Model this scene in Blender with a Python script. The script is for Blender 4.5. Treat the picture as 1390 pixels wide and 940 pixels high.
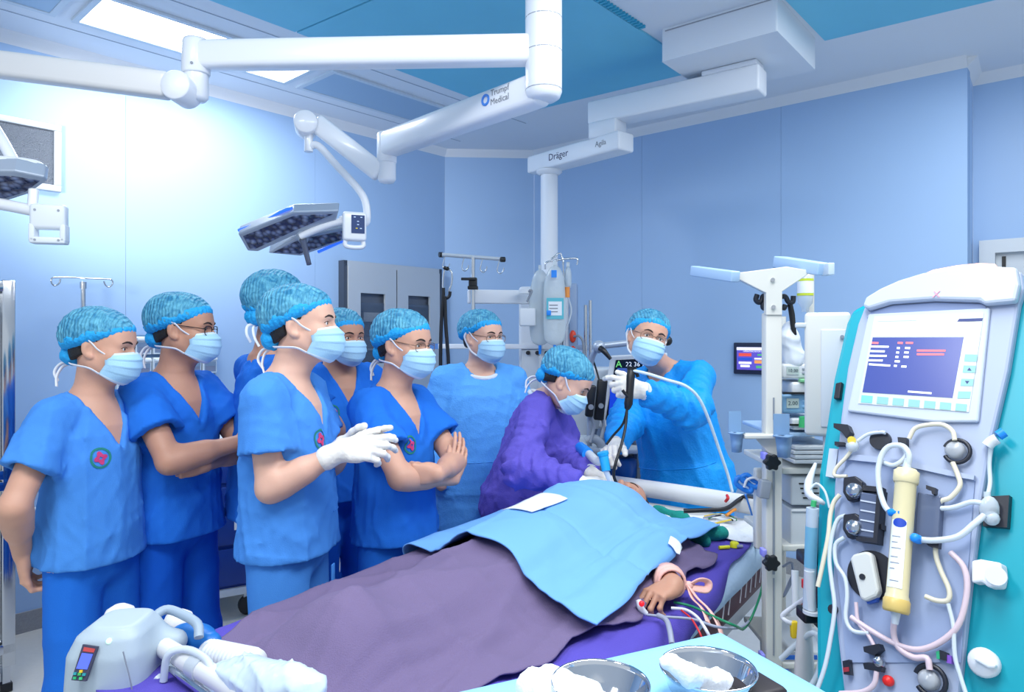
import bpy, bmesh, math, random
import numpy as np
from mathutils import Vector, Matrix
for _o in list(bpy.data.objects): bpy.data.objects.remove(_o)
SC = bpy.context.scene
COL = SC.collection
R = math.radians
PI = math.pi
random.seed(7)

# ------------------------------------------------------------------ camera
FPX, CX, CY, CAMZ = 939.0, 695.0, 457.0, 1.60          # focal length / horizon in photo pixels
cam_d = bpy.data.cameras.new('camera'); cam = bpy.data.objects.new('camera', cam_d); COL.objects.link(cam)
cam.location = (0, 0, CAMZ); cam.rotation_euler = (R(90), 0, 0)
cam_d.sensor_width = 36; cam_d.lens = FPX/1390*36; cam_d.shift_y = -(470-CY)/1390
cam_d.clip_start = .05
SC.camera = cam
# ------------------------------------------------------------------ world, lights, exposure
W = bpy.data.worlds.new('world'); SC.world = W; W.use_nodes = True
W.node_tree.nodes['Background'].inputs[0].default_value = (.78, .88, 1, 1)
W.node_tree.nodes['Background'].inputs[1].default_value = .82
SC.view_settings.view_transform = 'Standard'; SC.view_settings.look = 'None'
SC.view_settings.exposure = .04; SC.view_settings.gamma = 1; SC.view_settings.use_curve_mapping = False

def area_light(name, loc, rot, size, size_y, power, color=(1, 1, 1)):
    l = bpy.data.lights.new(name, 'AREA'); l.shape = 'RECTANGLE'; l.size = size; l.size_y = size_y
    l.energy = power; l.color = color
    o = bpy.data.objects.new(name, l); COL.objects.link(o); o.location = loc; o.rotation_euler = rot
    return o
# ceiling luminaires: the one in view and the rest of the ceiling grid
WL = R(47.7)                                            # direction of the left wall
area_light('ceiling_panel_light', (-1.69, 3.83, 3.19), (0, 0, WL), 1.14, .38, 26, (.95, .98, 1))
area_light('ceiling_panel_light', (.55, 1.0, 3.18), (0, 0, WL), 1.9, .8, 56, (.97, .99, 1))
area_light('ceiling_panel_light', (1.9, 2.5, 3.18), (0, 0, WL), 1.8, .7, 38, (.97, .99, 1))
area_light('ceiling_panel_light', (-1.2, .6, 3.18), (0, 0, WL), 1.2, .5, 40, (.97, .99, 1))
_s = bpy.data.lights.new('added_wall_spot', 'SPOT'); _s.energy = 270; _s.spot_size = R(46); _s.spot_blend = 1; _s.shadow_soft_size = .16  # unseen spot added to make the bright glow on the left wall
_s.color = (1, .99, .97)
_so = bpy.data.objects.new('added_wall_spot', _s); COL.objects.link(_so); _so.location = (-2.55, 1.75, 2.25)
_so.rotation_euler = (Vector((-2.0, 4.45, 2.62))-Vector((-2.55, 1.75, 2.25))).to_track_quat('-Z', 'Y').to_euler()

# ------------------------------------------------------------------ helpers
def P(px, py, d):
    """photo pixel + distance from the camera plane -> point in the room"""
    return Vector(((px-CX)/FPX*d, d, CAMZ-(py-CY)/FPX*d))
def lin(c):
    return tuple(((v/255)/12.92 if v <= 10.3 else (((v/255)+.055)/1.055)**2.4) for v in c[:3])+(1.0,)
MATS = {}
def M(name, col=(200, 200, 200), rough=.5, metal=0, bump=0, bscale=60, var=0, vscale=8, emit=0, alpha=1, sss=0, trans=0, coat=0, spec=.5, wave=None):
    """procedural principled material; col is sRGB 0-255"""
    if name in MATS: return MATS[name]
    m = bpy.data.materials.new(name); m.use_nodes = True; nt = m.node_tree; b = nt.nodes['Principled BSDF']
    c = lin(col); b.inputs['Base Color'].default_value = c
    b.inputs['Roughness'].default_value = rough; b.inputs['Metallic'].default_value = metal
    b.inputs['Specular IOR Level'].default_value = spec
    if coat: b.inputs['Coat Weight'].default_value = coat
    if sss:
        b.inputs['Subsurface Weight'].default_value = sss; b.inputs['Subsurface Radius'].default_value = (.012, .005, .003)
        b.inputs['Subsurface Scale'].default_value = 1
    if emit:
        b.inputs['Emission Color'].default_value = c; b.inputs['Emission Strength'].default_value = emit
    if trans: b.inputs['Transmission Weight'].default_value = trans
    if alpha < 1: b.inputs['Alpha'].default_value = alpha
    tc = nt.nodes.new('ShaderNodeTexCoord')
    if var:
        n = nt.nodes.new('ShaderNodeTexNoise'); n.inputs['Scale'].default_value = vscale; n.inputs['Detail'].default_value = 4
        nt.links.new(tc.outputs['Object'], n.inputs['Vector'])
        mx = nt.nodes.new('ShaderNodeMix'); mx.data_type = 'RGBA'
        mx.inputs['A'].default_value = tuple(v*(1-var) for v in c[:3])+(1,); mx.inputs['B'].default_value = tuple(min(1, v*(1+var)) for v in c[:3])+(1,)
        nt.links.new(n.outputs['Fac'], mx.inputs['Factor']); nt.links.new(mx.outputs['Result'], b.inputs['Base Color'])
    if bump:
        if wave:
            n = nt.nodes.new('ShaderNodeTexWave'); n.inputs['Scale'].default_value = bscale; n.inputs['Distortion'].default_value = wave
            n.inputs['Detail'].default_value = 2; o = n.outputs['Fac']
        else:
            n = nt.nodes.new('ShaderNodeTexNoise'); n.inputs['Scale'].default_value = bscale; n.inputs['Detail'].default_value = 5; o = n.outputs['Fac']
        nt.links.new(tc.outputs['Object'], n.inputs['Vector'])
        bp = nt.nodes.new('ShaderNodeBump'); bp.inputs['Strength'].default_value = bump; bp.inputs['Distance'].default_value = .01
        nt.links.new(o, bp.inputs['Height']); nt.links.new(bp.outputs['Normal'], b.inputs['Normal'])
    MATS[name] = m
    return m

class MB:
    """collects shapes into one mesh"""
    def __init__(s): s.v = []; s.f = []; s.m = []; s.sm = []; s.mi = 0
    def add(s, vs, fs, smooth=False):
        b = len(s.v); s.v += [tuple(v) for v in vs]
        for f in fs: s.f.append(tuple(i+b for i in f)); s.m.append(s.mi); s.sm.append(smooth)
        return s
    def box(s, c, size, rot=None, bev=0):
        """box; rot is a 3x3 Matrix; bev rounds its edges"""
        c = Vector(c); hx, hy, hz = (v/2 for v in size)
        rot = rot or Matrix.Identity(3)
        if bev <= 0:
            vs = [c+rot@Vector((x*hx, y*hy, z*hz)) for z in (-1, 1) for y in (-1, 1) for x in (-1, 1)]
            return s.add(vs, [(0, 2, 3, 1), (4, 5, 7, 6), (0, 1, 5, 4), (2, 6, 7, 3), (0, 4, 6, 2), (1, 3, 7, 5)])
        bm = bmesh.new(); bmesh.ops.create_cube(bm, size=1)
        for v in bm.verts: v.co = Vector((v.co.x*2*hx, v.co.y*2*hy, v.co.z*2*hz))
        bmesh.ops.bevel(bm, geom=list(bm.edges), offset=min(bev, .99*min(hx, hy, hz)), segments=3, profile=.5, affect='EDGES')
        vs = [c+rot@v.co for v in bm.verts]; fs = [[v.index for v in f.verts] for f in bm.faces]
        bm.free(); return s.add(vs, fs, True)
    def cyl(s, p0, p1, r0, r1=None, n=20, cap=True):
        r1 = r0 if r1 is None else r1
        p0 = Vector(p0); p1 = Vector(p1); q = (p1-p0).to_track_quat('Z', 'Y').to_matrix()
        vs = []
        for p, r in ((p0, r0), (p1, r1)):
            for i in range(n):
                a = 2*PI*i/n; vs.append(p+q@Vector((r*math.cos(a), r*math.sin(a), 0)))
        s.add(vs, [(i, (i+1) % n, n+(i+1) % n, n+i) for i in range(n)], True)
        if cap:
            s.add(vs[:n], [tuple(range(n-1, -1, -1))]); s.add(vs[n:], [tuple(range(n))])
        return s
    def lathe(s, p0, axis, prof, n=28):
        """prof: list of (height, radius) along axis from p0"""
        p0 = Vector(p0); q = Vector(axis).to_track_quat('Z', 'Y').to_matrix(); vs = []
        for h, r in prof:
            for i in range(n):
                a = 2*PI*i/n; vs.append(p0+q@Vector((r*math.cos(a), r*math.sin(a), h)))
        fs = [(k*n+i, k*n+(i+1) % n, (k+1)*n+(i+1) % n, (k+1)*n+i) for k in range(len(prof)-1) for i in range(n)]
        return s.add(vs, fs, True)
    def sph(s, c, r, n=16, rot=None):
        c = Vector(c); r = (r, r, r) if not hasattr(r, '__len__') else r; rot = rot or Matrix.Identity(3)
        vs = []; h = n//2
        for j in range(h+1):
            t = PI*j/h
            for i in range(n):
                a = 2*PI*i/n; vs.append(c+rot@Vector((r[0]*math.sin(t)*math.cos(a), r[1]*math.sin(t)*math.sin(a), r[2]*math.cos(t))))
        fs = [(j*n+i, (j+1)*n+i, (j+1)*n+(i+1) % n, j*n+(i+1) % n) for j in range(h) for i in range(n)]
        return s.add(vs, fs, True)
    def tube(s, pts, r, n=8, smooth=4, closed=False, flat=None):
        """round (or flat: ratio) tube along a smoothed path; r number or list"""
        pts = [Vector(p) for p in pts]
        rs = list(r) if hasattr(r, '__len__') else [r]*len(pts)
        if smooth > 1 and len(pts) > 2:
            out = []; ro = []; N = len(pts)
            for i in range(N if closed else N-1):
                a, b = pts[i], pts[(i+1) % N]
                z = pts[(i-1) % N] if (closed or i > 0) else a*2-b
                c = pts[(i+2) % N] if (closed or i < N-2) else b*2-a
                for k in range(smooth):
                    t = k/smooth
                    out.append(.5*((2*a)+(b-z)*t+(2*z-5*a+4*b-c)*t*t+(3*a-z-3*b+c)*t**3)); ro.append(rs[i]*(1-t)+rs[(i+1) % N]*t)
            if not closed: out.append(pts[-1]); ro.append(rs[-1])
            pts, rs = out, ro
        N = len(pts); vs = []; up = None
        for i, p in enumerate(pts):
            t = (pts[(i+1) % N]-pts[i-1]) if (closed or 0 < i < N-1) else (pts[1]-pts[0] if i == 0 else pts[-1]-pts[-2])
            if t.length < 1e-9: t = Vector((0, 0, 1))
            t.normalize()
            if up is None: up = t.orthogonal()
            up = up-t*up.dot(t)
            if up.length < 1e-6: up = t.orthogonal()
            up.normalize(); sd = t.cross(up)
            for k in range(n):
                a = 2*PI*k/n; vs.append(p+up*math.cos(a)*rs[i]*(flat or 1)+sd*math.sin(a)*rs[i])
        fs = [(i*n+k, i*n+(k+1) % n, ((i+1) % N)*n+(k+1) % n, ((i+1) % N)*n+k) for i in range(N if closed else N-1) for k in range(n)]
        s.add(vs, fs, True)
        if not closed: s.add(vs[:n], [tuple(range(n-1, -1, -1))]); s.add(vs[-n:], [tuple(range(n))])
        return s
    def prism(s, poly, h0, h1, rot=None, org=(0, 0, 0), smooth=False):
        """2-D polygon (local x, y) extruded along local z"""
        rot = rot or Matrix.Identity(3); org = Vector(org); n = len(poly)
        vs = [org+rot@Vector((x, y, h)) for h in (h0, h1) for x, y in poly]
        s.add(vs, [tuple(range(n-1, -1, -1)), tuple(range(n, 2*n))])
        return s.add(vs, [(i, (i+1) % n, n+(i+1) % n, n+i) for i in range(n)], smooth)
    def grid(s, fn, nu, nv, smooth=True):
        vs = [fn(i/(nu-1), j/(nv-1)) for j in range(nv) for i in range(nu)]
        return s.add(vs, [(j*nu+i, j*nu+i+1, (j+1)*nu+i+1, (j+1)*nu+i) for j in range(nv-1) for i in range(nu-1)], smooth)
    def xf(s, mat):
        s.v = [tuple(mat@Vector(v)) for v in s.v]; return s

ORG = {}
def link(o, parent, org):
    COL.objects.link(o); org = Vector(org)
    if parent is not None:
        o.parent = parent; o.location = org-ORG[parent.name]
    else: o.location = org
    ORG[o.name] = org
    return o
def obj(name, mb, mat, parent=None, label=None, cat=None, group=None, kind=None, solid=0, bevel=0, subd=0, smooth_angle=None, smooth=None):
    """one mesh object; all vertices are room coordinates (or the parent's own frame)"""
    v = np.array(mb.v, dtype=np.float64); c = (v.min(0)+v.max(0))/2
    me = bpy.data.meshes.new(name); me.from_pydata((v-c).tolist(), [], mb.f)
    for m in (mat if isinstance(mat, (list, tuple)) else [mat]): me.materials.append(m)
    me.polygons.foreach_set('material_index', mb.m); me.polygons.foreach_set('use_smooth', mb.sm if smooth is None else [smooth]*len(mb.f))
    me.update()
    o = bpy.data.objects.new(name, me); link(o, parent, c)
    if bevel:
        md = o.modifiers.new('bevel', 'BEVEL'); md.width = bevel; md.segments = 2; md.limit_method = 'ANGLE'
    if subd:
        md = o.modifiers.new('subsurf', 'SUBSURF'); md.levels = subd; md.render_levels = subd
    if solid:
        md = o.modifiers.new('solid', 'SOLIDIFY'); md.thickness = solid; md.offset = 0
    tag(o, label, cat, group, kind)
    return o
def tag(o, label=None, cat=None, group=None, kind=None):
    if label: o['label'] = label
    if cat: o['category'] = cat
    if group: o['group'] = group
    if kind: o['kind'] = kind
    return o
def thing(name, label, cat, loc, group=None):
    o = bpy.data.objects.new(name, None); o.empty_display_size = .1
    link(o, None, loc); tag(o, label, cat, group); return o
def rotz(a): return Matrix.Rotation(a, 3, 'Z')
def basis(x, y, z): return Matrix((x, y, z)).transposed()
def text(name, body, size, org, xdir, ydir, mat, parent, extrude=.0004, align='CENTER', sx=1.0):
    """flat lettering lying in the plane xdir/ydir"""
    cu = bpy.data.curves.new(name, 'FONT'); cu.body = body; cu.size = size; cu.align_x = align; cu.align_y = 'CENTER'; cu.extrude = extrude; cu.resolution_u = 2
    to = bpy.data.objects.new('tmp', cu); me = bpy.data.meshes.new_from_object(to); bpy.data.objects.remove(to); bpy.data.curves.remove(cu)
    x = Vector(xdir).normalized(); y = Vector(ydir); y = (y-x*y.dot(x)).normalized(); z = x.cross(y); org = Vector(org)
    mb = MB(); mb.add([org+x*v.co.x*sx+y*v.co.y+z*v.co.z for v in me.vertices], [tuple(p.vertices) for p in me.polygons])
    bpy.data.meshes.remove(me)
    return obj(name, mb, mat, parent)
# ------------------------------------------------------------------ implicit shapes -> smooth meshes (bodies, clothes)
def A3(v): return np.array(tuple(v), dtype=np.float32)
class Prim:
    """f: points -> distance; bb: bounding box; k: blend radius; op: + union, - cut, & intersect"""
    __slots__ = ('f', 'lo', 'hi', 'k', 'op')
    def __init__(s, f, lo, hi, k=.02, op='+'): s.f = f; s.lo = np.array(lo, dtype=np.float32); s.hi = np.array(hi, dtype=np.float32); s.k = k; s.op = op
def cone(a, b, r0, r1=None, k=.02, op='+', sq=None):
    """tapered capsule from a to b"""
    r1 = r0 if r1 is None else r1; a = A3(a); b = A3(b); ab = b-a; L2 = float(ab@ab)+1e-12; m = max(r0, r1)
    def f(p):
        q = p-a; t = np.clip(q@ab/L2, 0, 1); q = q-t[:, None]*ab
        return np.sqrt(np.einsum('ij,ij->i', q, q))-(r0+(r1-r0)*t)
    return Prim(f, np.minimum(a, b)-m, np.maximum(a, b)+m, k, op)
def ell(c, r, fr=None, k=.02, op='+'):
    """ellipsoid, axes in frame fr (3x3 columns)"""
    c = A3(c); r = A3(r); Mx = np.eye(3, dtype=np.float32) if fr is None else np.array(fr, dtype=np.float32)
    m = float(r.max()); mn = float(r.min())
    def f(p):
        q = (p-c)@Mx; n = np.sqrt(((q/r)**2).sum(1)); g = np.sqrt(((q/(r*r))**2).sum(1))+1e-9
        return n*(n-1)/g
    return Prim(f, c-m, c+m, k, op)
def loft(fr, org, prof, k=.03, op='+', pw=2.3, disp=None):
    """stack of ellipses along the frame's z: prof rows (z, half width, half depth, x off, y off)"""
    org = A3(org); Mx = np.array(fr, dtype=np.float32); pr = np.array(prof, dtype=np.float32)
    z0, z1 = pr[0, 0], pr[-1, 0]; m = max(pr[:, 1].max()+np.abs(pr[:, 3]).max(), pr[:, 2].max()+np.abs(pr[:, 4]).max(), )
    cs = [org+Mx@np.array((x, y, z), dtype=np.float32) for x in (-m, m) for y in (-m, m) for z in (z0, z1)]
    def f(p):
        q = (p-org)@Mx; z = np.clip(q[:, 2], z0, z1)
        a = np.interp(z, pr[:, 0], pr[:, 1]); b = np.interp(z, pr[:, 0], pr[:, 2]); ox = np.interp(z, pr[:, 0], pr[:, 3]); oy = np.interp(z, pr[:, 0], pr[:, 4])
        x = np.abs(q[:, 0]-ox)/a; y = np.abs(q[:, 1]-oy)/b
        d = ((x**pw+y**pw)**(1/pw)-1)*np.minimum(a, b)
        e = np.maximum(z0-q[:, 2], q[:, 2]-z1)
        return np.where(e > 0, np.sqrt(np.maximum(d, 0)**2+e*e), np.maximum(d, e)).astype(np.float32)
    return Prim(f, np.min(cs, 0), np.max(cs, 0), k, op)
def plane(c, n, op='&', k=.003):
    """half space on the -n side of the plane"""
    c = A3(c); n = A3(Vector(n).normalized())
    return Prim(lambda p: (p-c)@n, (-1e3,)*3, (1e3,)*3, k, op)
def func(f, lo, hi, k=.01, op='-'): return Prim(f, lo, hi, k, op)
def sdf_eval(prims, p, band, nblk=0):
    """combine the shapes at points p; nblk: points come in blocks of that size (culled whole)"""
    d = np.full(len(p), 10.0, dtype=np.float32)
    if nblk:
        pb = p.reshape(-1, nblk, 3); bl = pb[:, 0]; bh = pb[:, -1]; db = d.reshape(-1, nblk)
    for pr in prims:
        if band is None: i = slice(None)
        elif nblk:
            e = band+pr.k; lo = pr.lo-e; hi = pr.hi+e
            j = np.nonzero((bh[:, 0] > lo[0]) & (bl[:, 0] < hi[0]) & (bh[:, 1] > lo[1]) & (bl[:, 1] < hi[1]) & (bh[:, 2] > lo[2]) & (bl[:, 2] < hi[2]))[0]
            if not len(j): continue
            i = slice(None) if len(j) == len(bl) else (j[:, None]*nblk+np.arange(nblk)[None]).ravel()
        else:
            e = band+pr.k; lo = pr.lo-e; hi = pr.hi+e
            m = (p[:, 0] > lo[0]) & (p[:, 0] < hi[0]) & (p[:, 1] > lo[1]) & (p[:, 1] < hi[1]) & (p[:, 2] > lo[2]) & (p[:, 2] < hi[2])
            i = np.nonzero(m)[0]
            if not len(i): continue
        v = pr.f(p[i]).astype(np.float32, copy=False); c = d[i]; k = max(pr.k, 1e-6)
        if pr.op == '+':
            h = np.maximum(k-np.abs(c-v), 0)/k; d[i] = np.minimum(c, v)-h*h*(k*.25)
        elif pr.op == '-':
            v = -v; h = np.maximum(k-np.abs(c-v), 0)/k; d[i] = np.maximum(c, v)+h*h*(k*.25)
        elif pr.op == 'd': d[i] = c+v                    # displacement
        else:
            h = np.maximum(k-np.abs(c-v), 0)/k; d[i] = np.maximum(c, v)+h*h*(k*.25)
    return d
def polygonize(prims, vox, pad=.02):
    """surface nets over a sparse set of blocks; returns verts (n,3), quads (m,4)"""
    un = [p for p in prims if p.op == '+']
    lo = np.min([p.lo for p in un], 0)-pad; hi = np.max([p.hi for p in un], 0)+pad
    B = 6; nb = np.ceil((hi-lo)/(vox*B)).astype(int); n = nb*B
    g = np.stack(np.meshgrid(*[np.arange(k) for k in nb], indexing='ij'), -1).reshape(-1, 3)
    cen = (lo+(g*B+(B-1)/2)*vox).astype(np.float32)
    half = B*vox*.87; d = sdf_eval(prims, cen, half*2.2)
    keep = np.abs(d) < half*1.9
    V = np.empty(tuple(n), dtype=np.float32)
    V4 = V.reshape(nb[0], B, nb[1], B, nb[2], B)
    V4[...] = np.where(d > 0, 1.0, -1.0).astype(np.float32).reshape(nb[0], 1, nb[1], 1, nb[2], 1)
    gk = g[keep]; off = np.stack(np.meshgrid(np.arange(B), np.arange(B), np.arange(B), indexing='ij'), -1).reshape(-1, 3)
    idx = (gk[:, None, :]*B+off[None]).reshape(-1, 3)
    pts = (lo+idx*vox).astype(np.float32)
    val = sdf_eval(prims, pts, half*2.2, B**3)
    V[idx[:, 0], idx[:, 1], idx[:, 2]] = val
    S = V < 0
    c = [S[i:n[0]-1+i, j:n[1]-1+j, k:n[2]-1+k] for i in (0, 1) for j in (0, 1) for k in (0, 1)]
    al = c[0].copy(); an = c[0].copy()
    for q in c[1:]: al &= q; an |= q
    act = an & ~al; ai = np.argwhere(act); vid = np.full(act.shape, -1, dtype=np.int32); vid[act] = np.arange(len(ai))
    cor = [(i, j, k) for i in (0, 1) for j in (0, 1) for k in (0, 1)]
    cv = np.stack([V[ai[:, 0]+i, ai[:, 1]+j, ai[:, 2]+k] for i, j, k in cor], 1)
    acc = np.zeros((len(ai), 3), dtype=np.float32); cnt = np.zeros(len(ai), dtype=np.float32)
    for a in range(8):
        for b in range(a+1, 8):
            if sum(abs(x-y) for x, y in zip(cor[a], cor[b])) != 1: continue
            va, vb = cv[:, a], cv[:, b]; m = (va < 0) != (vb < 0); t = (va/(va-vb+1e-12))[m]
            pa, pb = np.array(cor[a], dtype=np.float32), np.array(cor[b], dtype=np.float32)
            acc[m] += pa+t[:, None]*(pb-pa); cnt[m] += 1
    vert = lo+(ai+acc/cnt[:, None])*vox
    quads = []
    for ax in range(3):
        o1, o2 = (ax+1) % 3, (ax+2) % 3
        sl0 = [slice(1, n[i]-1) for i in range(3)]; sl1 = [slice(1, n[i]-1) for i in range(3)]
        sl0[ax] = slice(0, n[ax]-1); sl1[ax] = slice(1, n[ax])
        s0, s1 = S[tuple(sl0)], S[tuple(sl1)]; e = np.argwhere(s0 != s1)
        fl = s0[e[:, 0], e[:, 1], e[:, 2]]
        e = e.copy(); e[:, o1] += 1; e[:, o2] += 1
        def at(d1, d2):
            q = e.copy(); q[:, o1] += d1; q[:, o2] += d2
            return vid[q[:, 0], q[:, 1], q[:, 2]]
        Q = np.stack([at(-1, -1), at(0, -1), at(0, 0), at(-1, 0)], 1)
        Q[~fl] = Q[~fl][:, ::-1]; quads.append(Q)
    Q = np.concatenate(quads); Q = Q[(Q >= 0).all(1)]
    return vert.astype(np.float64), Q
def np_obj(name, chunks, mats, parent=None, **kw):
    """one smooth mesh object from (verts, quads[, material index]) chunks"""
    vs = []; qs = []; mi = []; b = 0
    for ch in chunks:
        v, q = ch[0], ch[1]; vs.append(v); qs.append(q+b); b += len(v); mi.append(np.full(len(q), ch[2] if len(ch) > 2 else 0))
    v = np.concatenate(vs); q = np.concatenate(qs); mi = np.concatenate(mi); c = (v.min(0)+v.max(0))/2
    me = bpy.data.meshes.new(name); me.vertices.add(len(v)); me.vertices.foreach_set('co', (v-c).astype(np.float32).ravel())
    me.loops.add(q.size); me.loops.foreach_set('vertex_index', q.astype(np.int32).ravel())
    me.polygons.add(len(q)); me.polygons.foreach_set('loop_start', np.arange(0, q.size, 4, dtype=np.int32))
    me.polygons.foreach_set('loop_total', np.full(len(q), 4, dtype=np.int32))
    for m in (mats if isinstance(mats, (list, tuple)) else [mats]): me.materials.append(m)
    me.polygons.foreach_set('material_index', mi.astype(np.int32)); me.polygons.foreach_set('use_smooth', np.ones(len(q), dtype=bool))
    me.update(calc_edges=True); me.validate()
    o = bpy.data.objects.new(name, me); link(o, parent, c); tag(o, **kw)
    return o
def folds(seed, amp, f1=9, f2=22, stretch=(1, 1, .45), lo=(-50,)*3, hi=(50,)*3):
    """cloth creases: warped ridges, added to the distance"""
    rg = np.random.RandomState(seed); st = np.array(stretch, dtype=np.float32)
    ks = [(rg.randn(3).astype(np.float32)*st, rg.rand()*6.28, rg.randn(3).astype(np.float32), rg.rand()*6.28, f, a) for f, a in ((f1, 1), (f1*1.6, .8), (f2, .5), (f2*1.5, .3))]
    def f(p):
        o = np.zeros(len(p), dtype=np.float32)
        for k, ph, k2, ph2, fr, a in ks:
            w = np.sin(p@k*fr+ph+1.8*np.sin(p@k2*fr*.35+ph2)); o += a*(1-np.abs(w))**2
        return (.35-o)*amp*.6
    return Prim(f, lo, hi, 0, 'd')
# ------------------------------------------------------------------ the room
CEIL = 3.22
WALLM = M('wall_panel_blue', (164, 196, 234), .42, var=.02, vscale=1.5, bump=.02, bscale=300, spec=.4)
SEAM = M('wall_seam', (148, 182, 222), .7)
CEILM = M('ceiling_paint', (224, 231, 240), .7, var=.015, vscale=2)
TEALM = M('laminar_membrane_teal', (112, 198, 228), .55, var=.05, vscale=3, bump=.05, bscale=900)
WHITEM = M('powder_white', (232, 236, 242), .35, bump=.02, bscale=400)
WHITE2 = M('plastic_white', (222, 228, 234), .4)
STEEL = M('brushed_steel', (196, 204, 212), .38, metal=.2, bump=.03, bscale=300)
STEEL2 = M('polished_steel', (205, 208, 212), .12, metal=1)
CHROME = M('chrome', (220, 222, 226), .08, metal=1)
BLACKM = M('black_plastic', (22, 24, 28), .4)
GREYM = M('grey_plastic', (140, 148, 160), .5)
DARKB = M('navy_plastic', (28, 40, 70), .5)
FLOORM = M('floor_vinyl', (206, 206, 202), .4, var=.06, vscale=40, bump=.02, bscale=200)
BASEM = M('terrazzo_coving', (150, 152, 156), .5, var=.25, vscale=120)
def V2(x, y): return Vector((x, y, 0))
WA, WB, WC, WD, WE = V2(-5.73, .33), V2(-.583, 6.01), V2(.194, 6.06), V2(2.64, 4.01), V2(2.872, 4.31)
WF = WE+(WD-WC).normalized()*3.2
def wall(name, a, b, pw, z1=CEIL, base=True):
    d = (b-a).normalized(); n = Vector((-d.y, d.x, 0)); L = (b-a).length; rot = basis(d, n, Vector((0, 0, 1)))
    mb = MB().box((a+b)/2+n*.06+Vector((0, 0, z1/2)), (L, .10, z1), rot); w = obj(name, mb, SEAM, kind='structure')
    k = max(1, round(L/pw)); me = None
    for i in range(k):
        s0, s1 = L*i/k, L*(i+1)/k
        c = a+d*(s0+s1)/2+n*.005+Vector((0, 0, z1/2)); obj('wall_panel', MB().box(c, (s1-s0-.0016, .01, z1), rot), WALLM, w)
    return w, d, n, rot, L
wl = wall('wall_left', WA, WB, 1.2); wc = wall('wall_corner', WB, WC, 1.2); wr_ = wall('wall_right', WC, WD, 1.2); wj = wall('wall_jog', WD+(WE-WD).normalized()*.03, WE, 1.2); wre = wall('wall_recess', WE, WF, 1.2)
def strip(name, a, b, z0, h, t, mat, n_in=True):
    d = (b-a).normalized(); n = Vector((d.y, -d.x, 0)); L = (b-a).length
    return obj(name, MB().box((a+b)/2+n*(t/2)+Vector((0, 0, z0+h/2)), (L, t, h), basis(d, n, Vector((0, 0, 1)))), mat, kind='structure')
COVE = M('cove_white', (226, 232, 240), .5)
for i, (a, b) in enumerate(((WA, WB), (WB, WC), (WC, WD), (WD, WE), (WE, WF))):
    d = (b-a).normalized(); n = Vector((d.y, -d.x, 0)); L = (b-a).length
    pr = [(0, 0), (.05, 0), (.035, -.02), (.012, -.045), (0, -.06)]                    # quarter-round ceiling cove
    o = obj('trim_%d' % (i+1), MB().prism([(x, z) for x, z in pr], 0, L, basis(n, Vector((0, 0, 1)), d), a+Vector((0, 0, CEIL))), COVE, kind='structure')
    strip('baseboard_%s' % ('left', 'corner', 'right', 'jog', 'recess')[i], a, b, 0, .11, .012, BASEM)
rail = obj('trim_6', MB().box((WA+WB)/2+wl[2]*-.02+Vector((0, 0, .62)), ((WB-WA).length, .03, .10), wl[3], bev=.008), WHITE2, kind='structure')   # bumper rail
# floor and ceiling
mb = MB(); fl = [(-6.2, -1.2), (6.2, -1.2), (6.2, 7), (-6.2, 7)]
mb.add([(x, y, 0) for x, y in fl]+[(x, y, -.06) for x, y in fl], [(0, 1, 2, 3), (7, 6, 5, 4), (0, 4, 5, 1), (1, 5, 6, 2), (2, 6, 7, 3), (3, 7, 4, 0)])
obj('floor', mb, FLOORM, kind='structure')
mb = MB(); mb.add([(x, y, CEIL) for x, y in fl]+[(x, y, CEIL+.08) for x, y in fl], [(3, 2, 1, 0), (4, 5, 6, 7), (0, 1, 5, 4), (1, 2, 6, 5), (2, 3, 7, 6), (3, 0, 4, 7)])
ceil_o = obj('ceiling', mb, CEILM, kind='structure')
# laminar-flow membranes (two fields either side of the pendant strip), each of framed panels
K0 = V2(.032, 5.02); KR = V2(.8, -.6); KL = V2(-.655, -.755)
def membrane(t0, t1, s0, s1, nt, ns):
    for i in range(nt):
        for j in range(ns):
            a0 = t0+(t1-t0)*i/nt+.006; a1 = t0+(t1-t0)*(i+1)/nt-.006; b0 = s0+(s1-s0)*j/ns+.006; b1 = s0+(s1-s0)*(j+1)/ns-.006
            q = [K0+KR*a0+KL*b0, K0+KR*a1+KL*b0, K0+KR*a1+KL*b1, K0+KR*a0+KL*b1]
            mb = MB(); mb.add([p+Vector((0, 0, CEIL-.012)) for p in q]+[p+Vector((0, 0, CEIL-.0005)) for p in q], [(0, 1, 2, 3), (0, 4, 5, 1), (1, 5, 6, 2), (2, 6, 7, 3), (3, 7, 4, 0)])
            obj('laminar_panel', mb, TEALM, ceil_o)
membrane(0, 1.40, 0, 3.6, 1, 2); membrane(2.085, 3.3, 0, 3.6, 1, 2)
# slotted diffuser along the pendant strip
GRIL = M('diffuser_slot', (60, 170, 205), .5)
for k in range(30):
    p = K0+KR*1.42+KL*(.75+k*.028)+Vector((0, 0, CEIL-.008)); obj('diffuser_slat', MB().box(p, (.035, .012, .014), rotz(R(-36.9))), GRIL, ceil_o)
# ceiling seams
SEAMC = M('ceiling_seam', (168, 182, 200), .8)
for off in (.30, 1.02):
    a = WA+wl[2]*-off; b = WB+wl[2]*-off
    obj('seam_line', MB().box((a+b)/2+Vector((0, 0, CEIL-.001)), ((b-a).length-.2, .006, .004), wl[3]), SEAMC, ceil_o)
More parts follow.
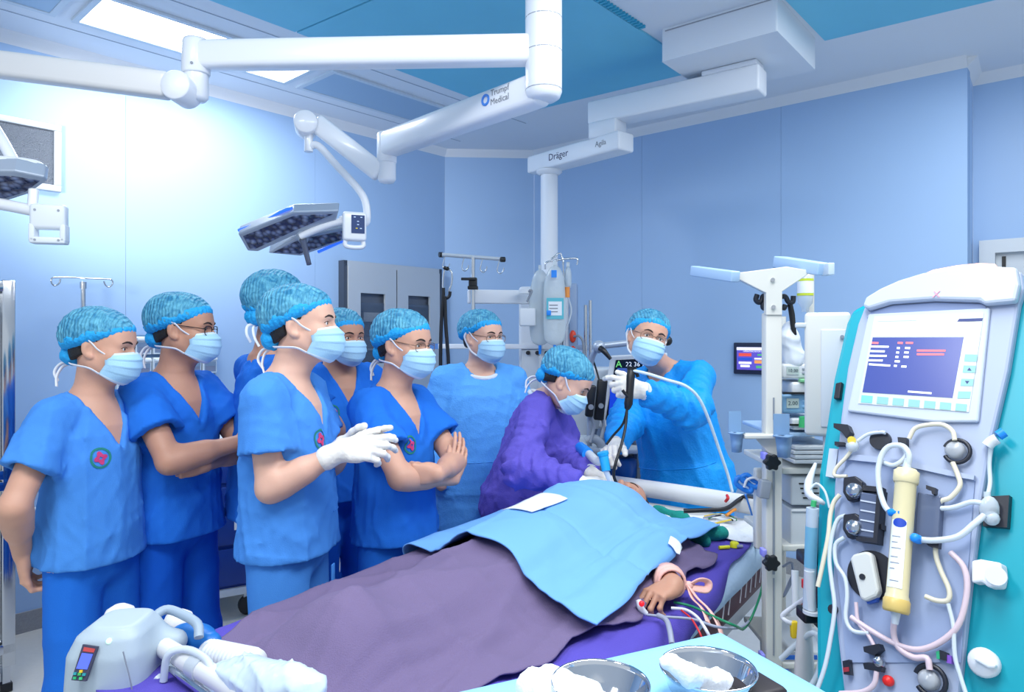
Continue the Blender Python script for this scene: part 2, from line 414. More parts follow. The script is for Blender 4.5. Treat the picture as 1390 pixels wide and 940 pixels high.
# ceiling light row along the left wall: one lit, neighbours off
LIT = M('lit_diffuser', (255, 255, 255), .6, emit=4.5); OFF = M('unlit_diffuser', (156, 186, 214), .35); FRM = M('light_frame', (205, 218, 230), .5)
for k, (lab, m) in enumerate((('lit white rectangular ceiling light panel above the left wall', LIT), ('unlit grey ceiling light panel nearer the room corner', OFF), ('unlit grey ceiling light panel towards the wall vent', OFF))):
    c = V2(-1.69, 3.83)+wl[1]*(0, 1.27, -1.27)[k]
    t = thing('ceiling_light', lab, 'ceiling light', c+Vector((0, 0, CEIL)))
    obj('diffuser', MB().box(c+Vector((0, 0, CEIL-.006)), (1.14, .37, .010), wl[3]), m, t)
    mb = MB()
    for sx, sy, lx, ly in ((0, 1, 1.20, .03), (0, -1, 1.20, .03), (1, 0, .03, .37), (-1, 0, .03, .37)): mb.box(c+wl[1]*sx*.585+wl[2]*sy*.20+Vector((0, 0, CEIL-.008)), (lx, ly, .014), wl[3])
    obj('frame', mb, FRM, t)
# return-air grille on the left wall
def onwall(px, py, w=wl, a=WA, off=0):
    """point where the photo ray meets a wall, lifted off it towards the room"""
    dr = Vector(((px-CX)/FPX, 1, -(py-CY)/FPX)); o = Vector((0, 0, CAMZ)); t = (a-w[2]*off-o).dot(w[2])/dr.dot(w[2]); return o+dr*t
GR = M('perforated_steel', (104, 112, 124), .5, metal=.5, bump=.8, bscale=160)
c0 = onwall(0, 150); c1 = onwall(82, 262); zt, zb = onwall(82, 172).z, onwall(82, 262).z; xr = (c1-WA).dot(wl[1]); wdt = .62
cc = WA+wl[1]*(xr-wdt/2)+Vector((0, 0, (zt+zb)/2)); hh = zt-zb
t = thing('wall_vent', 'square perforated steel air grille high on the left wall', 'vent', cc)
obj('grille', MB().box(cc-wl[2]*.006, (wdt-.06, .012, hh-.06), wl[3]), GR, t)
for sx, sz, lx, lz in ((0, 1, wdt, .035), (0, -1, wdt, .035), (1, 0, .035, hh-.07), (-1, 0, .035, hh-.07)):
    obj('frame_bar', MB().box(cc+wl[1]*sx*(wdt/2-.0175)+Vector((0, 0, sz*(hh/2-.0175)))-wl[2]*.012, (lx, .024, lz), wl[3], bev=.004), STEEL, t)
# steel door frame in the recess on the right
zt = onwall(1340, 328, wre, WE).z; s0 = (onwall(1331, 330, wre, WE)-WE).dot(wre[1])
dfr = obj('door_1', MB().box(WE+wre[1]*(s0+.62)-wre[2]*-.0+Vector((0, 0, zt/2)), (1.1, .03, zt-.06), wre[3]), STEEL, kind='structure')
obj('frame_jamb', MB().box(WE+wre[1]*(s0+.04)-wre[2]*.03+Vector((0, 0, zt/2)), (.08, .08, zt), wre[3]), STEEL, dfr)
obj('frame_head', MB().box(WE+wre[1]*(s0+.70)-wre[2]*.03+Vector((0, 0, zt-.04)), (1.24, .08, .08), wre[3]), STEEL, dfr)
obj('door_gap', MB().box(WE+wre[1]*(s0+.12)-wre[2]*.018+Vector((0, 0, zt/2-.05)), (.02, .01, zt-.1), wre[3]), BLACKM, dfr)
# touch panel on the right wall
SCRN = M('screen_violet', (96, 84, 190), .3, emit=.5); SCRW = M('screen_white', (240, 240, 250), .3, emit=.7); SCRR = M('screen_red', (225, 80, 70), .3, emit=.6); SCRO = M('screen_orange', (235, 150, 80), .3, emit=.6); SCRG = M('screen_green', (80, 170, 120), .3, emit=.6); SCRB = M('screen_blue', (40, 80, 190), .3, emit=.6)
a0, a1 = onwall(998, 487, wr_, WC), onwall(1056, 487, wr_, WC); ctr = (a0+a1)/2; wd = (a1-a0).length; hg = onwall(998, 466, wr_, WC).z-onwall(998, 508, wr_, WC).z
t = thing('touch_panel', 'black-framed touch screen showing a violet control page on the right wall', 'control panel', ctr)
nr = -wr_[2]; rt = wr_[3]
def onp(u, v, d=0): return ctr+wr_[1]*u*wd+Vector((0, 0, v*hg))+nr*d
obj('bezel', MB().box(onp(0, 0, .015), (wd, .03, hg), rt, bev=.006), DARKB, t)
scr = obj('screen', MB().box(onp(0, 0, .031), (wd*.84, .002, hg*.72), rt), SCRN, t)
obj('title_bar', MB().box(onp(0, .31, .0325), (wd*.84, .001, hg*.09), rt), SCRW, scr)
text('lettering', 'OPERATING ROOM UNIT', .014, onp(0, .225, .033), wr_[1], (0, 0, 1), SCRW, scr)
for u, v, w, h, m in ((-.22, .12, .30, .10, SCRR), (-.22, -.02, .34, .08, SCRB), (-.22, -.14, .30, .07, SCRW), (-.22, -.24, .22, .07, SCRW), (.18, .12, .22, .06, SCRG), (.18, .0, .36, .05, SCRW), (.18, -.10, .36, .10, SCRO), (.12, -.26, .16, .08, SCRG), (.32, -.26, .12, .08, SCRN)):
    obj('screen_field', MB().box(onp(u, v, .0328), (wd*w, .001, hg*h), rt), m, scr)
# ------------------------------------------------------------------ people
class Fr:
    """frame: x right, y forward, z up"""
    def __init__(s, o, yaw, pitch=0, roll=0):
        f = Matrix.Rotation(R(yaw)-PI/2, 3, 'Z') @ Matrix.Rotation(R(-pitch), 3, 'X') @ Matrix.Rotation(R(roll), 3, 'Y')
        s.m = f; s.o = Vector(o)
    def p(s, x, y, z): return s.o+s.m@Vector((x, y, z))
    def d(s, x, y, z): return s.m@Vector((x, y, z))
    def np(s): return np.array(s.m)
    def loc(s, pts): return (pts-A3(s.o))@np.array(s.m, dtype=np.float32)
def group(sub, k=.02, op='+'):
    un = [p for p in sub if p.op == '+']
    return Prim(lambda p: sdf_eval(sub, p, None), np.min([p.lo for p in un], 0), np.max([p.hi for p in un], 0), k, op)
def surf(prims, o, d, maxd=.4):
    """march from o along d to the surface"""
    o = Vector(o); d = Vector(d).normalized(); t = 0
    for _ in range(60):
        v = float(sdf_eval(prims, A3(o+d*t)[None], .5)[0])
        if v < .0006 or t > maxd: break
        t += max(v*.6, .0006)
    return o+d*t
def surf_many(prims, O, d, off=.002):
    """project many points along d (one or a list) onto the surface, lifted by off"""
    O = np.array([tuple(v) for v in O], dtype=np.float32)
    d = np.array([tuple(Vector(v).normalized()) for v in d], dtype=np.float32) if isinstance(d, list) else A3(Vector(d).normalized())[None]
    t = np.zeros(len(O), dtype=np.float32)
    for _ in range(22):
        v = sdf_eval(prims, O+t[:, None]*d, None); t += np.clip(v*.7, -.02, .05)
    return [Vector(tuple(map(float, q))) for q in O+(t-off)[:, None]*d]

SKIN = [M('skin_warm', (210, 160, 136), .52, sss=.12, var=.05, vscale=30, bump=.05, bscale=220),
        M('skin_tan', (190, 140, 116), .52, sss=.12, var=.05, vscale=30, bump=.05, bscale=220),
        M('skin_pale', (222, 176, 154), .5, sss=.12, var=.05, vscale=30, bump=.05, bscale=220)]
HAIR = M('black_hair', (22, 19, 20), .55, bump=.4, bscale=180)
BROW = M('brow_hair', (48, 36, 34), .8)
EYEW = M('eye_white', (232, 228, 226), .25); EYED = M('eye_iris', (28, 18, 14), .15)
SCRUB = {'a': M('scrub_blue', (34, 114, 216), .85, bump=.25, bscale=420, var=.05, vscale=6, spec=.2),
         'b': M('scrub_light_blue', (74, 144, 226), .85, bump=.25, bscale=420, var=.05, vscale=6, spec=.2),
         'c': M('scrub_deep_blue', (16, 92, 202), .85, bump=.25, bscale=420, var=.05, vscale=6, spec=.2)}
GOWN = {'sky': M('gown_sky_blue', (92, 170, 244), .75, bump=.3, bscale=150, var=.05, vscale=7, spec=.3),
        'azure': M('gown_azure', (6, 152, 238), .6, bump=.3, bscale=120, var=.07, vscale=9, spec=.4),
        'violet': M('gown_violet', (98, 88, 190), .8, bump=.3, bscale=200, var=.07, vscale=7, spec=.2)}
def cap_material():
    m = M('cap_crown', (60, 150, 190), .7, bump=.55, bscale=26, wave=5); nt = m.node_tree; b = nt.nodes['Principled BSDF']
    tc = nt.nodes.new('ShaderNodeTexCoord'); v = nt.nodes.new('ShaderNodeTexNoise'); v.inputs['Scale'].default_value = 30; v.inputs['Detail'].default_value = 7; v.inputs['Distortion'].default_value = 1.6
    cr = nt.nodes.new('ShaderNodeValToRGB'); cr.color_ramp.elements[0].position = .34; cr.color_ramp.elements[0].color = lin((36, 124, 168)); cr.color_ramp.elements[1].position = .72; cr.color_ramp.elements[1].color = lin((108, 188, 214))
    nt.links.new(tc.outputs['Object'], v.inputs['Vector']); nt.links.new(v.outputs['Fac'], cr.inputs['Fac']); nt.links.new(cr.outputs['Color'], b.inputs['Base Color'])
    return m
CAPM = cap_material()
CAPB = M('cap_band', (28, 166, 232), .7, bump=.5, bscale=110, var=.16, vscale=50)
MASKM = M('mask_blue', (172, 216, 242), .8, bump=.15, bscale=300); MASKW = M('mask_edge', (214, 234, 246), .8)
STRAP = M('mask_strap', (232, 236, 242), .8)
GLOVE = M('latex_glove', (236, 232, 224), .45, bump=.25, bscale=90, sss=.05)
GLASSF = M('spectacle_frame', (40, 34, 36), .35, metal=.6); GLASSG = M('spectacle_frame_wire', (150, 120, 100), .3, metal=.8)
def lens_mat():
    m = bpy.data.materials.new('clear_lens'); m.use_nodes = True; nt = m.node_tree; nt.nodes.remove(nt.nodes['Principled BSDF'])
    t = nt.nodes.new('ShaderNodeBsdfTransparent'); g = nt.nodes.new('ShaderNodeBsdfGlossy'); g.inputs['Roughness'].default_value = .04
    x = nt.nodes.new('ShaderNodeMixShader'); x.inputs[0].default_value = .07
    nt.links.new(t.outputs[0], x.inputs[1]); nt.links.new(g.outputs[0], x.inputs[2]); nt.links.new(x.outputs[0], nt.nodes['Material Output'].inputs[0])
    return m
LENS = lens_mat()
EMB_G = M('emblem_green', (30, 130, 120), .8); EMB_P = M('emblem_pink', (206, 60, 120), .8)
SHOE = M('clog_white', (210, 214, 218), .5)
CUFFM = M('white_knit_cuff', (226, 234, 244), .9, bump=.4, bscale=260)

CURL = {'flat': (8, 12, 8), 'relaxed': (24, 32, 22), 'grip': (52, 62, 38), 'fist': (74, 88, 55), 'hold': (38, 50, 34)}
def hand_prims(w, fd, pn, side, pose='relaxed', s=1.0, infl=0.0, spread=5, thumb=(.62, .70, -.25), tb=.35, curls=None):
    y = Vector(fd).normalized(); z = -Vector(pn); z = (z-y*z.dot(y)).normalized(); x = y.cross(z)*(-1 if side == 'R' else 1)
    w = Vector(w); s *= .94
    L = lambda a, b, c: w+(x*a+y*b+z*c)*s
    fr = np.array(basis(x, z, y)); i = infl
    pr = [loft(fr, w, [(-.012*s, .027*s+i, .021*s+i, 0, 0), (.02*s, .031*s+i, .020*s+i, 0, 0), (.06*s, .040*s+i, .016*s+i, 0, 0), (.093*s, .041*s+i, .0125*s+i, 0, 0)], k=.012, pw=2.4),
          ell(L(.020, .032, -.010), ((.021+i)*s, (.030+i)*s, (.016+i)*s), fr=np.array(basis(x, y, z)), k=.015),
          ell(L(-.022, .036, -.008), ((.016+i)*s, (.034+i)*s, (.015+i)*s), fr=np.array(basis(x, y, z)), k=.015)]
    base = CURL[pose]
    for n, (bx, by, ls, r) in enumerate(((.031, .090, (.043, .026, .022), .0094), (.010, .095, (.047, .029, .023), .0096), (-.012, .091, (.043, .027, .022), .0092), (-.032, .082, (.034, .021, .019), .0082))):
        c = (curls[n] if curls else base); a = 0; sp = R(spread)*(1.2-n*.8); p = L(bx, by, 0)
        for q in range(3):
            a += R(c[q]*(1+.06*n)); dr = (y*math.cos(sp)+x*math.sin(sp))*math.cos(a)-z*math.sin(a)
            e = p+dr*ls[q]*s; r1 = r*(1-.08*q); pr.append(cone(p, e, r1*s+i, r1*.92*s+i, k=.005)); p = e
    p = L(.022, .022, -.006); dr = (x*thumb[0]+y*thumb[1]+z*thumb[2]).normalized()
    for q, (l, r) in enumerate(((.044, .0135), (.033, .0112), (.026, .0098))):
        e = p+dr*l*s; pr.append(cone(p, e, r*s+i, r*.9*s+i, k=.006)); p = e
        dr = (dr+(y*.75-z*.35-x*.25)*tb).normalized()
    return pr
def head_prims(h, s=1.0, neck=None, fem=0):
    q = lambda x, y, z: h.p(x*s, y*s, z*s)
    e = lambda x, y, z, a, b, c, k, op='+': ell(q(x, y, z), (a*s, b*s, c*s), fr=h.np(), k=k, op=op)
    pr = [e(0, -.012, .030, .0745, .0965, .084, .02), e(0, .026, -.030, .064, .066, .082, .03), e(0, .052, .036, .058, .042, .05, .04)]
    for sx in (-1, 1):
        pr += [cone(q(sx*.050, .004, -.055), q(sx*.014, .070, -.097), .022*s, .017*s, k=.03),
               e(sx*.044, .060, -.030, .022, .024, .022, .03),
               cone(q(sx*.012, .090, .019), q(sx*.044, .076, .017), .010*s, .009*s, k=.016)]
    pr += [cone(q(0, .090, .004), q(0, .113, -.036), .0085*s, .0125*s, k=.014), e(0, .100, -.042, .018, .012, .010, .012),
           e(0, .088, -.068, .024, .014, .014, .016), e(0, .074, -.098, .022, .018, .016, .02)]
    for sx in (-1, 1):
        pr += [e(sx*.0315, .101, -.001, .0185, .014, .0105, .012, '-'), e(sx*.0315, .0775, -.001, .0155, .0155, .0135, .004),
               e(sx*.0315, .097, -.0012, .0145, .012, .0042, .0015, '-')]
        pr += [ell(q(sx*.0765, -.008, -.010), (.0085*s, .0195*s, .032*s), fr=np.array(h.m@Matrix.Rotation(sx*.35, 3, 'Z')@Matrix.Rotation(.18, 3, 'X')), k=.006),
               ell(q(sx*.085, .0, -.010), (.0075*s, .0095*s, .019*s), fr=h.np(), k=.004, op='-'),
               ell(q(sx*.077, .004, -.034), (.007*s, .010*s, .010*s), fr=h.np(), k=.006)]
    if neck is not None:
        pr.append(cone(q(0, -.022, -.05), neck, .050*s*(1-.12*fem), .054*s*(1-.12*fem), k=.03))
        pr.append(cone(q(0, .030, -.085), Vector(neck)+h.d(0, .03, .0), .030*s, .030*s, k=.03))
    return pr

def person(label, head, hyaw, hpitch=0, hroll=0, tyaw=0, H=1.70, base=None, lean=0, slean=0, arms=None, outfit='scrub', mat=None, pants=None,
           skin=0, glasses=None, gloves='', fem=0, emblem=False, bun=True, seed=1, sway=0, cap_tilt=0, gaze=(0, 0), collar='v', width=1.0, badge=None, extra=None,
           vox=.0075, leg_shift=(0, 0, 0), strap_style=1, group_=None, hemz=.85, arm_k=1.0, cap_scale=1.0, belly=0, lower_yaw=None, strings=False):
    s = H/1.70; head = Vector(head)
    h = Fr(head, hyaw, hpitch, hroll)
    up0 = Fr((0, 0, 0), tyaw)
    if base is None:
        b = head-up0.d(0, .045*s, 0); base = Vector((b.x, b.y, 0))
    base = Vector(base)
    lo_f = Fr(base+Vector(leg_shift), tyaw if lower_yaw is None else lower_yaw)
    hip = base+Vector((0, 0, .93*s))
    uf = Fr(hip, tyaw, lean, slean); uf.o = hip-uf.d(0, 0, .93*s)
    T = lambda x, y, z: uf.p(x*s, y*s, z*s)
    Lw = lambda x, y, z: lo_f.p(x*s, y*s, z*s)
    root = thing('person', label, 'person', base, group_)
    skm = SKIN[skin]
    neckb = T(0, -.012, 1.425)
    # ---------------- arms
    fw = (1-.08*fem)*width*.92; dw = .93
    sh = {'R': T(.172*fw, -.012, 1.372), 'L': T(-.172*fw, -.012, 1.372)}
    arms = arms or {}
    A = {}
    for sd in 'RL':
        sx = 1 if sd == 'R' else -1
        a = arms.get(sd)
        if a is None:
            a = dict(el=T(sx*.235, -.03, 1.09), wr=T(sx*.225, .05, .86), fd=uf.d(0, .15, -1), pn=uf.d(-sx, 0, 0))
        a = dict(a); a['sh'] = sh[sd]
        for kk in ('el', 'wr'):
            if isinstance(a[kk], tuple): a[kk] = T(*a[kk])
        for kk in ('fd', 'pn'):
            if a[kk][0] == 'T': a[kk] = uf.d(*a[kk][1:])
        L1, L2 = .285*s*arm_k, .252*s*arm_k; dv = a['wr']-sh[sd]; D = dv.length        # two-bone reach towards the wrist, elbow hinted
        if D > .985*(L1+L2):
            print('REACH', label[:24], sd, '%.3f' % (D-.985*(L1+L2))); D = .985*(L1+L2); a['wr'] = sh[sd]+dv.normalized()*D
        dv.normalize(); aa = (L1*L1-L2*L2+D*D)/(2*D); hh = math.sqrt(max(0, L1*L1-aa*aa)); hint = a['el']-sh[sd]; hint = hint-dv*hint.dot(dv); hint.normalize()
        ne = sh[sd]+dv*aa+hint*hh; a['el'] = ne
        A[sd] = a
    chunks = []
    # head, neck
    hp = head_prims(h, s*.985, neckb, fem)
    chest = loft(uf.np(), uf.o, [(z*s, a*s*fw, b*s, 0, oy*s) for z, a, b, oy in ((1.16, .165, .112, 0), (1.26, .168, .112, 0), (1.34, .150, .100, -.004), (1.40, .10, .075, -.01), (1.44, .055, .055, -.014))], k=.04)
    hv, hq = polygonize(hp+[group([chest]+[cone(T(sx*.04, -.015, 1.40), T(sx*.150, -.012, 1.362), .046*s, .042*s, k=.03) for sx in (-1, 1)], k=.04)], .0042)
    chunks.append((hv, hq))
    glove_src = {}
    for sd in 'RL':
        a = A[sd]; e, w = a['el'], a['wr']; sho = a['sh']
        am = [cone(sho, e, .050*s, .041*s, k=.02), cone(e, w, .041*s, .027*s, k=.02), cone(e.lerp(w, .18), e.lerp(w, .45), .043*s, .036*s, k=.03)]
        hd = hand_prims(w, a['fd'], a['pn'], sd, a.get('pose', 'relaxed'), s*(1-.06*fem), 0, a.get('spread', 5), a.get('thumb', (.62, .7, -.25)), a.get('tb', .35), a.get('curls'))
        if a.get('hide'):
            chunks.append(polygonize(am, .012)); continue
        chunks.append(polygonize(am+hd, .0045))
        if sd in gloves:
            gl = hand_prims(w, a['fd'], a['pn'], sd, a.get('pose', 'relaxed'), s*(1-.06*fem), .0022, a.get('spread', 5), a.get('thumb', (.62, .7, -.25)), a.get('tb', .35), a.get('curls'))
            back = (e-w).normalized()
            gl.append(cone(w, w+back*.05, .031*s, .036*s, k=.012)); gl.append(folds(seed+5, .0012, 60, 120, (1, 1, 1)))
            glove_src[sd] = gl
    # trunk and legs under the clothes
    lk = fw/.92
    hipj = {1: Lw(.088*lk, 0, .87), -1: Lw(-.088*lk, 0, .87)}
    tr = [loft(uf.np(), uf.o, [(z*s, a*s*fw, b*s, 0, 0) for z, a, b in ((.90, .15, .10), (1.1, .135, .095), (1.3, .15, .095), (1.40, .08, .06))], k=.05), ell(Lw(0, 0, .90), (.15*s, .10*s, .10*s), fr=lo_f.np(), k=.05)]
    for sx in (-1, 1):
        tr += [cone(hipj[sx], Lw(sx*.092, .012, .47), .078*s, .05*s, k=.03), cone(Lw(sx*.092, .012, .47), Lw(sx*.096, -.02, .08), .05*s, .036*s, k=.03), cone(Lw(sx*.098, -.03, .05), Lw(sx*.11, .14, .045), .035*s, .03*s, k=.03)]
    chunks.append(polygonize(tr, .016))
    np_obj('body', chunks, skm, root)
    # ---------------- shoes
    for sx in (-1, 1):
        pr = [cone(Lw(sx*.098, -.05, .05), Lw(sx*.115, .16, .042), .050*s, .046*s, k=.03), ell(Lw(sx*.112, .12, .045), (.052*s, .085*s, .05*s), fr=lo_f.np(), k=.03), plane(Lw(0, 0, .003), (0, 0, -1))]
        np_obj('shoe', [polygonize(pr, .012)], SHOE, root)
    # ---------------- trousers
    pm = SCRUB[pants or 'a']
    gk = .94 if outfit == 'scrub' else .8
    tp = [ell(Lw(0, 0, .90), (.178*s*fw*gk, .126*s*gk, .13*s*gk), fr=lo_f.np(), k=.05)]
    for sx in (-1, 1):
        tp += [cone(hipj[sx], Lw(sx*.098*lk, .015, .47), .102*s*gk*lk, .086*s*gk, k=.03), cone(Lw(sx*.098*lk, .015, .47), Lw(sx*.10*lk, -.01, .05), .086*s*gk, .080*s*gk, k=.03)]
    tp += [plane(Lw(0, 0, .035), (0, 0, -1)), plane(Lw(0, 0, .97), (0, 0, 1)), folds(seed+2, .006, 13, 30, (1, 1, .2))]
    tv = polygonize(tp, .011)
    np_obj('trousers', [tv], pm, root)
    # ---------------- top
    if outfit == 'scrub':
        tm = SCRUB[mat or 'a']
        sp = []
        for sd in 'RL':
            sx = 1 if sd == 'R' else -1
            a = A[sd]; ax = (a['el']-a['sh']); end = a['sh']+ax*.60; n = ax.normalized()
            slv = group([cone(T(sx*.12*fw, -.012, 1.378), a['sh'], .052*s, .056*s, k=.02), cone(a['sh'], a['sh']+ax*.75, .060*s, .090*s, k=.03), plane(end, n, k=.004),
                         cone(a['sh']+ax*.56, a['sh']+ax*1.1, .062*s, .076*s, k=.004, op='-')], k=.035)
            sp.append(slv)
        bw = 1+belly
        sp.append(group([loft(uf.np(), uf.o, [(z*s, a_*s*fw, b*s*bw*dw, 0, (oy+belly*.08)*s) for z, a_, b, oy in ((hemz-.06, .216, .158, 0), (.92, .206, .152, 0), (1.02, .196, .146, 0), (1.12, .190, .140, 0), (1.22, .192, .134, 0), (1.31, .176, .122, -.003), (1.36, .140, .104, -.008), (1.40, .095, .082, -.012), (1.435, .06, .06, -.015))], k=.03),
                         cone(T(.045, -.018, 1.405), T(.158*fw, -.012, 1.372), .052*s, .050*s, k=.03), cone(T(-.045, -.018, 1.405), T(-.158*fw, -.012, 1.372), .052*s, .050*s, k=.03)], k=.03))
        zv = 1.262
        def vcut(p):
            q = uf.loc(p)/s; return np.maximum(np.maximum(np.abs(q[:, 0])-.43*(q[:, 2]-zv), -(q[:, 1]+.02)), -(q[:, 2]-zv))*s
        def ncut(p):
            q = uf.loc(p)/s; dx = q[:, 0]; dy = q[:, 1]+.01; return np.maximum(np.sqrt(dx*dx+dy*dy)-.066, 1.37-q[:, 2])*s
        def vtrim(p):
            q = uf.loc(p)/s; e = np.abs(q[:, 0])-.43*(q[:, 2]-zv); return np.where((q[:, 1] > 0) & (q[:, 2] > zv-.03), -.0035*np.exp(-((e-.012)/.011)**4), 0)*s
        bb = (A3(T(0, 0, 1.35))-.4, A3(T(0, 0, 1.35))+.4)
        sp += [folds(seed, .0115, 13, 27, (1, 1, .42)), folds(seed+11, .004, 34, 60, (1, 1, .6)), plane(T(0, 0, hemz), -uf.d(0, 0, 1), k=.004), Prim(vtrim, bb[0], bb[1], 0, 'd'), Prim(vcut, bb[0], bb[1], .008, '-'), Prim(ncut, bb[0], bb[1], .008, '-')]
        shirt = np_obj('scrub_top', [polygonize(sp, vox)], tm, root)
        if emblem:
            ec = emblem if isinstance(emblem, tuple) else (.088, 1.235)
            c = T(ec[0], .30, ec[1]); xx = uf.d(1, 0, 0); zz = uf.d(0, 0, 1); dd = uf.d(0, -1, 0)
            for nm, r0, r1, mt_ in (('emblem_ring', .024, .030, EMB_G), ('emblem_mark', .004, .016, EMB_P)):
                pts = []; fs = []; n = 28
                for i in range(n):
                    a = 2*PI*i/n; wv = 1+.25*math.cos(a*4+1) if nm == 'emblem_mark' else 1
                    for r in (r0, r1): pts.append(c+(xx*math.cos(a)+zz*math.sin(a)*1.12)*r*wv)
                pp = surf_many(sp, pts, dd, .0022 if nm == 'emblem_ring' else .0026); mb = MB()
                mb.add(pp, [(2*i, 2*i+1, (2*i+3) % (2*n), (2*i+2) % (2*n)) for i in range(n)], True)
                obj(nm, mb, mt_, shirt)
        if strings:
            mb = MB().box(Lw(.01, .148, .80), (.022, .006, .085), rot=lo_f.m, bev=.002); obj('drawstring', mb, pm, root)
            # small pocket seam on the lower front
            mb = MB().tube(surf_many(sp, [T(x, .35, 1.0) for x in np.linspace(-.12, -.02, 8)], uf.d(0, -1, 0), .001), .0018, n=5); obj('pocket_seam', mb, tm, shirt)
    else:
        tm = GOWN[mat]; sp = []
        for sd in 'RL':
            sx = 1 if sd == 'R' else -1
            a = A[sd]; e, w = a['el'], a['wr']; back = (e-w).normalized(); ce = w+back*.045*s; ax = (w-e).normalized()
            def ringf(p, o=A3(a['sh']), d1=A3(a['el']-a['sh']), o2=A3(e), d2=A3(w-e), sd_=seed): 
                t = ((p-o)@d1)/float(d1@d1); u = ((p-o2)@d2)/float(d2@d2); x = np.where(u > 0, 1+u, t)
                return .0055*np.sin(x*26+2.2*np.sin(p[:, 2]*31+p[:, 0]*17+sd_)+sd_)*np.clip(x, 0, 1)
            lo_ = np.minimum(np.minimum(A3(a['sh']), A3(e)), A3(w))-.2; hi_ = np.maximum(np.maximum(A3(a['sh']), A3(e)), A3(w))+.2
            sp.append(group([cone(T(sx*.12*fw, -.012, 1.378), a['sh'], .056*s, .060*s, k=.02), cone(a['sh'], e, .064*s, .074*s, k=.03), cone(e, ce, .072*s, .050*s, k=.04), plane(ce, ax, k=.006) if False else cone(ce, ce+back*.02, .046*s, .050*s, k=.02), Prim(ringf, lo_, hi_, 0, 'd')], k=.045))
        gl_z = .38
        sp.append(group([loft(uf.np(), uf.o, [(z*s, a_*s*fw, b*s, 0, oy*s) for z, a_, b, oy in ((.86, .205, .160, .0), (1.02, .200, .152, 0), (1.12, .198, .148, 0), (1.22, .200, .142, 0), (1.31, .184, .130, -.003), (1.36, .150, .112, -.008), (1.40, .105, .09, -.012), (1.44, .066, .066, -.012))], k=.04),
                         loft(lo_f.np(), lo_f.o, [(z*s, a_*s*fw, b*s, 0, 0) for z, a_, b in ((gl_z, .235, .185), (.6, .225, .178), (.8, .212, .166), (.98, .200, .150))], k=.05),
                         cone(T(.045, -.018, 1.412), T(.158*fw, -.012, 1.378), .054*s, .054*s, k=.03), cone(T(-.045, -.018, 1.412), T(-.158*fw, -.012, 1.378), .054*s, .054*s, k=.03)], k=.03))
        vv = .055 if collar == 'round' else .10
        def ncut(p):
            q = uf.loc(p)/s; dx = q[:, 0]; dy = q[:, 1]+.008; z = 1.405-np.clip(dy, 0, .2)*(.45 if collar == 'round' else .75); return np.maximum(np.sqrt(dx*dx+dy*dy*.8)-.078, z-q[:, 2])*s
        bb = (A3(T(0, 0, 1.35))-.4, A3(T(0, 0, 1.35))+.4)
        if mat == 'violet': sp += [folds(seed, .014, 15, 32, (1, 1, .6)), folds(seed+11, .005, 40, 70, (1, 1, .8))]
        else: sp += [folds(seed, .012, 11, 24, (1, 1, .35)), folds(seed+11, .004, 30, 60, (1, 1, .6))]
        sp.append(Prim(ncut, bb[0], bb[1], .008, '-'))
        gown = np_obj('surgical_gown', [polygonize(sp, vox)], tm, root)
        if collar == 'round':
            pts = [T(.083*math.cos(t), -.008+.092*math.sin(t), 1.420-max(0, math.sin(t))*.034) for t in np.linspace(0, 2*PI, 24, endpoint=False)]
            obj('collar_trim', MB().tube(pts, .0115*s, n=8, smooth=2, closed=True), CUFFM, gown)
        # waist seam
        pts = []
        for t in np.linspace(-1.35, 1.35, 22): pts.append(T(.36*math.sin(t), .36*math.cos(t), 1.0))
        ring = surf_many(sp, pts, [T(0, 0, 1.0)-p_ for p_ in pts], .0)
        obj('waist_seam', MB().tube(ring, .003, n=5, smooth=1), tm, gown)
        for sd in 'RL':
            if A[sd].get('hide'): continue
            a = A[sd]; back = (a['el']-a['wr']).normalized()
            mb = MB().cyl(a['wr']+back*.004, a['wr']+back*.065*s, .034*s, .042*s, cap=False); obj('cuff', mb, CUFFM, gown, solid=.003)
    for sd, gl in glove_src.items():
        np_obj('glove', [polygonize(gl, .0040)], GLOVE, root)
    # ---------------- hair, cap
    k_ = s*.985
    q = lambda x, y, z: h.p(x*k_, y*k_, z*k_)
    hs = [ell(q(0, -.014, .026), (.0785*k_, .0985*k_, .086*k_), fr=h.np()), ell(q(0, -.05, -.03), (.062*k_, .055*k_, .055*k_), fr=h.np(), k=.03)]
    def hcut(p):
        l = h.loc(p)/k_
        front = np.maximum(l[:, 1]-(.012+np.clip(l[:, 2]-.0, 0, 1)*.9), -1)          # hairline at the temples
        fore = np.where(l[:, 2] > .03-.012*fem, l[:, 1]-.078-.03*fem, -1)
        ear = .030-np.sqrt((l[:, 1]+.004)**2+(l[:, 2]+.012)**2)
        low = np.maximum(-.030-l[:, 2]-np.clip(-l[:, 1]-.03, 0, .08)*.55, -1)
        return np.maximum(np.maximum(np.minimum(front, np.where(l[:, 2] > .028, -1, 1)), fore), np.maximum(ear, low))*k_
    hs.append(Prim(hcut, A3(h.o)-.3, A3(h.o)+.3, .004, '&'))
    np_obj('hair', [polygonize(hs, .0055)], HAIR, root)
    ct = cap_tilt; cs = cap_scale
    fz, bz = .047+ct, -.036-ct*.5
    f0 = q(0, .095, fz); b0 = q(0, -.115, bz); nrm = (f0-b0).cross(h.d(1, 0, 0)); nrm = nrm if nrm.dot(h.d(0, 0, -1)) > 0 else -nrm
    nn = A3(nrm.normalized()); f0a = A3(f0)
    crown = [ell(q(0, -.020, .046), (.0925*k_*cs, .1175*k_*cs, .088*k_*cs), fr=h.np(), k=.02), ell(q(0, -.055, .03), (.083*k_*cs, .085*k_*cs, .082*k_*cs), fr=h.np(), k=.03)]
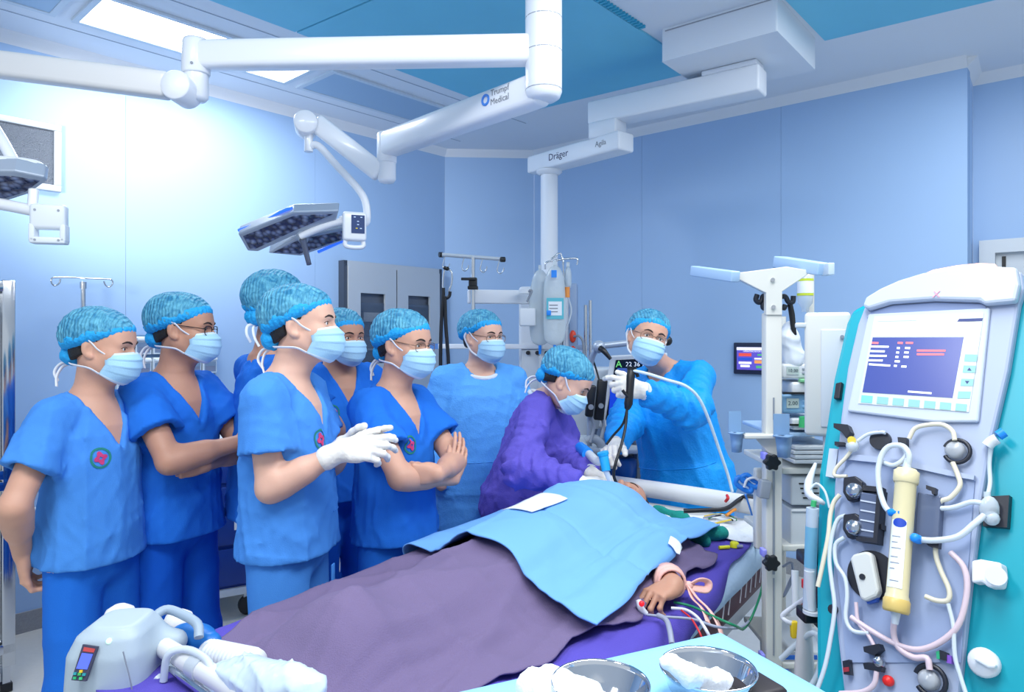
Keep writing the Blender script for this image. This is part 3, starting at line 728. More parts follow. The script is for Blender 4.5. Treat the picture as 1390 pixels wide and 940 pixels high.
    def pleat(p):
        l = h.loc(p)/k_; ph = np.arctan2(l[:, 0], l[:, 2]-.0); return .0013*np.sin(ph*30+2.5*np.sin(l[:, 1]*46+seed)+1.5*np.sin(l[:, 0]*60))
    def ruff(p):
        l = h.loc(p)/k_; ph = np.arctan2(l[:, 0], l[:, 1]); return .0022*np.sin(ph*44+2*np.sin(ph*7+seed))
    big = (A3(h.o)-.3, A3(h.o)+.3)
    cp = crown+[Prim(pleat, big[0], big[1], 0, 'd'), folds(seed+3, .0035, 22, 50, (1, 1, 1)), Prim(lambda p: (p-f0a)@nn, big[0], big[1], .030, '&')]
    cap = np_obj('surgical_cap', [polygonize(cp, .0054)], CAPM, root)
    bp = [group(crown+[Prim(lambda p: np.full(len(p), -.0022, dtype=np.float32), big[0], big[1], 0, 'd'), Prim(lambda p: (p-f0a)@nn-.001, big[0], big[1], .028, '&')]),
          Prim(ruff, big[0], big[1], 0, 'd'), Prim(lambda p: -((p-f0a)@nn)-.036*k_-.007*np.sin(h.loc(p)[:, 0]*60+h.loc(p)[:, 1]*90+seed), big[0], big[1], .004, '&')]
    ch = [polygonize(bp, .0054)]
    if bun:
        bn = [ell(q(0, -.098, -.040), (.050*k_, .034*k_, .036*k_), fr=h.np(), k=.02), Prim(ruff, big[0], big[1], 0, 'd'), folds(seed+8, .004, 60, 120, (1, 1, 1))]
        ch.append(polygonize(bn, .005))
    np_obj('cap_band', ch, CAPB, cap)
    # ---------------- eyes and brows
    for sx in (-1, 1):
        ec = q(sx*.0315, .0775, -.001); gd = h.d(gaze[0]+sx*.0, 1, gaze[1]).normalized()
        mb = MB().sph(ec, .0142*k_, 14); mb.mi = 1
        rot = gd.to_track_quat('Z', 'Y').to_matrix(); mb.sph(ec+gd*.0096*k_, (.0068*k_, .0068*k_, .0052*k_), 12, rot)
        obj('eye', mb, [EYEW, EYED], root)
        br = surf_many(hp, [q(sx*x, .16, z) for x, z in ((.013, .017), (.022, .0215), (.034, .0235), (.049, .018))], h.d(0, -1, 0), .0)
        obj('eyebrow', MB().tube(br, [.0022, .0036, .0034, .0016], n=6), BROW, root)
        ls = surf_many(hp, [q(sx*x, .16, z) for x, z in ((.0175, .0018), (.024, .0052), (.0315, .0060), (.039, .0046), (.047, .0004))], h.d(0, -1, 0), .0)
        obj('eyelash', MB().tube(ls, .0011, n=5), BROW, root)
    # ---------------- mask
    def mk(u, v, out=0):
        uu = (u*2-1); a = abs(uu)
        yf = np.interp(v, (0, .22, .5, .78, 1), (.108, .129, .131, .120, .082)); zc = np.interp(v, (0, .22, .5, .78, 1), (-.010, -.036, -.068, -.102, -.128))
        zs = -.022-.070*v; xs = np.interp(v, (0, .5, 1), (.069, .069, .058)); ys = np.interp(v, (0, .5, 1), (.046, .050, .026))
        z = zc+(zs-zc)*a**1.7; x = xs*math.sin(uu*PI/2); y = ys+(yf-ys)*max(0, math.cos(uu*PI/2))**.85
        pl = .0042*((v*4) % 1)*(1-a**3)
        n = Vector((x*1.4, y-.02, 0)).normalized(); return q(x+n.x*(pl+out), y+n.y*(pl+out), z)
    mb = MB(); nu, nv = 25, 33
    mb.grid(lambda u, v: mk(u, v), nu, nv)
    mb.m = [1 if (j < 2 or j > nv-4) else 0 for j in range(nv-1) for i in range(nu-1)]
    mask = obj('face_mask', mb, [MASKM, MASKW], root, solid=.0015)
    for sx in (-1, 1):
        u = 0 if sx < 0 else 1
        top = mk(u, .02); bot = mk(u, .98)
        hpn = group(hp)
        st = [top, q(sx*.078, .022, -.006), q(sx*.084, -.004, .018), q(sx*.088, -.040, .018), q(sx*.072, -.088, .012), q(0, -.126, .0)]
        if strap_style == 2: st = [top, q(sx*.080, .022, -.004), q(sx*.085, -.008, .022), q(sx*.090, -.030, .0), q(sx*.080, -.024, -.032), q(sx*.072, .0, -.070), bot]
        obj('mask_strap', MB().tube(st, .0052, n=6, flat=.3), STRAP, mask)
        if strap_style != 2:
            st = [bot, q(sx*.071, .0, -.074), q(sx*.066, -.040, -.070), q(sx*.045, -.080, -.068), q(0, -.094, -.068)]
            obj('mask_strap', MB().tube(st, .0052, n=6, flat=.3), STRAP, mask)
    if strap_style == 1:
        kn = [q(0, -.098, -.068), q(.012, -.122, -.085), q(.028, -.128, -.118), q(.040, -.118, -.150)]
        obj('mask_strap', MB().tube(kn, .0058, n=6, flat=.3), STRAP, mask)
        kn = [q(0, -.098, -.068), q(.0, -.135, -.075), q(.01, -.148, -.105), q(.012, -.132, -.135)]
        obj('mask_strap', MB().tube(kn, .0058, n=6, flat=.3), STRAP, mask)
    # ---------------- glasses
    if glasses:
        gm = GLASSF if glasses == 'dark' else GLASSG
        g = thing_part('glasses', root, q(0, .1, 0))
        for sx in (-1, 1):
            c = (sx*.034, .104, -.006); rx, rz = .0265, .0165
            rim = [q(c[0]+rx*math.copysign(abs(math.cos(t))**.6, math.cos(t)), c[1]-abs(c[0]+rx*math.cos(t))*.10, c[2]+rz*math.copysign(abs(math.sin(t))**.6, math.sin(t))) for t in np.linspace(0, 2*PI, 20, endpoint=False)]
            obj('rim', MB().tube(rim, .0013 if glasses != 'dark' else .0017, n=6, smooth=2, closed=True), gm, g)
            lm = MB(); lm.add(rim, [tuple(range(len(rim)))]); obj('lens', lm, LENS, g)
            obj('temple', MB().tube([q(sx*.060, .098, .0), q(sx*.070, .07, .004), q(sx*.079, .01, .010), q(sx*.081, -.02, .008)], .0017, n=6), gm, g)
        obj('bridge', MB().tube([q(-.0085, .1035, -.002), q(0, .108, .002), q(.0085, .1035, -.002)], .0014, n=6), gm, g)
    return dict(root=root, h=h, uf=uf, lo=lo_f, T=T, A=A, q=q, sp=sp)
def thing_part(name, parent, loc):
    o = bpy.data.objects.new(name, None); o.empty_display_size = .05
    return link(o, parent, loc)
FOLD_R = dict(el=(.25, .19, 1.08), wr=(-.055, .268, 1.195), fd=('T', -.75, -.4, .1), pn=('T', 0, -1, 0), pose='relaxed', thumb=(.2, .95, -.1)); FOLD_L = dict(el=(-.25, .19, 1.08), wr=(.06, .205, 1.13), fd=('T', .85, -.3, 0), pn=('T', 0, -1, 0), pose='fist')
# hands clasped behind the back
person('man in light blue scrubs with hands behind his back by the steel cabinet', P(140, 470, 2.30), 2, 6, 0, tyaw=-16, width=.88, hemz=.885, H=1.66, mat='b', pants='a', emblem=(.075, 1.24), seed=3, skin=0,
       arms={'R': dict(el=(.40, .06, 1.10), wr=(.155, -.12, .93), fd=(.05, .12, -1), pn=(.9, .35, 0), pose='hold', spread=0, thumb=(.25, .95, -.1)), 'L': dict(el=(-.26, -.12, 1.1), wr=(-.02, -.19, .97), fd=('T', .55, -.1, -.8), pn=('T', 0, -1, 0), pose='hold')})
# arms folded, dark spectacles
person('man in blue scrubs with folded arms and dark-rimmed glasses before the drawer rack', P(250, 446, 2.56), 3, 2, 0, tyaw=-22, width=.9, hemz=.86, H=1.73, mat='a', pants='c', emblem=False, seed=12, skin=1, glasses='dark',
       arms={'R': dict(FOLD_R), 'L': dict(FOLD_L)})
# seen from behind
person('tall man in scrubs with his back turned standing behind the gesturing man', P(378, 416, 2.72), 58, 0, 0, tyaw=40, base=(-.955, 2.73, 0), leg_shift=(.08, -.02, 0), width=.95, H=1.80, mat='a', pants='a', seed=21, skin=1, cap_scale=1.03,
       arms={'R': dict(FOLD_R), 'L': dict(FOLD_L, hide=True)})
# front man, gloved hands raised
person('man in light blue scrubs gesturing with white gloved hands beside the bed', P(411, 441, 2.26), -2, -3, 0, tyaw=-6, width=.96, hemz=.885, arm_k=.92, H=1.745, mat='b', pants='b', emblem=(.05, 1.24), seed=33, skin=2, gloves='RL', strings=True, cap_tilt=.004,
       arms={'R': dict(el=P(374, 665, 2.08), wr=P(464, 611, 2.10), fd=(1, .05, .06), pn=(0, .8, -.5), pose='relaxed', spread=7, curls=[(16, 24, 18), (22, 30, 22), (28, 36, 24), (34, 40, 26)]), 'L': dict(el=(-.22, .05, 1.05), wr=P(466, 606, 2.22), fd=(1, -.1, .2), pn=(0, -.9, -.3), pose='relaxed', curls=[(4, 8, 6), (10, 14, 10), (14, 18, 12), (18, 22, 16)])})
# between and behind
person('man in scrubs partly hidden between two colleagues in front of the glass cabinet', P(466, 458, 3.15), -44, 2, 0, tyaw=-52, H=1.735, mat='a', pants='c', seed=41, skin=1, emblem=(.08, 1.24))
# arms folded, thin glasses
person('man in blue scrubs with folded arms and thin-rimmed glasses beside the bed', P(549, 467, 2.55), -28, 4, 0, tyaw=-30, width=.9, hemz=.875, H=1.665, mat='a', pants='a', emblem=(.06, 1.24), seed=52, skin=0, glasses='wire',
       arms={'R': dict(el=(.25, .19, 1.08), wr=(-.085, .205, 1.10), fd=('T', -.48, .02, .87), pn=('T', -.35, -.9, 0), pose='flat', thumb=(.3, .9, -.1), curls=[(6, 8, 6), (8, 10, 8), (10, 12, 8), (12, 14, 10)]), 'L': dict(el=(-.25, .19, 1.08), wr=(.075, .255, 1.15), fd=('T', .55, -.83, .0), pn=('T', -.8, -.5, 0), pose='fist', thumb=(.1, .95, -.3))})
# gowned man with glasses
person('man in sky blue gown and thin-rimmed glasses standing behind the bending woman', P(655, 457, 3.36), -46, 2, 0, tyaw=-72, H=1.715, outfit='gown', mat='sky', collar='round', seed=61, skin=2, glasses='wire', strap_style=2, bun=False, width=1.12,
       arms={'R': dict(el=(.27, -.02, 1.08), wr=(.22, .13, .90), fd=(.2, -.2, -1), pn=(1, 0, 0), hide=True), 'L': dict(el=(-.27, -.02, 1.08), wr=(-.20, .13, .9), fd=(-.2, -.2, -1), pn=(-1, 0, 0), hide=True)})
# woman bending over the patient
woman = person('woman in violet gown bending over the patient at the bed head', P(770, 516, 2.86), -16, 34, 0, tyaw=-18, H=1.62, base=(.03, 3.03, 0), lean=18, outfit='gown', mat='violet', seed=71, skin=2, gloves='RL', fem=1, collar='round', width=1.0,
       arms={'R': dict(el=P(722, 662, 2.62), wr=P(788, 656, 2.60), fd=(.95, .25, -.02), pn=(.2, .3, -.9), pose='hold', curls=[(20, 30, 18), (24, 32, 20), (28, 36, 22), (34, 40, 24)]), 'L': dict(el=P(772, 630, 2.92), wr=P(802, 643, 2.72), fd=(.9, -.1, -.35), pn=(.0, -.5, -.8), pose='hold')})
# anaesthetist with endoscope
doctor = person('man in azure gown holding an endoscope at the head of the bed', P(879, 459, 3.12), -84, -2, -17, tyaw=-136, H=1.735, base=(.825, 3.27, 0), lean=10, slean=8, outfit='gown', mat='azure', seed=82, skin=0, glasses='wire', gloves='RL', strap_style=2, bun=False, width=1.06,
       arms={'R': dict(el=P(842, 600, 3.10), wr=P(834, 612, 2.90), fd=(-.45, -.75, -.1), pn=(.5, .2, -.8), pose='hold'), 'L': dict(el=P(952, 575, 2.86), wr=P(872, 530, 2.80), fd=(-1, -.12, .22), pn=(-.2, .9, -.4), pose='grip', curls=[(20, 30, 20), (45, 70, 40), (55, 75, 45), (60, 80, 45)])})
# ------------------------------------------------------------------ ceiling-hung surgical lights
ZV = Vector((0, 0, 1))
ENAMEL = M('lamp_enamel', (236, 239, 245), .28, coat=.3)
RINGD = M('joint_line', (150, 156, 166), .5)
LENSF = M('led_lens_field', (92, 106, 150), .22, spec=.8)
def lens_field():
    nt = LENSF.node_tree; b = nt.nodes['Principled BSDF']; tc = nt.nodes.new('ShaderNodeTexCoord'); v = nt.nodes.new('ShaderNodeTexVoronoi'); v.inputs['Scale'].default_value = 38
    cr = nt.nodes.new('ShaderNodeValToRGB'); cr.color_ramp.elements[0].color = lin((150, 164, 200)); cr.color_ramp.elements[1].color = lin((38, 44, 76)); cr.color_ramp.elements[1].position = .62
    bp = nt.nodes.new('ShaderNodeBump'); bp.inputs['Strength'].default_value = .9; bp.inputs['Distance'].default_value = .01; bp.invert = True
    nt.links.new(tc.outputs['Object'], v.inputs['Vector']); nt.links.new(v.outputs['Distance'], cr.inputs['Fac']); nt.links.new(cr.outputs['Color'], b.inputs['Base Color'])
    nt.links.new(v.outputs['Distance'], bp.inputs['Height']); nt.links.new(bp.outputs['Normal'], b.inputs['Normal'])
lens_field()
GLOWB = M('blue_light_guide', (40, 96, 255), .3, emit=1.1)
ALU = M('satin_aluminium', (168, 180, 196), .35, metal=.3)
def arm_bar(name, a, b, w, h, mat, parent, bev=.018, zup=ZV):
    a, b = Vector(a), Vector(b); d = (b-a).normalized(); sd = d.cross(zup).normalized(); up = sd.cross(d)
    return obj(name, MB().box((a+b)/2, ((b-a).length, w, h), basis(d, sd, up), bev=bev), mat, parent)
col = P(738, 100, 2.35); zb = P(738, 137, 2.35).z
sl = thing('surgical_light', 'white ceiling-mounted surgical light with two jointed arms and lamp heads', 'surgical light', (col.x, col.y, CEIL))
c_o = obj('column', MB().lathe((col.x, col.y, zb), (0, 0, 1), [(0, 0), (.0, .040), (.010, .055), (.028, .062), (.06, .0625), (CEIL-zb, .0625)]), ENAMEL, sl)
for y in (26, 71, 123): obj('joint_ring', MB().cyl((col.x, col.y, P(738, y, 2.35).z-.0015), (col.x, col.y, P(738, y, 2.35).z+.0015), .0631), RINGD, c_o)
obj('ceiling_canopy', MB().lathe((col.x, col.y, CEIL), (0, 0, -1), [(0, .14), (.05, .14), (.07, .10), (.075, .06)]), ENAMEL, sl)
# upper arm to the left
zu = P(700, 68, 2.35).z; j1 = Vector(((266-CX)/FPX*2.40, 2.40, zu))
ua = arm_bar('upper_arm', (col.x, col.y, zu), j1, .075, .098, ENAMEL, sl, .02)
k1 = obj('joint_housing', MB().lathe((j1.x, j1.y, P(266, 102, 2.4).z), (0, 0, 1), [(0, 0), (0, .044), (.006, .047), (.11, .045), (.122, .040), (.126, 0)]), ENAMEL, sl)
obj('screw', MB().cyl(P(260, 85, 2.35), P(260, 85, 2.362), .005, n=10), RINGD, k1)
kz = P(266, 118, 2.4).z
obj('lower_knuckle', MB().lathe((j1.x, j1.y, P(266, 139, 2.4).z), (0, 0, 1), [(0, 0), (.004, .030), (.016, .041), (.095, .041)]), ENAMEL, sl)
j2 = P(0, 88, 2.38); hubc = P(243, 119, 2.34); ex = hubc+(j2-hubc)*2.1
obj('knuckle_disc', MB().lathe(hubc+Vector((0, .07, 0)), (0, -1, 0), [(0, .050), (.098, .050), (.104, .046), (.104, 0)]), ENAMEL, sl)
obj('knuckle_shade', MB().cyl(P(254, 136, 2.40), P(254, 139, 2.40), .034), DARKB, sl)
arm_bar('spring_arm', hubc+(j2-hubc).normalized()*.03, ex, .07, .088, M('arm_cream', (222, 222, 222), .35), sl, .018)
# lower arm to the right-hand lamp
zl = P(735, 120, 2.35).z; d2 = (zl-CAMZ)*FPX/(CY-197); j3 = Vector(((525-CX)/FPX*d2, d2, zl))
la = arm_bar('lower_arm', Vector((col.x, col.y, zl)), j3, .085, .108, ENAMEL, sl, .022)
ad = (j3-Vector((col.x, col.y, zl))).normalized(); an = ad.cross(ZV).normalized(); an = an if an.y < 0 else -an
LOGO = M('logo_blue', (70, 140, 230), .5); INK = M('grey_ink', (130, 136, 146), .6); INKD = M('navy_ink', (40, 50, 90), .6)
lp = Vector((col.x, col.y, zl))+ad*.22+an*.0435+Vector((0, 0, .012))
xd = -ad if (-ad).x > 0 else ad
obj('logo_ring', MB().tube([lp-xd*.03+(xd*math.cos(t)+ZV*math.sin(t))*.017 for t in np.linspace(0, 2*PI, 18, endpoint=False)], .005, n=6, smooth=1, closed=True), LOGO, la)
text('lettering', 'Trumpf\nMedical', .032, lp+xd*.045, xd, ZV, INK, la, align='CENTER')
k3 = obj('joint_housing', MB().lathe((j3.x, j3.y, P(525, 222, d2).z), (0, 0, 1), [(0, 0), (0, .040), (.006, .043), (.125, .043), (.135, .036), (.137, 0)]), ENAMEL, sl)
obj('lower_knuckle', MB().lathe((j3.x, j3.y, P(525, 250, d2).z), (0, 0, 1), [(0, 0), (.006, .03), (.02, .040), (.10, .040)]), ENAMEL, sl)
s0 = P(517, 236, d2); s1 = P(428, 166, d2)
arm_bar('spring_arm', s0, s1, .06, .085, ENAMEL, sl, .018)
obj('knuckle_disc', MB().lathe(P(421, 170, d2)+Vector((-.03, .05, 0)), (.25, -1, 0), [(0, .05), (.11, .05), (.115, .045), (.115, 0)]), ENAMEL, sl)
obj('yoke_post', MB().cyl(P(419, 158, d2), P(419, 206, d2), .019), ENAMEL, sl)
obj('yoke_tube', MB().tube([P(419, 200, d2), P(432, 198, d2), P(458, 226, d2), P(484, 254, d2), P(496, 274, d2), P(498, 300, d2), P(490, 306, d2)], .0165, n=12), ENAMEL, sl)
def lamp_head(parent, C, nrm, pa, pb, hand, ctrl, guide_a, arm_pts):
    """two lens wings traced on a tilted plane; thickness goes up and away"""
    nrm = Vector(nrm).normalized(); o = Vector((0, 0, CAMZ))
    def on(px, py, off=0):
        dr = Vector(((px-CX)/FPX, 1, -(py-CY)/FPX)); t = (Vector(C)+nrm*off-o).dot(nrm)/dr.dot(nrm); return o+dr*t
    root = thing_part('lamp_head', parent, C)
    for nm, poly, face in pa:
        pts = [on(x, y) for x, y in poly]; n = len(pts); mb = MB()
        mb.add(pts+[p-nrm*.055 for p in pts], [tuple(range(n)), tuple(range(2*n-1, n-1, -1))]+[(i, n+i, n+(i+1) % n, (i+1) % n) for i in range(n)])
        obj(nm, mb, [ALU], root, bevel=.006)
        fp = [on(x, y, .002) for x, y in face]; mb = MB(); k = len(fp); mb.add(fp+[p-nrm*.002 for p in fp], [tuple(range(k)), tuple(range(2*k-1, k-1, -1))]+[(i, k+i, k+(i+1) % k, (i+1) % k) for i in range(k)])
        obj('lens_field', mb, LENSF, root)
    for g in guide_a: obj('light_guide', MB().tube([on(x, y, z) for x, y, z in g], .008, n=8), GLOWB, root)
    for g, r in arm_pts: obj('lamp_bracket', MB().tube([on(x, y, z) for x, y, z in g], r, n=10), ENAMEL, root)
    return root, on
lr, on = lamp_head(sl, P(405, 318, d2), (.10, -.62, -.78), [
    ('lamp_wing', [(323, 318), (398, 288), (460, 286), (456, 300), (395, 322), (350, 342), (336, 341)], [(330, 321), (400, 293), (452, 291), (394, 316), (347, 338), (339, 338)]),
    ('lamp_wing', [(364, 344), (404, 322), (470, 309), (476, 316), (470, 326), (408, 348)], [(371, 343), (406, 326), (466, 314), (470, 318), (462, 326), (406, 345)])], None, None, None,
    [[(324, 313, -.03), (360, 300, -.03), (385, 286, -.03), (397, 283, -.03)], [(432, 342, -.02), (452, 333, -.02), (472, 324, -.02)]],
    [([(468, 300, .0), (445, 306, .0), (420, 316, .01), (408, 322, .02)], .016), ([(498, 300, -.02), (480, 296, -.02), (462, 300, -.01)], .02)])
obj('handle_mount', MB().cyl(on(411, 321, .0), on(412, 327, .03), .030, .020), ALU, lr)
obj('sterile_handle', MB().lathe(on(411, 325, .03), on(419, 357, .09)-on(411, 325, .03), [(0, .016), (.02, .013), (.10, .011), (.115, .011), (.118, 0)]), M('handle_grey', (120, 124, 140), .35, metal=.6), lr)
cp_ = P(481, 308, d2-.06); cx_ = Vector((.93, .36, 0)).normalized(); cn = Vector((.36, -.93, 0))
cpo = obj('control_box', MB().box(cp_, (.10, .045, .125), basis(cx_, -cn, ZV), bev=.012), ENAMEL, lr)
obj('control_pad', MB().box(cp_+cn*.024+cx_*.012+ZV*.008, (.056, .003, .078), basis(cx_, -cn, ZV)), M('control_pad_navy', (26, 58, 112), .4), cpo)
KEYW = M('key_print', (200, 220, 245), .5); KEYY = M('key_yellow', (230, 210, 60), .5)
for k, (u, v, m) in enumerate(((-.014, .03, KEYW), (.014, .03, KEYW), (0, .012, KEYW), (0, -.002, KEYW), (-.006, -.018, KEYY), (.012, -.018, KEYW))): obj('key_mark', MB().box(cp_+cn*.0262+cx_*(.012+u)+ZV*(.008+v), (.008, .001, .004), basis(cx_, -cn, ZV)), m, cpo)
obj('box_handle', MB().tube([cp_+cx_*-.035-ZV*.05, cp_+cx_*-.035-ZV*.085, cp_+cx_*.035-ZV*.085, cp_+cx_*.035-ZV*.05], .010, n=8), ENAMEL, lr)
# left lamp head, mostly outside the frame
obj('yoke_tube', MB().tube([ex, ex+Vector((.0, 0, -.12)), P(-60, 100, 2.4), P(-30, 140, 2.38), P(0, 186, 2.36), P(22, 226, 2.34)], .019, n=12), ENAMEL, sl)
ll, on2 = lamp_head(sl, P(0, 250, 2.34), (.16, -.42, -.89), [
    ('lamp_wing', [(-90, 232), (20, 232), (60, 240), (64, 246), (38, 264), (10, 273), (-90, 270)], [(-86, 238), (18, 240), (54, 246), (34, 261), (8, 269), (-86, 266)])], None, None, None,
    [[(-60, 224, -.04), (10, 227, -.04), (50, 232, -.04), (64, 236, -.04)]], [])
obj('wing_shell', MB().tube([on2(-60, 222, -.05), on2(10, 224, -.05), on2(48, 228, -.05), on2(60, 234, -.04)], [.03, .03, .028, .016], n=10), ENAMEL, ll)
obj('lamp_bracket', MB().tube([P(-20, 274, 2.34), P(10, 279, 2.34), P(50, 287, 2.33)], .020, n=12), ENAMEL, ll)
obj('lamp_bracket', MB().tube([P(46, 258, 2.34), P(44, 282, 2.33)], .016, n=10), ENAMEL, ll)
bx_ = Vector((.97, .24, 0)); bn = Vector((.24, -.97, 0)); bc = P(67, 305, 2.33)
fr_ = [(0, .058, .108, .030), (0, -.058, .108, .022), (-.045, 0, .020, .12), (.045, 0, .020, .12)]
bo = obj('control_box', MB().box(bc+ZV*.025, (.108, .045, .085), basis(bx_, -bn, ZV), bev=.012), WHITE2, ll)
for u, w_ in ((-.046, .018), (.046, .018)): obj('box_side', MB().box(bc+bx_*u-ZV*.03, (w_, .045, .06), basis(bx_, -bn, ZV), bev=.005), WHITE2, bo)
obj('box_foot', MB().box(bc-ZV*.055, (.108, .045, .022), basis(bx_, -bn, ZV), bev=.006), WHITE2, bo)
for u, v in ((-.035, .045), (.035, .045), (-.035, -.055), (.035, -.055)): obj('screw', MB().cyl(bc+bx_*u+ZV*v+bn*.022, bc+bx_*u+ZV*v+bn*.0245, .004, n=8), RINGD, bo)

# ------------------------------------------------------------------ ceiling supply pendant
PEND = M('pendant_white', (224, 230, 238), .4)
pen = thing('supply_pendant', 'white ceiling pendant with two swivel arms and a column above the corner', 'medical pendant', (1.22, 3.70, CEIL))
q4 = [(.789, 3.648), (1.257, 3.279), (1.649, 3.759), (1.18, 4.13)]
obj('ceiling_box', MB().prism(q4, 3.049, CEIL), PEND, pen, bevel=.008)
obj('cover_seam', MB().box((1.02, 3.462, 3.205), (.55, .004, .004), rotz(R(-38.2))), RINGD, pen)
sj = Vector((1.27, 3.66, 0))
obj('swivel_bearing', MB().cyl((1.22, 3.72, 2.98), (1.22, 3.72, 3.06), .06), M('bearing_brass', (150, 130, 100), .3, metal=.8), pen)
a1r, a1l = Vector((1.279, 3.584, 2.951)), Vector((.454, 4.18, 2.951)); w1 = Vector((.63, .78, 0))
def slab(name, r, l, wv, w, h, par, bev=.012):
    d = (l-r).normalized(); n = Vector((-d.y, d.x, 0)); n = n if n.dot(wv) > 0 else -n
    return obj(name, MB().box((r+l)/2+n*w/2, ((l-r).length, w, h), basis(d, n, ZV), bev=bev), PEND, par)
slab('swivel_arm', a1r, a1l, w1, .15, .138, pen)
slab('arm_cap', a1r+Vector((-.01, .008, .082)), a1r.lerp(a1l, .3)+Vector((0, .008, .082)), w1, .13, .028, pen, .006)
a2r, a2l = Vector((.619, 4.01, 2.745)), Vector((.098, 4.618, 2.745))
obj('swivel_joint', MB().box((.575, 4.17, 2.84), (.19, .14, .10), rotz(R(-38)), bev=.012), PEND, pen)
a2 = slab('swivel_arm', a2r, a2l, w1, .14, .112, pen, .014)
a2d = (a2r-a2l).normalized(); a2n = Vector((-a2d.y, a2d.x, 0)); a2n = a2n if a2n.y < 0 else -a2n
text('lettering', 'Dräger', .062, a2l+a2d*.30+a2n*.001+ZV*.005, a2d, ZV, INKD, a2)
text('lettering', 'Agila', .045, a2l+a2d*.66+a2n*.001+ZV*.005, a2d, ZV, INK, a2)
pc = Vector((.245, 4.55, 0))
obj('collar', MB().lathe(pc+ZV*2.69, (0, 0, -1), [(0, .085), (.012, .085), (.03, .06)]), PEND, pen)
obj('drop_column', MB().cyl(pc+ZV*1.95, pc+ZV*2.69, .057, n=28), PEND, pen)
# supply head at the foot of the column
PF = basis(Vector((.985, -.17, 0)), Vector((.17, .985, 0)), ZV); PEN = lambda x, y, z: pc+PF@Vector((x, y, 0))+ZV*z
obj('supply_head', MB().box(PEN(-.02, .02, 1.35), (.34, .22, 1.15), PF, bev=.02), PEND, pen)
obj('socket_panel', MB().box(PEN(.165, -.06, 1.55), (.05, .10, .78), PF, bev=.006), M('panel_grey_blue', (142, 164, 196), .45), pen)
REDS = M('red_socket', (226, 66, 40), .4)
for z in (1.60, 1.50): obj('gas_socket', MB().sph(PEN(.165, -.118, z), (.022, .014, .040), 14), REDS, pen)
obj('steel_front', MB().box(PEN(-.06, -.11, 1.32), (.21, .03, .40), PF, bev=.004), STEEL, pen)
obj('steel_rib', MB().box(PEN(-.03, -.13, 1.30), (.05, .02, .36), PF, bev=.004), STEEL, pen)
for x in (-.12, -.06, .0): obj('knob', MB().cyl(PEN(x, -.125, 1.495), PEN(x, -.15, 1.495), .013, n=12), BLACKM, pen)
obj('equipment_rail', MB().box(PEN(-.38, -.13, 1.535), (.72, .03, .032), PF, bev=.004), WHITEM, pen)
obj('rail_end', MB().box(PEN(-.745, -.13, 1.535), (.06, .034, .036), PF), M('blue_end_cap', (90, 140, 210), .5), pen)
obj('rail_stub', MB().box(PEN(.27, -.09, 1.53), (.20, .03, .03), PF, bev=.004), M('panel_grey_blue'), pen)
for x in (.245, .275): obj('side_post', MB().cyl(PEN(x, -.10, 1.0), PEN(x, -.10, 1.80 if x < .26 else 1.83), .011, n=12), STEEL2, pen)
obj('power_lead', MB().tube([PEN(.175, -.13, 1.60), PEN(.21, -.16, 1.60), PEN(.235, -.15, 1.54), PEN(.235, -.14, 1.3), PEN(.23, -.13, 1.1)], .008, n=8), GREYM, pen)
# white extension arm with the infusion crossbar
ip = P(642, 400, 4.25)
obj('extension_arm', MB().box((P(640, 403, 4.25)+P(716, 403, 4.32))/2+Vector((0, .03, 0)), (.40, .07, .085), rotz(R(10)), bev=.008), WHITEM, pen)
obj('arm_clamp', MB().box(P(716, 431, 4.25), (.10, .08, .11), rotz(0), bev=.01), WHITE2, pen)
obj('clamp_knob', MB().cyl(P(712, 393, 4.22), P(712, 399, 4.22), .035, n=16), WHITE2, pen)
obj('clamp_lever', MB().tube([P(716, 396, 4.2), P(722, 395, 4.2), P(715, 410, 4.2)], .008, n=6), GREYM, pen)
iv = thing('infusion_crossbar', 'steel drip pole with a black-tipped crossbar of four hooks above the gowned man', 'drip stand', P(642, 416, 4.20))
obj('pole', MB().cyl(P(642, 500, 4.20), P(642, 349, 4.20), .0135, n=14), STEEL2, iv)
cb = obj('crossbar', MB().cyl(P(600, 346, 4.18), P(681, 352, 4.22), .012, n=12), STEEL, iv)
for e in ((598, 346), (682, 352.5)): obj('tip', MB().cyl(P(e[0]-2, e[1], 4.19), P(e[0]+3, e[1], 4.20), .0165, n=12), BLACKM, iv)
for x in (603, 629, 654, 677):
    y = 346+(x-600)*.075; obj('hook', MB().tube([P(x+1, y+2, 4.19), P(x-1, y+9, 4.19), P(x-2, y+16, 4.19), P(x+2, y+20, 4.19), P(x+6, y+16, 4.19), P(x+7, y+12, 4.19)], .0035, n=6), STEEL2, iv)
obj('clamp', MB().box(P(642, 385, 4.19), (.05, .05, .07), bev=.008), BLACKM, iv); obj('clamp_lever', MB().box(P(636, 379, 4.16), (.09, .02, .016), rotz(.1), bev=.004), BLACKM, iv); obj('clamp_foot', MB().box(P(642, 391, 4.19), (.062, .062, .02), bev=.004), BLACKM, iv)
st = thing('stethoscope', 'black stethoscope hanging from the crossbar hook beside the glass cabinet', 'stethoscope', P(603, 366, 4.15))
mb = MB().tube([P(604, 364, 4.15), P(602, 372, 4.15), P(601, 388, 4.15), P(602, 395, 4.15)], .006, n=6).tube([P(607, 364, 4.15), P(613, 370, 4.15), P(613, 384, 4.15), P(609, 396, 4.15)], .006, n=6)
obj('ear_tubes', mb, STEEL2, st); obj('ear_tips', MB().sph(P(607, 365, 4.14), .013, 10).sph(P(604, 364, 4.14), .012, 10), BLACKM, st)
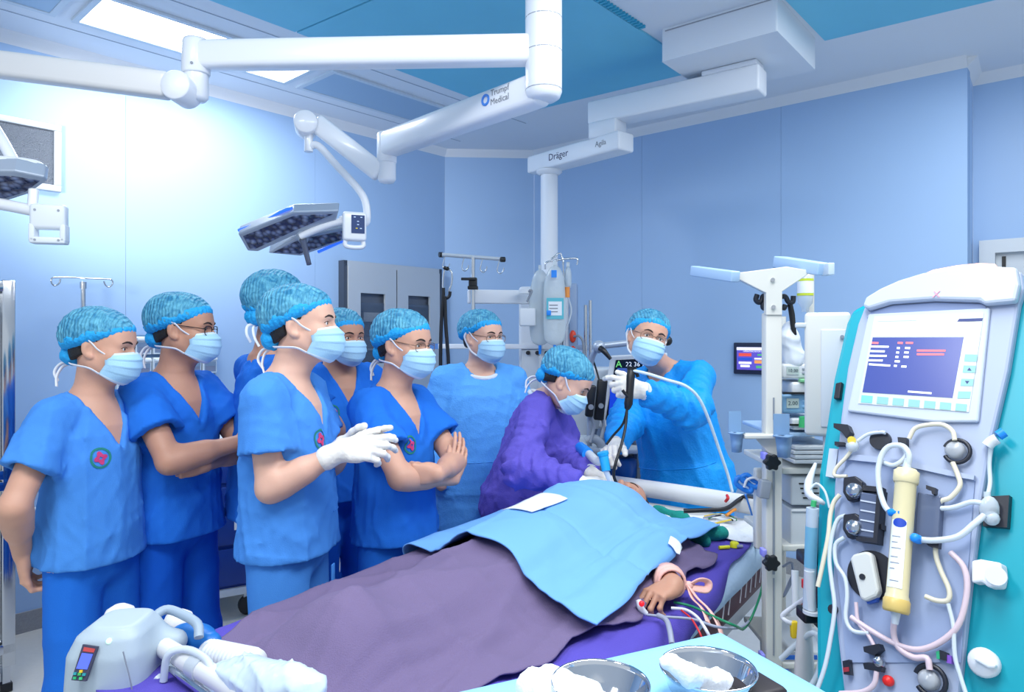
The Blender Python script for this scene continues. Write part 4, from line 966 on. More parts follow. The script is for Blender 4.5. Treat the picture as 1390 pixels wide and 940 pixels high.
obj('rubber_tube', MB().tube([P(602, 391, 4.15), P(602, 402, 4.15), P(606, 405, 4.15), P(610, 402, 4.15), P(611, 396, 4.15)], .010, n=8).tube([P(602, 396, 4.15), P(599, 440, 4.15), P(598, 500, 4.15), P(600, 540, 4.15)], .011, n=8).tube([P(604, 405, 4.15), P(605, 440, 4.15), P(609, 500, 4.15), P(606, 540, 4.15), P(600, 545, 4.15)], .011, n=8), M('black_rubber', (18, 22, 30), .45), st)
# drip bags in front of the pendant
CLEARB = M('clear_bag', (214, 226, 232), .25, alpha=.62, spec=.7, bump=.5, bscale=30); CLEARB.node_tree.nodes['Principled BSDF'].inputs['Transmission Weight'].default_value = 0
TUBEC = M('clear_tubing', (214, 226, 236), .3, alpha=.75); LABW = M('label_white', (240, 244, 248), .6); LABT = M('label_teal', (96, 190, 205), .6); BLUEP = M('bright_blue_plastic', (20, 140, 240), .4)
ORG_ = M('orange_plastic', (240, 150, 70), .4)
def drip_bag(lab, px0, px1, py0, py1, d, seed, label_box=True, cat='drip bag'):
    t = thing('drip_bag', lab, cat, P((px0+px1)/2, py0, d), 'drip bags on the pendant')
    rg = random.Random(seed); c = P((px0+px1)/2, (py0+py1)/2, d); w = (px1-px0)/FPX*d; h = (py1-py0)/FPX*d
    prof = [(-.5, .15), (-.46, .7), (-.40, .95), (-.1, 1.0), (.2, .96), (.36, .8), (.46, .5), (.5, .16)]
    n = 22; vs = []; fs = []
    for z, k in prof:
        for i in range(n):
            a = 2*PI*i/n; r = 1+.05*math.sin(3*a+z*9+seed); vs.append(c+Vector((math.cos(a)*w/2*k*r, math.sin(a)*.035*k*r, z*h)))
    for j in range(len(prof)-1): fs += [(j*n+i, j*n+(i+1) % n, (j+1)*n+(i+1) % n, (j+1)*n+i) for i in range(n)]
    fs += [tuple(range(n-1, -1, -1)), tuple(range((len(prof)-1)*n, len(prof)*n))]
    mb = MB().add(vs, fs, True); obj('bag', mb, CLEARB, t, subd=1)
    obj('hanger_tab', MB().box(c+ZV*(h/2+.012), (.02, .006, .03)), CLEARB, t)
    if label_box:
        f = obj('label_frame', MB().box(c+Vector((.0, -.04, -.04*h)), (w*.72, .003, h*.26)), LABT, t); obj('label_paper', MB().box(c+Vector((.0, -.0422, -.04*h)), (w*.56, .002, h*.17)), LABW, f)
        for k in range(3): obj('print_line', MB().box(c+Vector((-.01, -.0436, -.04*h+(k-1)*h*.04)), (w*.36, .001, h*.012)), INK, f)
    obj('port', MB().cyl(c-ZV*h*.48, c-ZV*(h*.5+.05), .010, .008, n=10), BLUEP, t)
    obj('drip_line', MB().tube([c-ZV*(h*.5+.05), c-ZV*(h*.5+.15)+Vector((.02, 0, 0)), c-ZV*(h*.5+.32)+Vector((.03*rg.choice((-1, 1)), 0, 0)), c-ZV*(h*.5+.5)], .005, n=6), TUBEC, t)
drip_bag('clear drip bag with a teal-edged white label on the pendant pole', 737, 769, 360, 470, 4.20, 3)
drip_bag('large crumpled clear drip bag behind the teal-labelled one', 718, 748, 366, 470, 4.30, 5, False)
drip_bag('narrow clear drip bag with an orange chamber on the pendant', 766, 776, 362, 392, 4.26, 8, False)
obj('blue_tag', MB().box(P(752, 372, 4.14), (.032, .012, .044)), BLUEP, bpy.data.objects['drip_bag'])
obj('blue_port', MB().box(P(745, 425, 4.14), (.026, .012, .03), bev=.004), BLUEP, bpy.data.objects['drip_bag'])
obj('drip_chamber', MB().cyl(P(770, 390, 4.2), P(770, 404, 4.2), .016, n=12), ORG_, bpy.data.objects['drip_bag.002'])
hk = thing('drip_hook_rack', 'bent wire hook rack holding the clear drip bags in front of the pendant', 'hook rack', P(752, 352, 4.28))
for a in ([(740, 366), (741, 357), (752, 354), (764, 353), (764, 360)], [(752, 354), (753, 366)], [(762, 352), (782, 351), (784, 354), (783, 360)], [(748, 352), (764, 353), (765, 480)]): obj('wire', MB().tube([P(x, y, 4.24) for x, y in a], .0055, n=6), STEEL2, hk)
for x, y1 in ((762, 480), (766, 480), (758, 478)): obj('rod', MB().cyl(P(x, 438, 4.25), P(x, y1, 4.25), .008, n=8), STEEL2, hk)
# ------------------------------------------------------------------ furniture along the left wall
GLASSD = M('cabinet_glass', (90, 106, 130), .08, alpha=.32, spec=.8)
# glass-fronted steel cabinet
s0 = (onwall(460, 352)-WA).dot(wl[1]); s1 = (onwall(592, 365)-WA).dot(wl[1]); zt = onwall(460, 354).z
fn = -wl[2]; CD = .045; cw = s1-s0
def onc(u, z, off=0): return WA+wl[1]*(s0+u*cw)+fn*(CD+off)+ZV*z
cab = thing('glass_cabinet', 'built-in steel cabinet with two glazed doors on the left wall', 'cabinet', onc(.5, 0))
z0c = .45
BOXG = M('cabinet_inside', (120, 132, 152), .7)
obj('carcass_back', MB().box(onc(.5, (zt+z0c)/2, -.04), (cw, .008, zt-z0c), wl[3]), BOXG, cab)
for u, zz, lx, lz in ((.5, zt-.02, cw, .04), (.5, z0c+.02, cw, .04)): obj('frame_rail', MB().box(onc(u, zz, -.01), (lx, .07, lz), wl[3]), STEEL, cab)
for u in (.012, .988): obj('frame_stile', MB().box(onc(u, (zt+z0c)/2, -.01), (.03, .07, zt-z0c), wl[3]), M('steel_dark_edge', (90, 98, 110), .4, metal=.7), cab)
for k in range(2):
    u0 = .03+k*.475; wd_ = .462*cw; uc = u0+.231
    dr = thing_part('door', cab, onc(uc, (zt+z0c)/2, .02)); gl0 = .24; g1 = .76
    zc, hz = (zt+z0c)/2, zt-z0c-.08
    for du, w_ in ((-.175, .112*cw), (.175, .112*cw)): obj('door_stile', MB().box(onc(uc+du, zc, .028), (w_, .02, hz), wl[3]), STEEL, dr)
    obj('door_rail', MB().box(onc(uc, zt-.04-.10, .028), (wd_-.224*cw, .02, .20), wl[3]), STEEL, dr); obj('door_rail', MB().box(onc(uc, z0c+.04+.45, .028), (wd_-.224*cw, .02, .9), wl[3]), STEEL, dr)
    obj('glass_pane', MB().box(onc(uc, zc+.18, .024), (wd_-.22*cw, .004, hz-.9), wl[3]), GLASSD, dr)
    obj('handle', MB().cyl(onc(uc+(.19 if k == 0 else -.19), 1.30, .06), onc(uc+(.19 if k == 0 else -.19), 1.46, .06), .006, n=10), STEEL2, dr)
    for zz in (1.95, 1.72, 1.50): obj('shelf', MB().box(onc(uc, zz, -.012), (wd_-.2*cw, .05, .012), wl[3]), STEEL, cab)
CBX = [M('box_white', (220, 226, 232), .6), M('box_pink_edge', (214, 130, 140), .6), M('box_mint', (150, 205, 205), .6), M('box_grey', (120, 130, 146), .6)]
for k, (u, zz, w_, h_, m, lab) in enumerate(((.27, 2.00, .17, .035, 2, 'mint box lying on the upper shelf of the glazed steel cabinet'), (.27, 1.975, .17, .012, 1, 'thin pink-edged packet under the mint box in the steel cabinet'), (.27, 1.76, .15, .06, 0, 'white carton on the middle shelf of the glazed steel cabinet'), (.27, 1.54, .17, .09, 3, 'grey bundle on the low shelf of the glazed steel cabinet'), (.74, 1.99, .06, .07, 0, 'small white carton standing behind the right cabinet pane'), (.745, 1.755, .15, .035, 0, 'flat white carton behind the right cabinet pane'))):
    zz = {2.00: 1.956+.012+.0175, 1.975: 1.956+.006, 1.76: 1.726+.03, 1.54: 1.506+.045, 1.99: 1.956+.035, 1.755: 1.726+.0175}[zz]
    obj('supply_box', MB().box(onc(u, zz, -.012), (w_, .04, h_), wl[3], bev=.003), CBX[m], label=lab, cat='box')
# steel cabinet at the left edge of the picture
t = thing('steel_cabinet', 'tall polished steel cabinet on black feet at the left of the men', 'cabinet', (-2.6, 3.0, 0))
sd_ = -wl[1]; sn = -wl[2]; SFR = basis(-sd_, -sn, ZV)
cr_ = Vector(((21-CX)/FPX*3.12, 3.12, 0)); zt = CAMZ+(CY-381)/FPX*3.12
SCB = lambda u, v, z: cr_+sd_*u-sn*v+ZV*z
obj('carcass', MB().box(SCB(.40, .15, (zt+.12)/2), (.80, .26, zt-.14), SFR, bev=.006), STEEL2, t)
for u in (.025, .40, .775): obj('front_stile', MB().box(SCB(u, .008, (zt+.12)/2), (.05, .024, zt-.12), SFR, bev=.004), STEEL2, t)
for z in (zt-.03, .98, .93, .20): obj('front_rail', MB().box(SCB(.40, .006, z), (.80, .02, .045), SFR, bev=.004), STEEL2, t)
obj('glass_pane', MB().box(SCB(.21, .014, 1.37), (.31, .006, .68), SFR), GLASSD, t)
obj('door_panel', MB().box(SCB(.21, .012, .56), (.30, .012, .62), SFR, bev=.004), STEEL2, t)
for u, v in ((.03, .03), (.77, .03), (.03, .26), (.77, .26)): obj('leg', MB().box(SCB(u, v, .09), (.03, .03, .12), SFR), STEEL2, t); obj('rubber_foot', MB().box(SCB(u, v, .02), (.045, .045, .04), SFR, bev=.004), BLACKM, t)
# wall-mounted drip hook
t = thing('wall_drip_hook', 'chrome double drip hook on a slim pole against the left wall', 'drip hook', onwall(112, 420, off=.12))
hp_ = lambda x, y: onwall(x, y, off=.12)
obj('pole', MB().cyl(hp_(113, 520), hp_(113, 386), .012, n=12), STEEL2, t); obj('collar', MB().cyl(hp_(113, 392), hp_(113, 383), .017, n=12), STEEL2, t)
obj('wire_hook', MB().tube([hp_(82, 379), hp_(80, 385), hp_(74, 388), hp_(70, 384), hp_(70, 379), hp_(74, 377), hp_(100, 377), hp_(113, 378), hp_(140, 379), hp_(151, 380), hp_(153, 385), hp_(148, 390), hp_(143, 387), hp_(141, 382)], .0045, n=8), STEEL2, t)
# rack of clear drawers on the wall
s0 = (onwall(152, 500)-WA).dot(wl[1]); s1 = (onwall(289, 500)-WA).dot(wl[1]); rw = s1-s0; zt = onwall(200, 455).z; zb = onwall(165, 600).z
def onr(u, z, off=0): return WA+wl[1]*(s0+u)+fn*(.02+off)+ZV*z
BINW = M('bin_white', (226, 236, 244), .4); BINC = M('bin_clear', (150, 176, 206), .2, alpha=.8); RACKB = M('rack_blue_grey', (104, 140, 176), .5)
rk = thing('drawer_rack', 'wall rack of small clear tilting drawers behind the two left men', 'drawer rack', onr(rw/2, zb))
obj('rack_frame', MB().box(onr(rw/2, (zt+zb)/2, 0), (rw, .03, zt-zb), wl[3]), RACKB, rk)
rows = 5; cols = 6; ch = (zt-zb)/rows; cwid = rw/cols
proto = {}
for r_ in range(rows):
    for c_ in range(cols):
        ctr_ = onr((c_+.5)*cwid, zt-(r_+.5)*ch, .03)
        if not proto:
            b_ = obj('drawer', MB().box(ctr_, (cwid*.9, .04, ch*.84), wl[3], bev=.005), BINW, rk)
            l_ = obj('drawer_front', MB().box(ctr_+fn*.021-ZV*ch*.09, (cwid*.74, .004, ch*.50), wl[3]), BINC, b_); g_ = obj('drawer_lip', MB().box(ctr_+fn*.028+ZV*ch*.30, (cwid*.82, .022, ch*.14), wl[3], bev=.004), BINW, b_)
            x_ = obj('contents', MB().box(ctr_+fn*.022-ZV*ch*.18, (cwid*.62, .006, ch*.24), wl[3]), M('bin_contents', (120, 132, 160), .6), b_)
            proto = dict(o=b_, kids=(l_, g_, x_), c=ctr_)
        else:
            q_ = proto['o'].copy(); COL.objects.link(q_); q_.location = proto['o'].location+(ctr_-proto['c'])
            for kd in proto['kids']:
                k2 = kd.copy(); COL.objects.link(k2); k2.parent = q_
# blue drawer cart on castors
t = thing('drawer_cart', 'navy blue drawer cart on castors behind the two left men', 'cart', (-1.45, 3.75, 0))
NAVY = M('cart_navy', (18, 58, 140), .45); CTOP = M('cart_top_grey', (205, 212, 218), .4)
cfl = P(346, 838, 3.98); cd_ = Vector((-.86, -.51, 0)).normalized(); cn_ = Vector((.51, -.86, 0)); CFR = basis(-cd_, -cn_, ZV); cr0 = Vector((cfl.x+.02, cfl.y, 0))
CC = lambda u, v, z: cr0+cd_*u-cn_*v+ZV*z
obj('body', MB().box(CC(.36, .22, .53), (.70, .42, .72), CFR, bev=.01), NAVY, t)
obj('top_tray', MB().box(CC(.36, .22, .96), (.74, .46, .14), CFR, bev=.012), CTOP, t)
obj('base_frame', MB().box(CC(.36, .22, .155), (.74, .46, .045), CFR, bev=.008), CTOP, t)
for k, (z, h) in enumerate(((.83, .12), (.685, .15), (.51, .18), (.30, .22))):
    dw_ = obj('drawer', MB().box(CC(.36, -.002, z), (.66, .02, h-.012), CFR, bev=.004), NAVY, t)
    if k < 3:
        lb = obj('label_plate', MB().box(CC(.075, -.015, z+.02), (.115, .003, .045), CFR), LABW, dw_)
        if k == 0: text('lettering', 'BLOC', .026, CC(.075, -.018, z+.02), -cd_, ZV, INKD, lb)
        else:
            for j in range(3): obj('print_line', MB().box(CC(.075, -.0172, z+.032-j*.012), (.085, .001, .003), CFR), INK, lb)
for u, v in ((.05, .04), (.67, .04), (.05, .40), (.67, .40)):
    cs_ = thing_part('castor', t, CC(u, v, .06)); obj('fork', MB().box(CC(u, v, .10), (.05, .03, .08), CFR, bev=.006), STEEL, cs_); obj('wheel', MB().cyl(CC(u, v, .055)+cn_*.016, CC(u, v, .055)-cn_*.016, .054, n=20), BLACKM, cs_)
# ------------------------------------------------------------------ operating bed, patient and covers
BH = Vector((.60, 2.87, 0)); BU = Vector((.574, .819, 0)); BV = Vector((.819, -.574, 0)); MZ = .86
BFR = basis(BV, -BU, ZV)                                   # x across (towards the table), y towards the foot
def BED(s, t, z): return BH-BU*s+BV*t+ZV*z
MAROON = M('mattress_maroon', (74, 22, 44), .55); PADB = M('pad_pale_blue', (186, 212, 238), .85, bump=.3, bscale=60); PURP = M('sheet_purple', (84, 72, 176), .9, bump=.25, bscale=300, var=.05, vscale=5)
MAUVE = M('blanket_mauve', (114, 100, 136), .95, bump=.3, bscale=350, var=.05, vscale=6); DRAPE = M('drape_light_blue', (112, 170, 234), .8, bump=.15, bscale=500, var=.03, vscale=6); BGREY = M('bed_grey', (196, 200, 206), .45)
GREENC = M('green_cloth', (12, 138, 128), .9, bump=.3, bscale=200); WCLOTH = M('white_cloth', (232, 236, 242), .9, bump=.3, bscale=120)
bed = thing('operating_bed', 'hospital bed with maroon mattress and white end rails holding the patient', 'bed', BED(1.0, 0, 0))
mt_ = obj('mattress', MB().box(BED(1.02, .03, MZ-.075), (.92, 2.02, .14), BFR, bev=.035), MAROON, bed)
for k in range(7): obj('mattress_stitch', MB().box(BED(.26+k*.055+(.06 if k > 4 else 0), .4905, MZ-.07), (.004, .006, .07), BFR@Matrix.Rotation(.35, 3, 'X')), M('stitch_white', (226, 220, 228), .7), mt_)
obj('mattress_handle', MB().tube([BED(.20, .492, MZ-.05), BED(.22, .51, MZ-.04), BED(.16, .51, MZ-.10), BED(.17, .492, MZ-.11)], .008, n=6), M('stitch_white'), mt_)
obj('bed_deck', MB().box(BED(1.02, 0, MZ-.18), (.92, 1.98, .06), BFR, bev=.01), BGREY, bed)
obj('bed_column', MB().box(BED(1.05, 0, .42), (.42, .70, .56), BFR, bev=.03), BGREY, bed)
obj('bed_base', MB().box(BED(1.05, 0, .13), (.62, 1.5, .10), BFR, bev=.03), BGREY, bed)
for s_, t_ in ((.35, -.28), (.35, .28), (1.75, -.28), (1.75, .28)): obj('castor', MB().cyl(BED(s_, t_-.02, .05), BED(s_, t_+.02, .05), .05, n=20), BLACKM, bed)
# head rail: thick padded white bar, plus the side guard folded below the mattress near the trolley
obj('head_rail', MB().tube([BED(.10, -.52, .86), BED(.0, -.50, .935), BED(-.02, -.44, .955), BED(-.03, 0, .955), BED(-.02, .44, .945), BED(.02, .50, .92)], .036, n=14), M('rail_cream', (216, 218, 220), .5), bed)
obj('head_rail_lower', MB().tube([BED(-.02, -.48, .86), BED(-.03, 0, .87), BED(-.02, .46, .86)], .028, n=12), M('rail_cream'), bed)
for t_ in (-.46, .46): obj('rail_post', MB().cyl(BED(0, t_, .64), BED(-.01, t_, .94), .022, n=12), BGREY, bed)
sg = obj('side_guard', MB().tube([BED(.18, .54, .64), BED(.20, .56, .46), BED(.32, .57, .36), BED(.60, .57, .36), BED(.70, .56, .48), BED(.70, .54, .64)], .030, n=12), BGREY, bed)
obj('guard_bar', MB().tube([BED(.42, .555, .64), BED(.43, .57, .38)], .022, n=10), BGREY, sg)
obj('guard_control', MB().box(BED(.30, .585, .52), (.02, .08, .17), BFR, bev=.02), M('control_blue', (40, 100, 190), .5), sg)
def smax(*a, k=.05):
    m = max(a); return m+k*math.log(sum(math.exp((x-m)/k) for x in a))
def bump1(x, c, w): return math.exp(-((x-c)/w)**2)
def body_h(s, t):
    """height of the lying patient above the mattress"""
    tr_ = np.interp(s, (.28, .36, .46, .60, .85, 1.0, 1.15, 1.30, 1.55, 1.64, 1.70, 1.76, 1.82), (.0, .12, .160, .152, .135, .125, .115, .105, .10, .14, .165, .09, 0))
    w = np.interp(s, (.34, .5, .9, 1.1, 1.3, 1.7, 1.95), (.18, .25, .24, .22, .20, .17, .15))
    e = max(0, 1-(abs(t+.01)/w)**2.4)**.62 if abs(t+.01) < w else 0
    arm = .075*max(0, 1-((t-.31)/.075)**2)**.5*bump1(s, .75, .36)*1.15 if abs(t-.31) < .075 else 0
    return max(tr_*e, arm)
def soft_h(s, t, r=.06):
    return sum(body_h(s+a, t+b) for a, b in ((0, 0), (r, 0), (-r, 0), (0, r), (0, -r), (r*.7, r*.7), (-r*.7, -r*.7), (r*.7, -r*.7), (-r*.7, r*.7)))/9
def crease(s, t, sd, f=9):
    o = 0
    for k in range(5):
        a = sd*1.7+k*2.3; o += (1-abs(math.sin((s*math.cos(a)+t*math.sin(a))*f*(1+.45*k)+k+1.4*math.sin(s*f*.5*math.sin(a+1)+t*f*.6+sd))))**2.2/(1+.5*k)
    return o-.7
def cloth(name, fs, nu, nv, layer, mat, amp=.010, sd=1, hang=.30, f=9, soft=.06, solid=.004, pleats=(), **kw):
    """cover draped over patient and mattress; fs(u, v) -> (s, t)"""
    def fn_(u, v):
        s, t = fs(u, v); z = soft_h(s, t, soft)+layer+amp*crease(s, t, sd, f)
        for q_ in pleats: z += .007*math.exp(-abs((u if q_[0] == 'u' else v)-q_[1])/.012)*q_[2]
        lim = .49 if t > 0 else .44; tt = t; ra = .05; sa = abs(t)-lim+ra
        if sa > 0:                                        # round over the mattress edge, then hang
            an2 = min(sa/ra, PI/2); zz = layer+soft_h(s, math.copysign(min(abs(t), lim), t), soft)+amp*crease(s, t, sd, f)*max(0, 1-sa/ra); tt = math.copysign(lim-ra+(ra+.012)*math.sin(an2), t); z = zz-ra*(1-math.cos(an2))-max(0, sa-ra*PI/2)
        fx = s-2.04
        if fx > 0: s = 2.04+.02*min(1, fx/.05); z = layer-fx
        return BED(s, tt, MZ+z)
    mb = MB().grid(fn_, nu, nv)
    return obj(name, mb, mat, None if 'cat' in kw else bed, solid=solid, **kw)
def quad(a, b, c, d):
    """bilinear patch through four (s, t) corners: a at (0,0), b at (1,0), c at (1,1), d at (0,1)"""
    return lambda u, v: ((a[0]*(1-u)+b[0]*u)*(1-v)+(d[0]*(1-u)+c[0]*u)*v, (a[1]*(1-u)+b[1]*u)*(1-v)+(d[1]*(1-u)+c[1]*u)*v)
def wavy(fs, k=.012, n=7):
    return lambda u, v: tuple(x+k*math.sin(n*(u*2.1+v*3.3)*2+i*1.7)*(1 if (u in (0, 1) or v in (0, 1)) else 0) for i, x in enumerate(fs(u, v)))
cloth('bed_pad', quad((.0, -.50), (2.05, -.50), (2.05, .505), (.0, .505)), 70, 34, .004, PADB, .005, 2, soft=.0, label='pale blue pad spread on the mattress showing along its side', cat='bed pad') if False else None
def flat_cloth(name, fs, nu, nv, layer, mat, amp, sd, label, cat, f=9, drop=.0):
    def fn_(u, v):
        s, t = fs(u, v); z = layer+amp*max(0, crease(s, t, sd, f)+.5); tt = t
        if t > .47: z -= (t-.47)*1.6
        if t > .50: tt = .50+(t-.5)*.25
        if t < -.43: tt = -.44; z -= (-.43-t)
        return BED(s, tt, MZ+z)
    return obj(name, MB().grid(fn_, nu, nv), mat, solid=.003, label=label, cat=cat)
flat_cloth('bed_pad', quad((.02, -.50), (2.02, -.50), (2.02, .515), (.02, .50)), 80, 40, .006, PADB, .005, 2, 'pale blue pad spread over the mattress beneath the purple sheet', 'bed pad')
flat_cloth('bed_sheet', wavy(quad((.04, -.54), (2.03, -.54), (2.03, .62), (.03, .43)), .006), 90, 46, .016, PURP, .008, 5, 'purple cotton sheet under the patient hanging at the near side', 'sheet', 8)
def bl(u, v):
    s = .52+u*1.33; t1 = np.interp(s, (.52, 1.08, 1.32, 1.49, 1.62, 1.96), (.43, .42, .35, .335, .29, .26))+.014*math.sin(u*31); t0 = np.interp(s, (.52, 1.2, 1.5, 1.85), (-.62, -.60, -.46, -.30)); return s+.02*math.sin(v*9)*u, t0+(t1-t0)*v
cloth('blanket', bl, 120, 100, .036, MAUVE, .015, 3, f=8, label='mauve blanket covering the patient from the waist to the feet', cat='blanket')
cloth('surgical_drape', wavy(quad((.32, -.62), (.98, -.62), (1.27, .40), (.28, .36)), .006, 5), 110, 100, .070, DRAPE, .008, 8, f=5, soft=.06, pleats=(('u', .34, 1), ('u', .67, -1), ('v', .5, 1), ('v', .76, -1)), label='light blue square surgical drape over the torso of the patient', cat='drape')
def patch(name, a, b, c, d, layer, mat, label, cat):
    fs = quad(a, b, c, d); return obj(name, MB().grid(lambda u, v: BED(fs(u, v)[0], fs(u, v)[1], MZ+soft_h(fs(u, v)[0], fs(u, v)[1], .06)+layer+.008*crease(fs(u, v)[0], fs(u, v)[1], 8, 5)), 10, 8), mat, solid=.003, label=label, cat=cat)
patch('gauze_pad', (.70, -.12), (.90, -.14), (.94, .0), (.76, .02), .078, WCLOTH, 'flat white gauze square lying on top of the blue drape', 'gauze')
patch('drape_tab', (.70, .345), (.755, .36), (.765, .40), (.71, .385), .082, WCLOTH, 'small white adhesive tab at the near edge of the blue drape', 'tab')
# white linen and green cloths round the patient's head
def lump(name, pts, r, mat, label, cat, sd=1):
    pr = [cone(a, b, r1, r2, k=.03) for a, b, r1, r2 in pts]+[folds(sd, .008, 30, 60, (1, 1, 1))]
    return np_obj(name, [polygonize(pr, .008)], mat, label=label, cat=cat)
lump('pillow', [(BED(.16, -.26, .875), BED(.16, .22, .875), .035, .03), (BED(.26, -.24, .875), BED(.28, .18, .87), .03, .025), (BED(.08, -.2, .87), BED(.09, .26, .87), .03, .025)], 0, WCLOTH, 'white linen pillow under the head of the patient', 'pillow', 4)
lump('green_cloth', [(BED(.13, .06, .915), BED(.15, .16, .905), .018, .018), (BED(.15, .16, .902), BED(.18, .28, .895), .018, .012)], 0, GREENC, 'green cloth strip trailing from the head of the patient', 'cloth', 6)
lump('green_cloth', [(BED(.30, .30, .90), BED(.27, .36, .905), .028, .022), (BED(.33, .28, .89), BED(.36, .33, .89), .02, .02)], 0, GREENC, 'bunched green cloth beside the cable bundle on the purple sheet', 'cloth', 9)
flat_cloth('white_towel', quad((.02, .10), (.30, .12), (.26, .47), (.0, .44)), 26, 26, .026, WCLOTH, .010, 7, 'white towel spread at the head end beside the pillow', 'towel')
# ---- patient
pt = thing('person', 'patient lying on the bed under drapes with one bare hand showing', 'person', BED(1.0, 0, MZ))
hf = Fr((0, 0, 0), 0); hf.m = basis(ZV.cross(BU), ZV, BU); hf.o = BED(.225, -.035, .925)
ph = head_prims(hf, .97, BED(.42, -.02, .905))
hw = P(914, 803, 1.86); hw.z = .932
pchunks = [polygonize(ph, .0046)]
lsh, lel = BED(.52, .19, .93), BED(.76, .33, .905)
hd = Vector((P(880, 818, 1.80)-P(914, 803, 1.86))); hd.z = -.012; hd.normalize()
am = [cone(lsh, lel, .042, .034, k=.02), cone(lel, hw, .034, .027, k=.02)]+hand_prims(hw, hd, (.1, .1, -1), 'L', 'relaxed', .93, 0, 4, (.55, .75, -.35), .5, [(34, 48, 30), (36, 50, 30), (38, 50, 30), (40, 50, 30)])
pchunks.append(polygonize(am, .0036))
tk = [cone(BED(.46, -.02, .91), BED(.9, 0, .92), .045, .065, k=.03), cone(BED(.56, -.13, .91), BED(.56, .11, .91), .035, .035, k=.03), cone(BED(.9, 0, .92), BED(1.05, 0, .91), .06, .055, k=.03)]
for sx in (-1, 1): tk += [cone(BED(1.05, sx*.07, .92), BED(1.42, sx*.07, .91), .05, .035, k=.02), cone(BED(1.42, sx*.07, .91), BED(1.62, sx*.06, .90), .032, .026, k=.02), cone(BED(1.64, sx*.06, .90), BED(1.65, sx*.06, .955), .026, .022, k=.02)]
tk.append(cone(BED(.54, -.15, .92), BED(.8, -.2, .89), .03, .03, k=.03)); tk.append(cone(BED(.8, -.2, .89), BED(1.05, -.16, .89), .028, .024, k=.03))
pchunks.append(polygonize(tk, .016))
np_obj('body', pchunks, SKIN[1], pt)
hs = [ell(hf.p(0, -.016, .030), (.080, .102, .092), fr=hf.np()), Prim(lambda p: np.maximum(hf.loc(p)[:, 1]-(.030+np.clip(hf.loc(p)[:, 2]-.02, 0, .08)*.7), .0-hf.loc(p)[:, 2]+np.clip(-hf.loc(p)[:, 1], -1, .05)*-1.2), A3(hf.o)-.3, A3(hf.o)+.3, .006, '&'), folds(3, .004, 60, 140, (1, 1, 1))]
np_obj('hair', [polygonize(hs, .005)], HAIR, pt)
for sx in (-1, 1):
    ls = surf_many(ph, [hf.p(sx*x, .16, z) for x, z in ((.0175, -.002), (.0315, -.004), (.047, -.001))], hf.d(0, -1, 0), .0); obj('eyelash', MB().tube(ls, .0014, n=5), BROW, pt)
    br = surf_many(ph, [hf.p(sx*x, .16, z) for x, z in ((.013, .017), (.022, .0215), (.034, .0235), (.049, .018))], hf.d(0, -1, 0), .0); obj('eyebrow', MB().tube(br, [.0022, .0036, .0034, .0016], n=6), BROW, pt)
# pink wrist tie with bow
PINK = M('pink_ribbon', (240, 188, 178), .85, bump=.2, bscale=200)
tie = thing('wrist_tie', 'pale pink cloth tie knotted round the wrist of the patient', 'wrist tie', hw)
bk = (lel-hw).normalized(); sd3 = bk.cross(ZV).normalized()
obj('band', MB().cyl(hw+bk*.012, hw+bk*.075, .036, .042, cap=False), PINK, tie, solid=.006)
obj('band_fold', MB().cyl(hw+bk*.03, hw+bk*.058, .040, .043, cap=False), PINK, tie, solid=.006)
kn = hw+bk*.03+Vector((.045, -.012, -.005))
obj('bow', MB().tube([kn, kn+Vector((.03, .0, .016)), kn+Vector((.055, .005, .008)), kn+Vector((.05, 0, -.01)), kn+Vector((.02, -.004, -.006)), kn], .011, n=8, flat=.3).sph(kn, .013, 10), PINK, tie)
obj('tail', MB().tube([kn, kn+Vector((.012, -.05, -.016)), kn+Vector((.028, -.10, -.026)), kn+Vector((.036, -.16, -.045)), kn+Vector((.038, -.20, -.09))], .012, n=8, flat=.25), PINK, tie)
obj('tail', MB().tube([kn, kn+Vector((.0, -.045, -.018)), kn+Vector((.014, -.09, -.028)), kn+Vector((.012, -.15, -.04))], .010, n=8, flat=.25), PINK, tie)
# pulse clip and cables on the sheet
def cable(name, pts, r, mat, label, cat='cable', **kw): return obj(name, MB().tube(pts, r, n=7), mat, label=label, cat=cat, **kw)
CBL = {k: M('cable_'+k, c, .45) for k, c in dict(white=(216, 220, 228), green=(24, 128, 88), black=(20, 22, 28), yellow=(224, 196, 70), red=(206, 40, 44), grey=(150, 156, 176), blue=(60, 140, 230), orange=(236, 150, 60)).items()}
pc_ = thing('pulse_oximeter', 'white finger clip with a red light on the hand of the patient', 'finger clip', P(868, 822, 1.79))
obj('clip', MB().tube([P(866, 815, 1.77), P(870, 826, 1.76), P(878, 834, 1.755)], [.008, .009, .006], n=8), CBL['white'], pc_); obj('red_light', MB().sph(P(871, 820, 1.745), .0075, 10), M('red_glow', (240, 30, 40), .4, emit=.6), pc_)
def onbed(px, py, z=MZ+.035):
    d = (CAMZ-z)*FPX/(py-CY); return P(px, py, d)
cable('sensor_cable', [onbed(878, 835), onbed(905, 838), onbed(940, 841), onbed(975, 852), onbed(1005, 852, .84), BED(.5, .53, .72)], .0035, CBL['grey'], 'grey sensor cable running from the finger clip across the sheet')
cable('green_cable', [onbed(915, 818), onbed(940, 824), onbed(970, 838), onbed(1000, 851, .88), P(1010, 854, 2.0), P(1022, 835, 2.05), P(1034, 800, 2.12), P(1036, 770, 2.2), P(1032, 745, 2.35), P(1014, 744, 2.5)], .0035, CBL['green'], 'green cable looping over the mattress edge to the yellow connector')
cable('white_cable', [onbed(911, 826), onbed(930, 828), onbed(946, 838), onbed(958, 855), onbed(968, 875, .86)], .004, CBL['white'], 'white cable hanging beside the pink wrist tie')
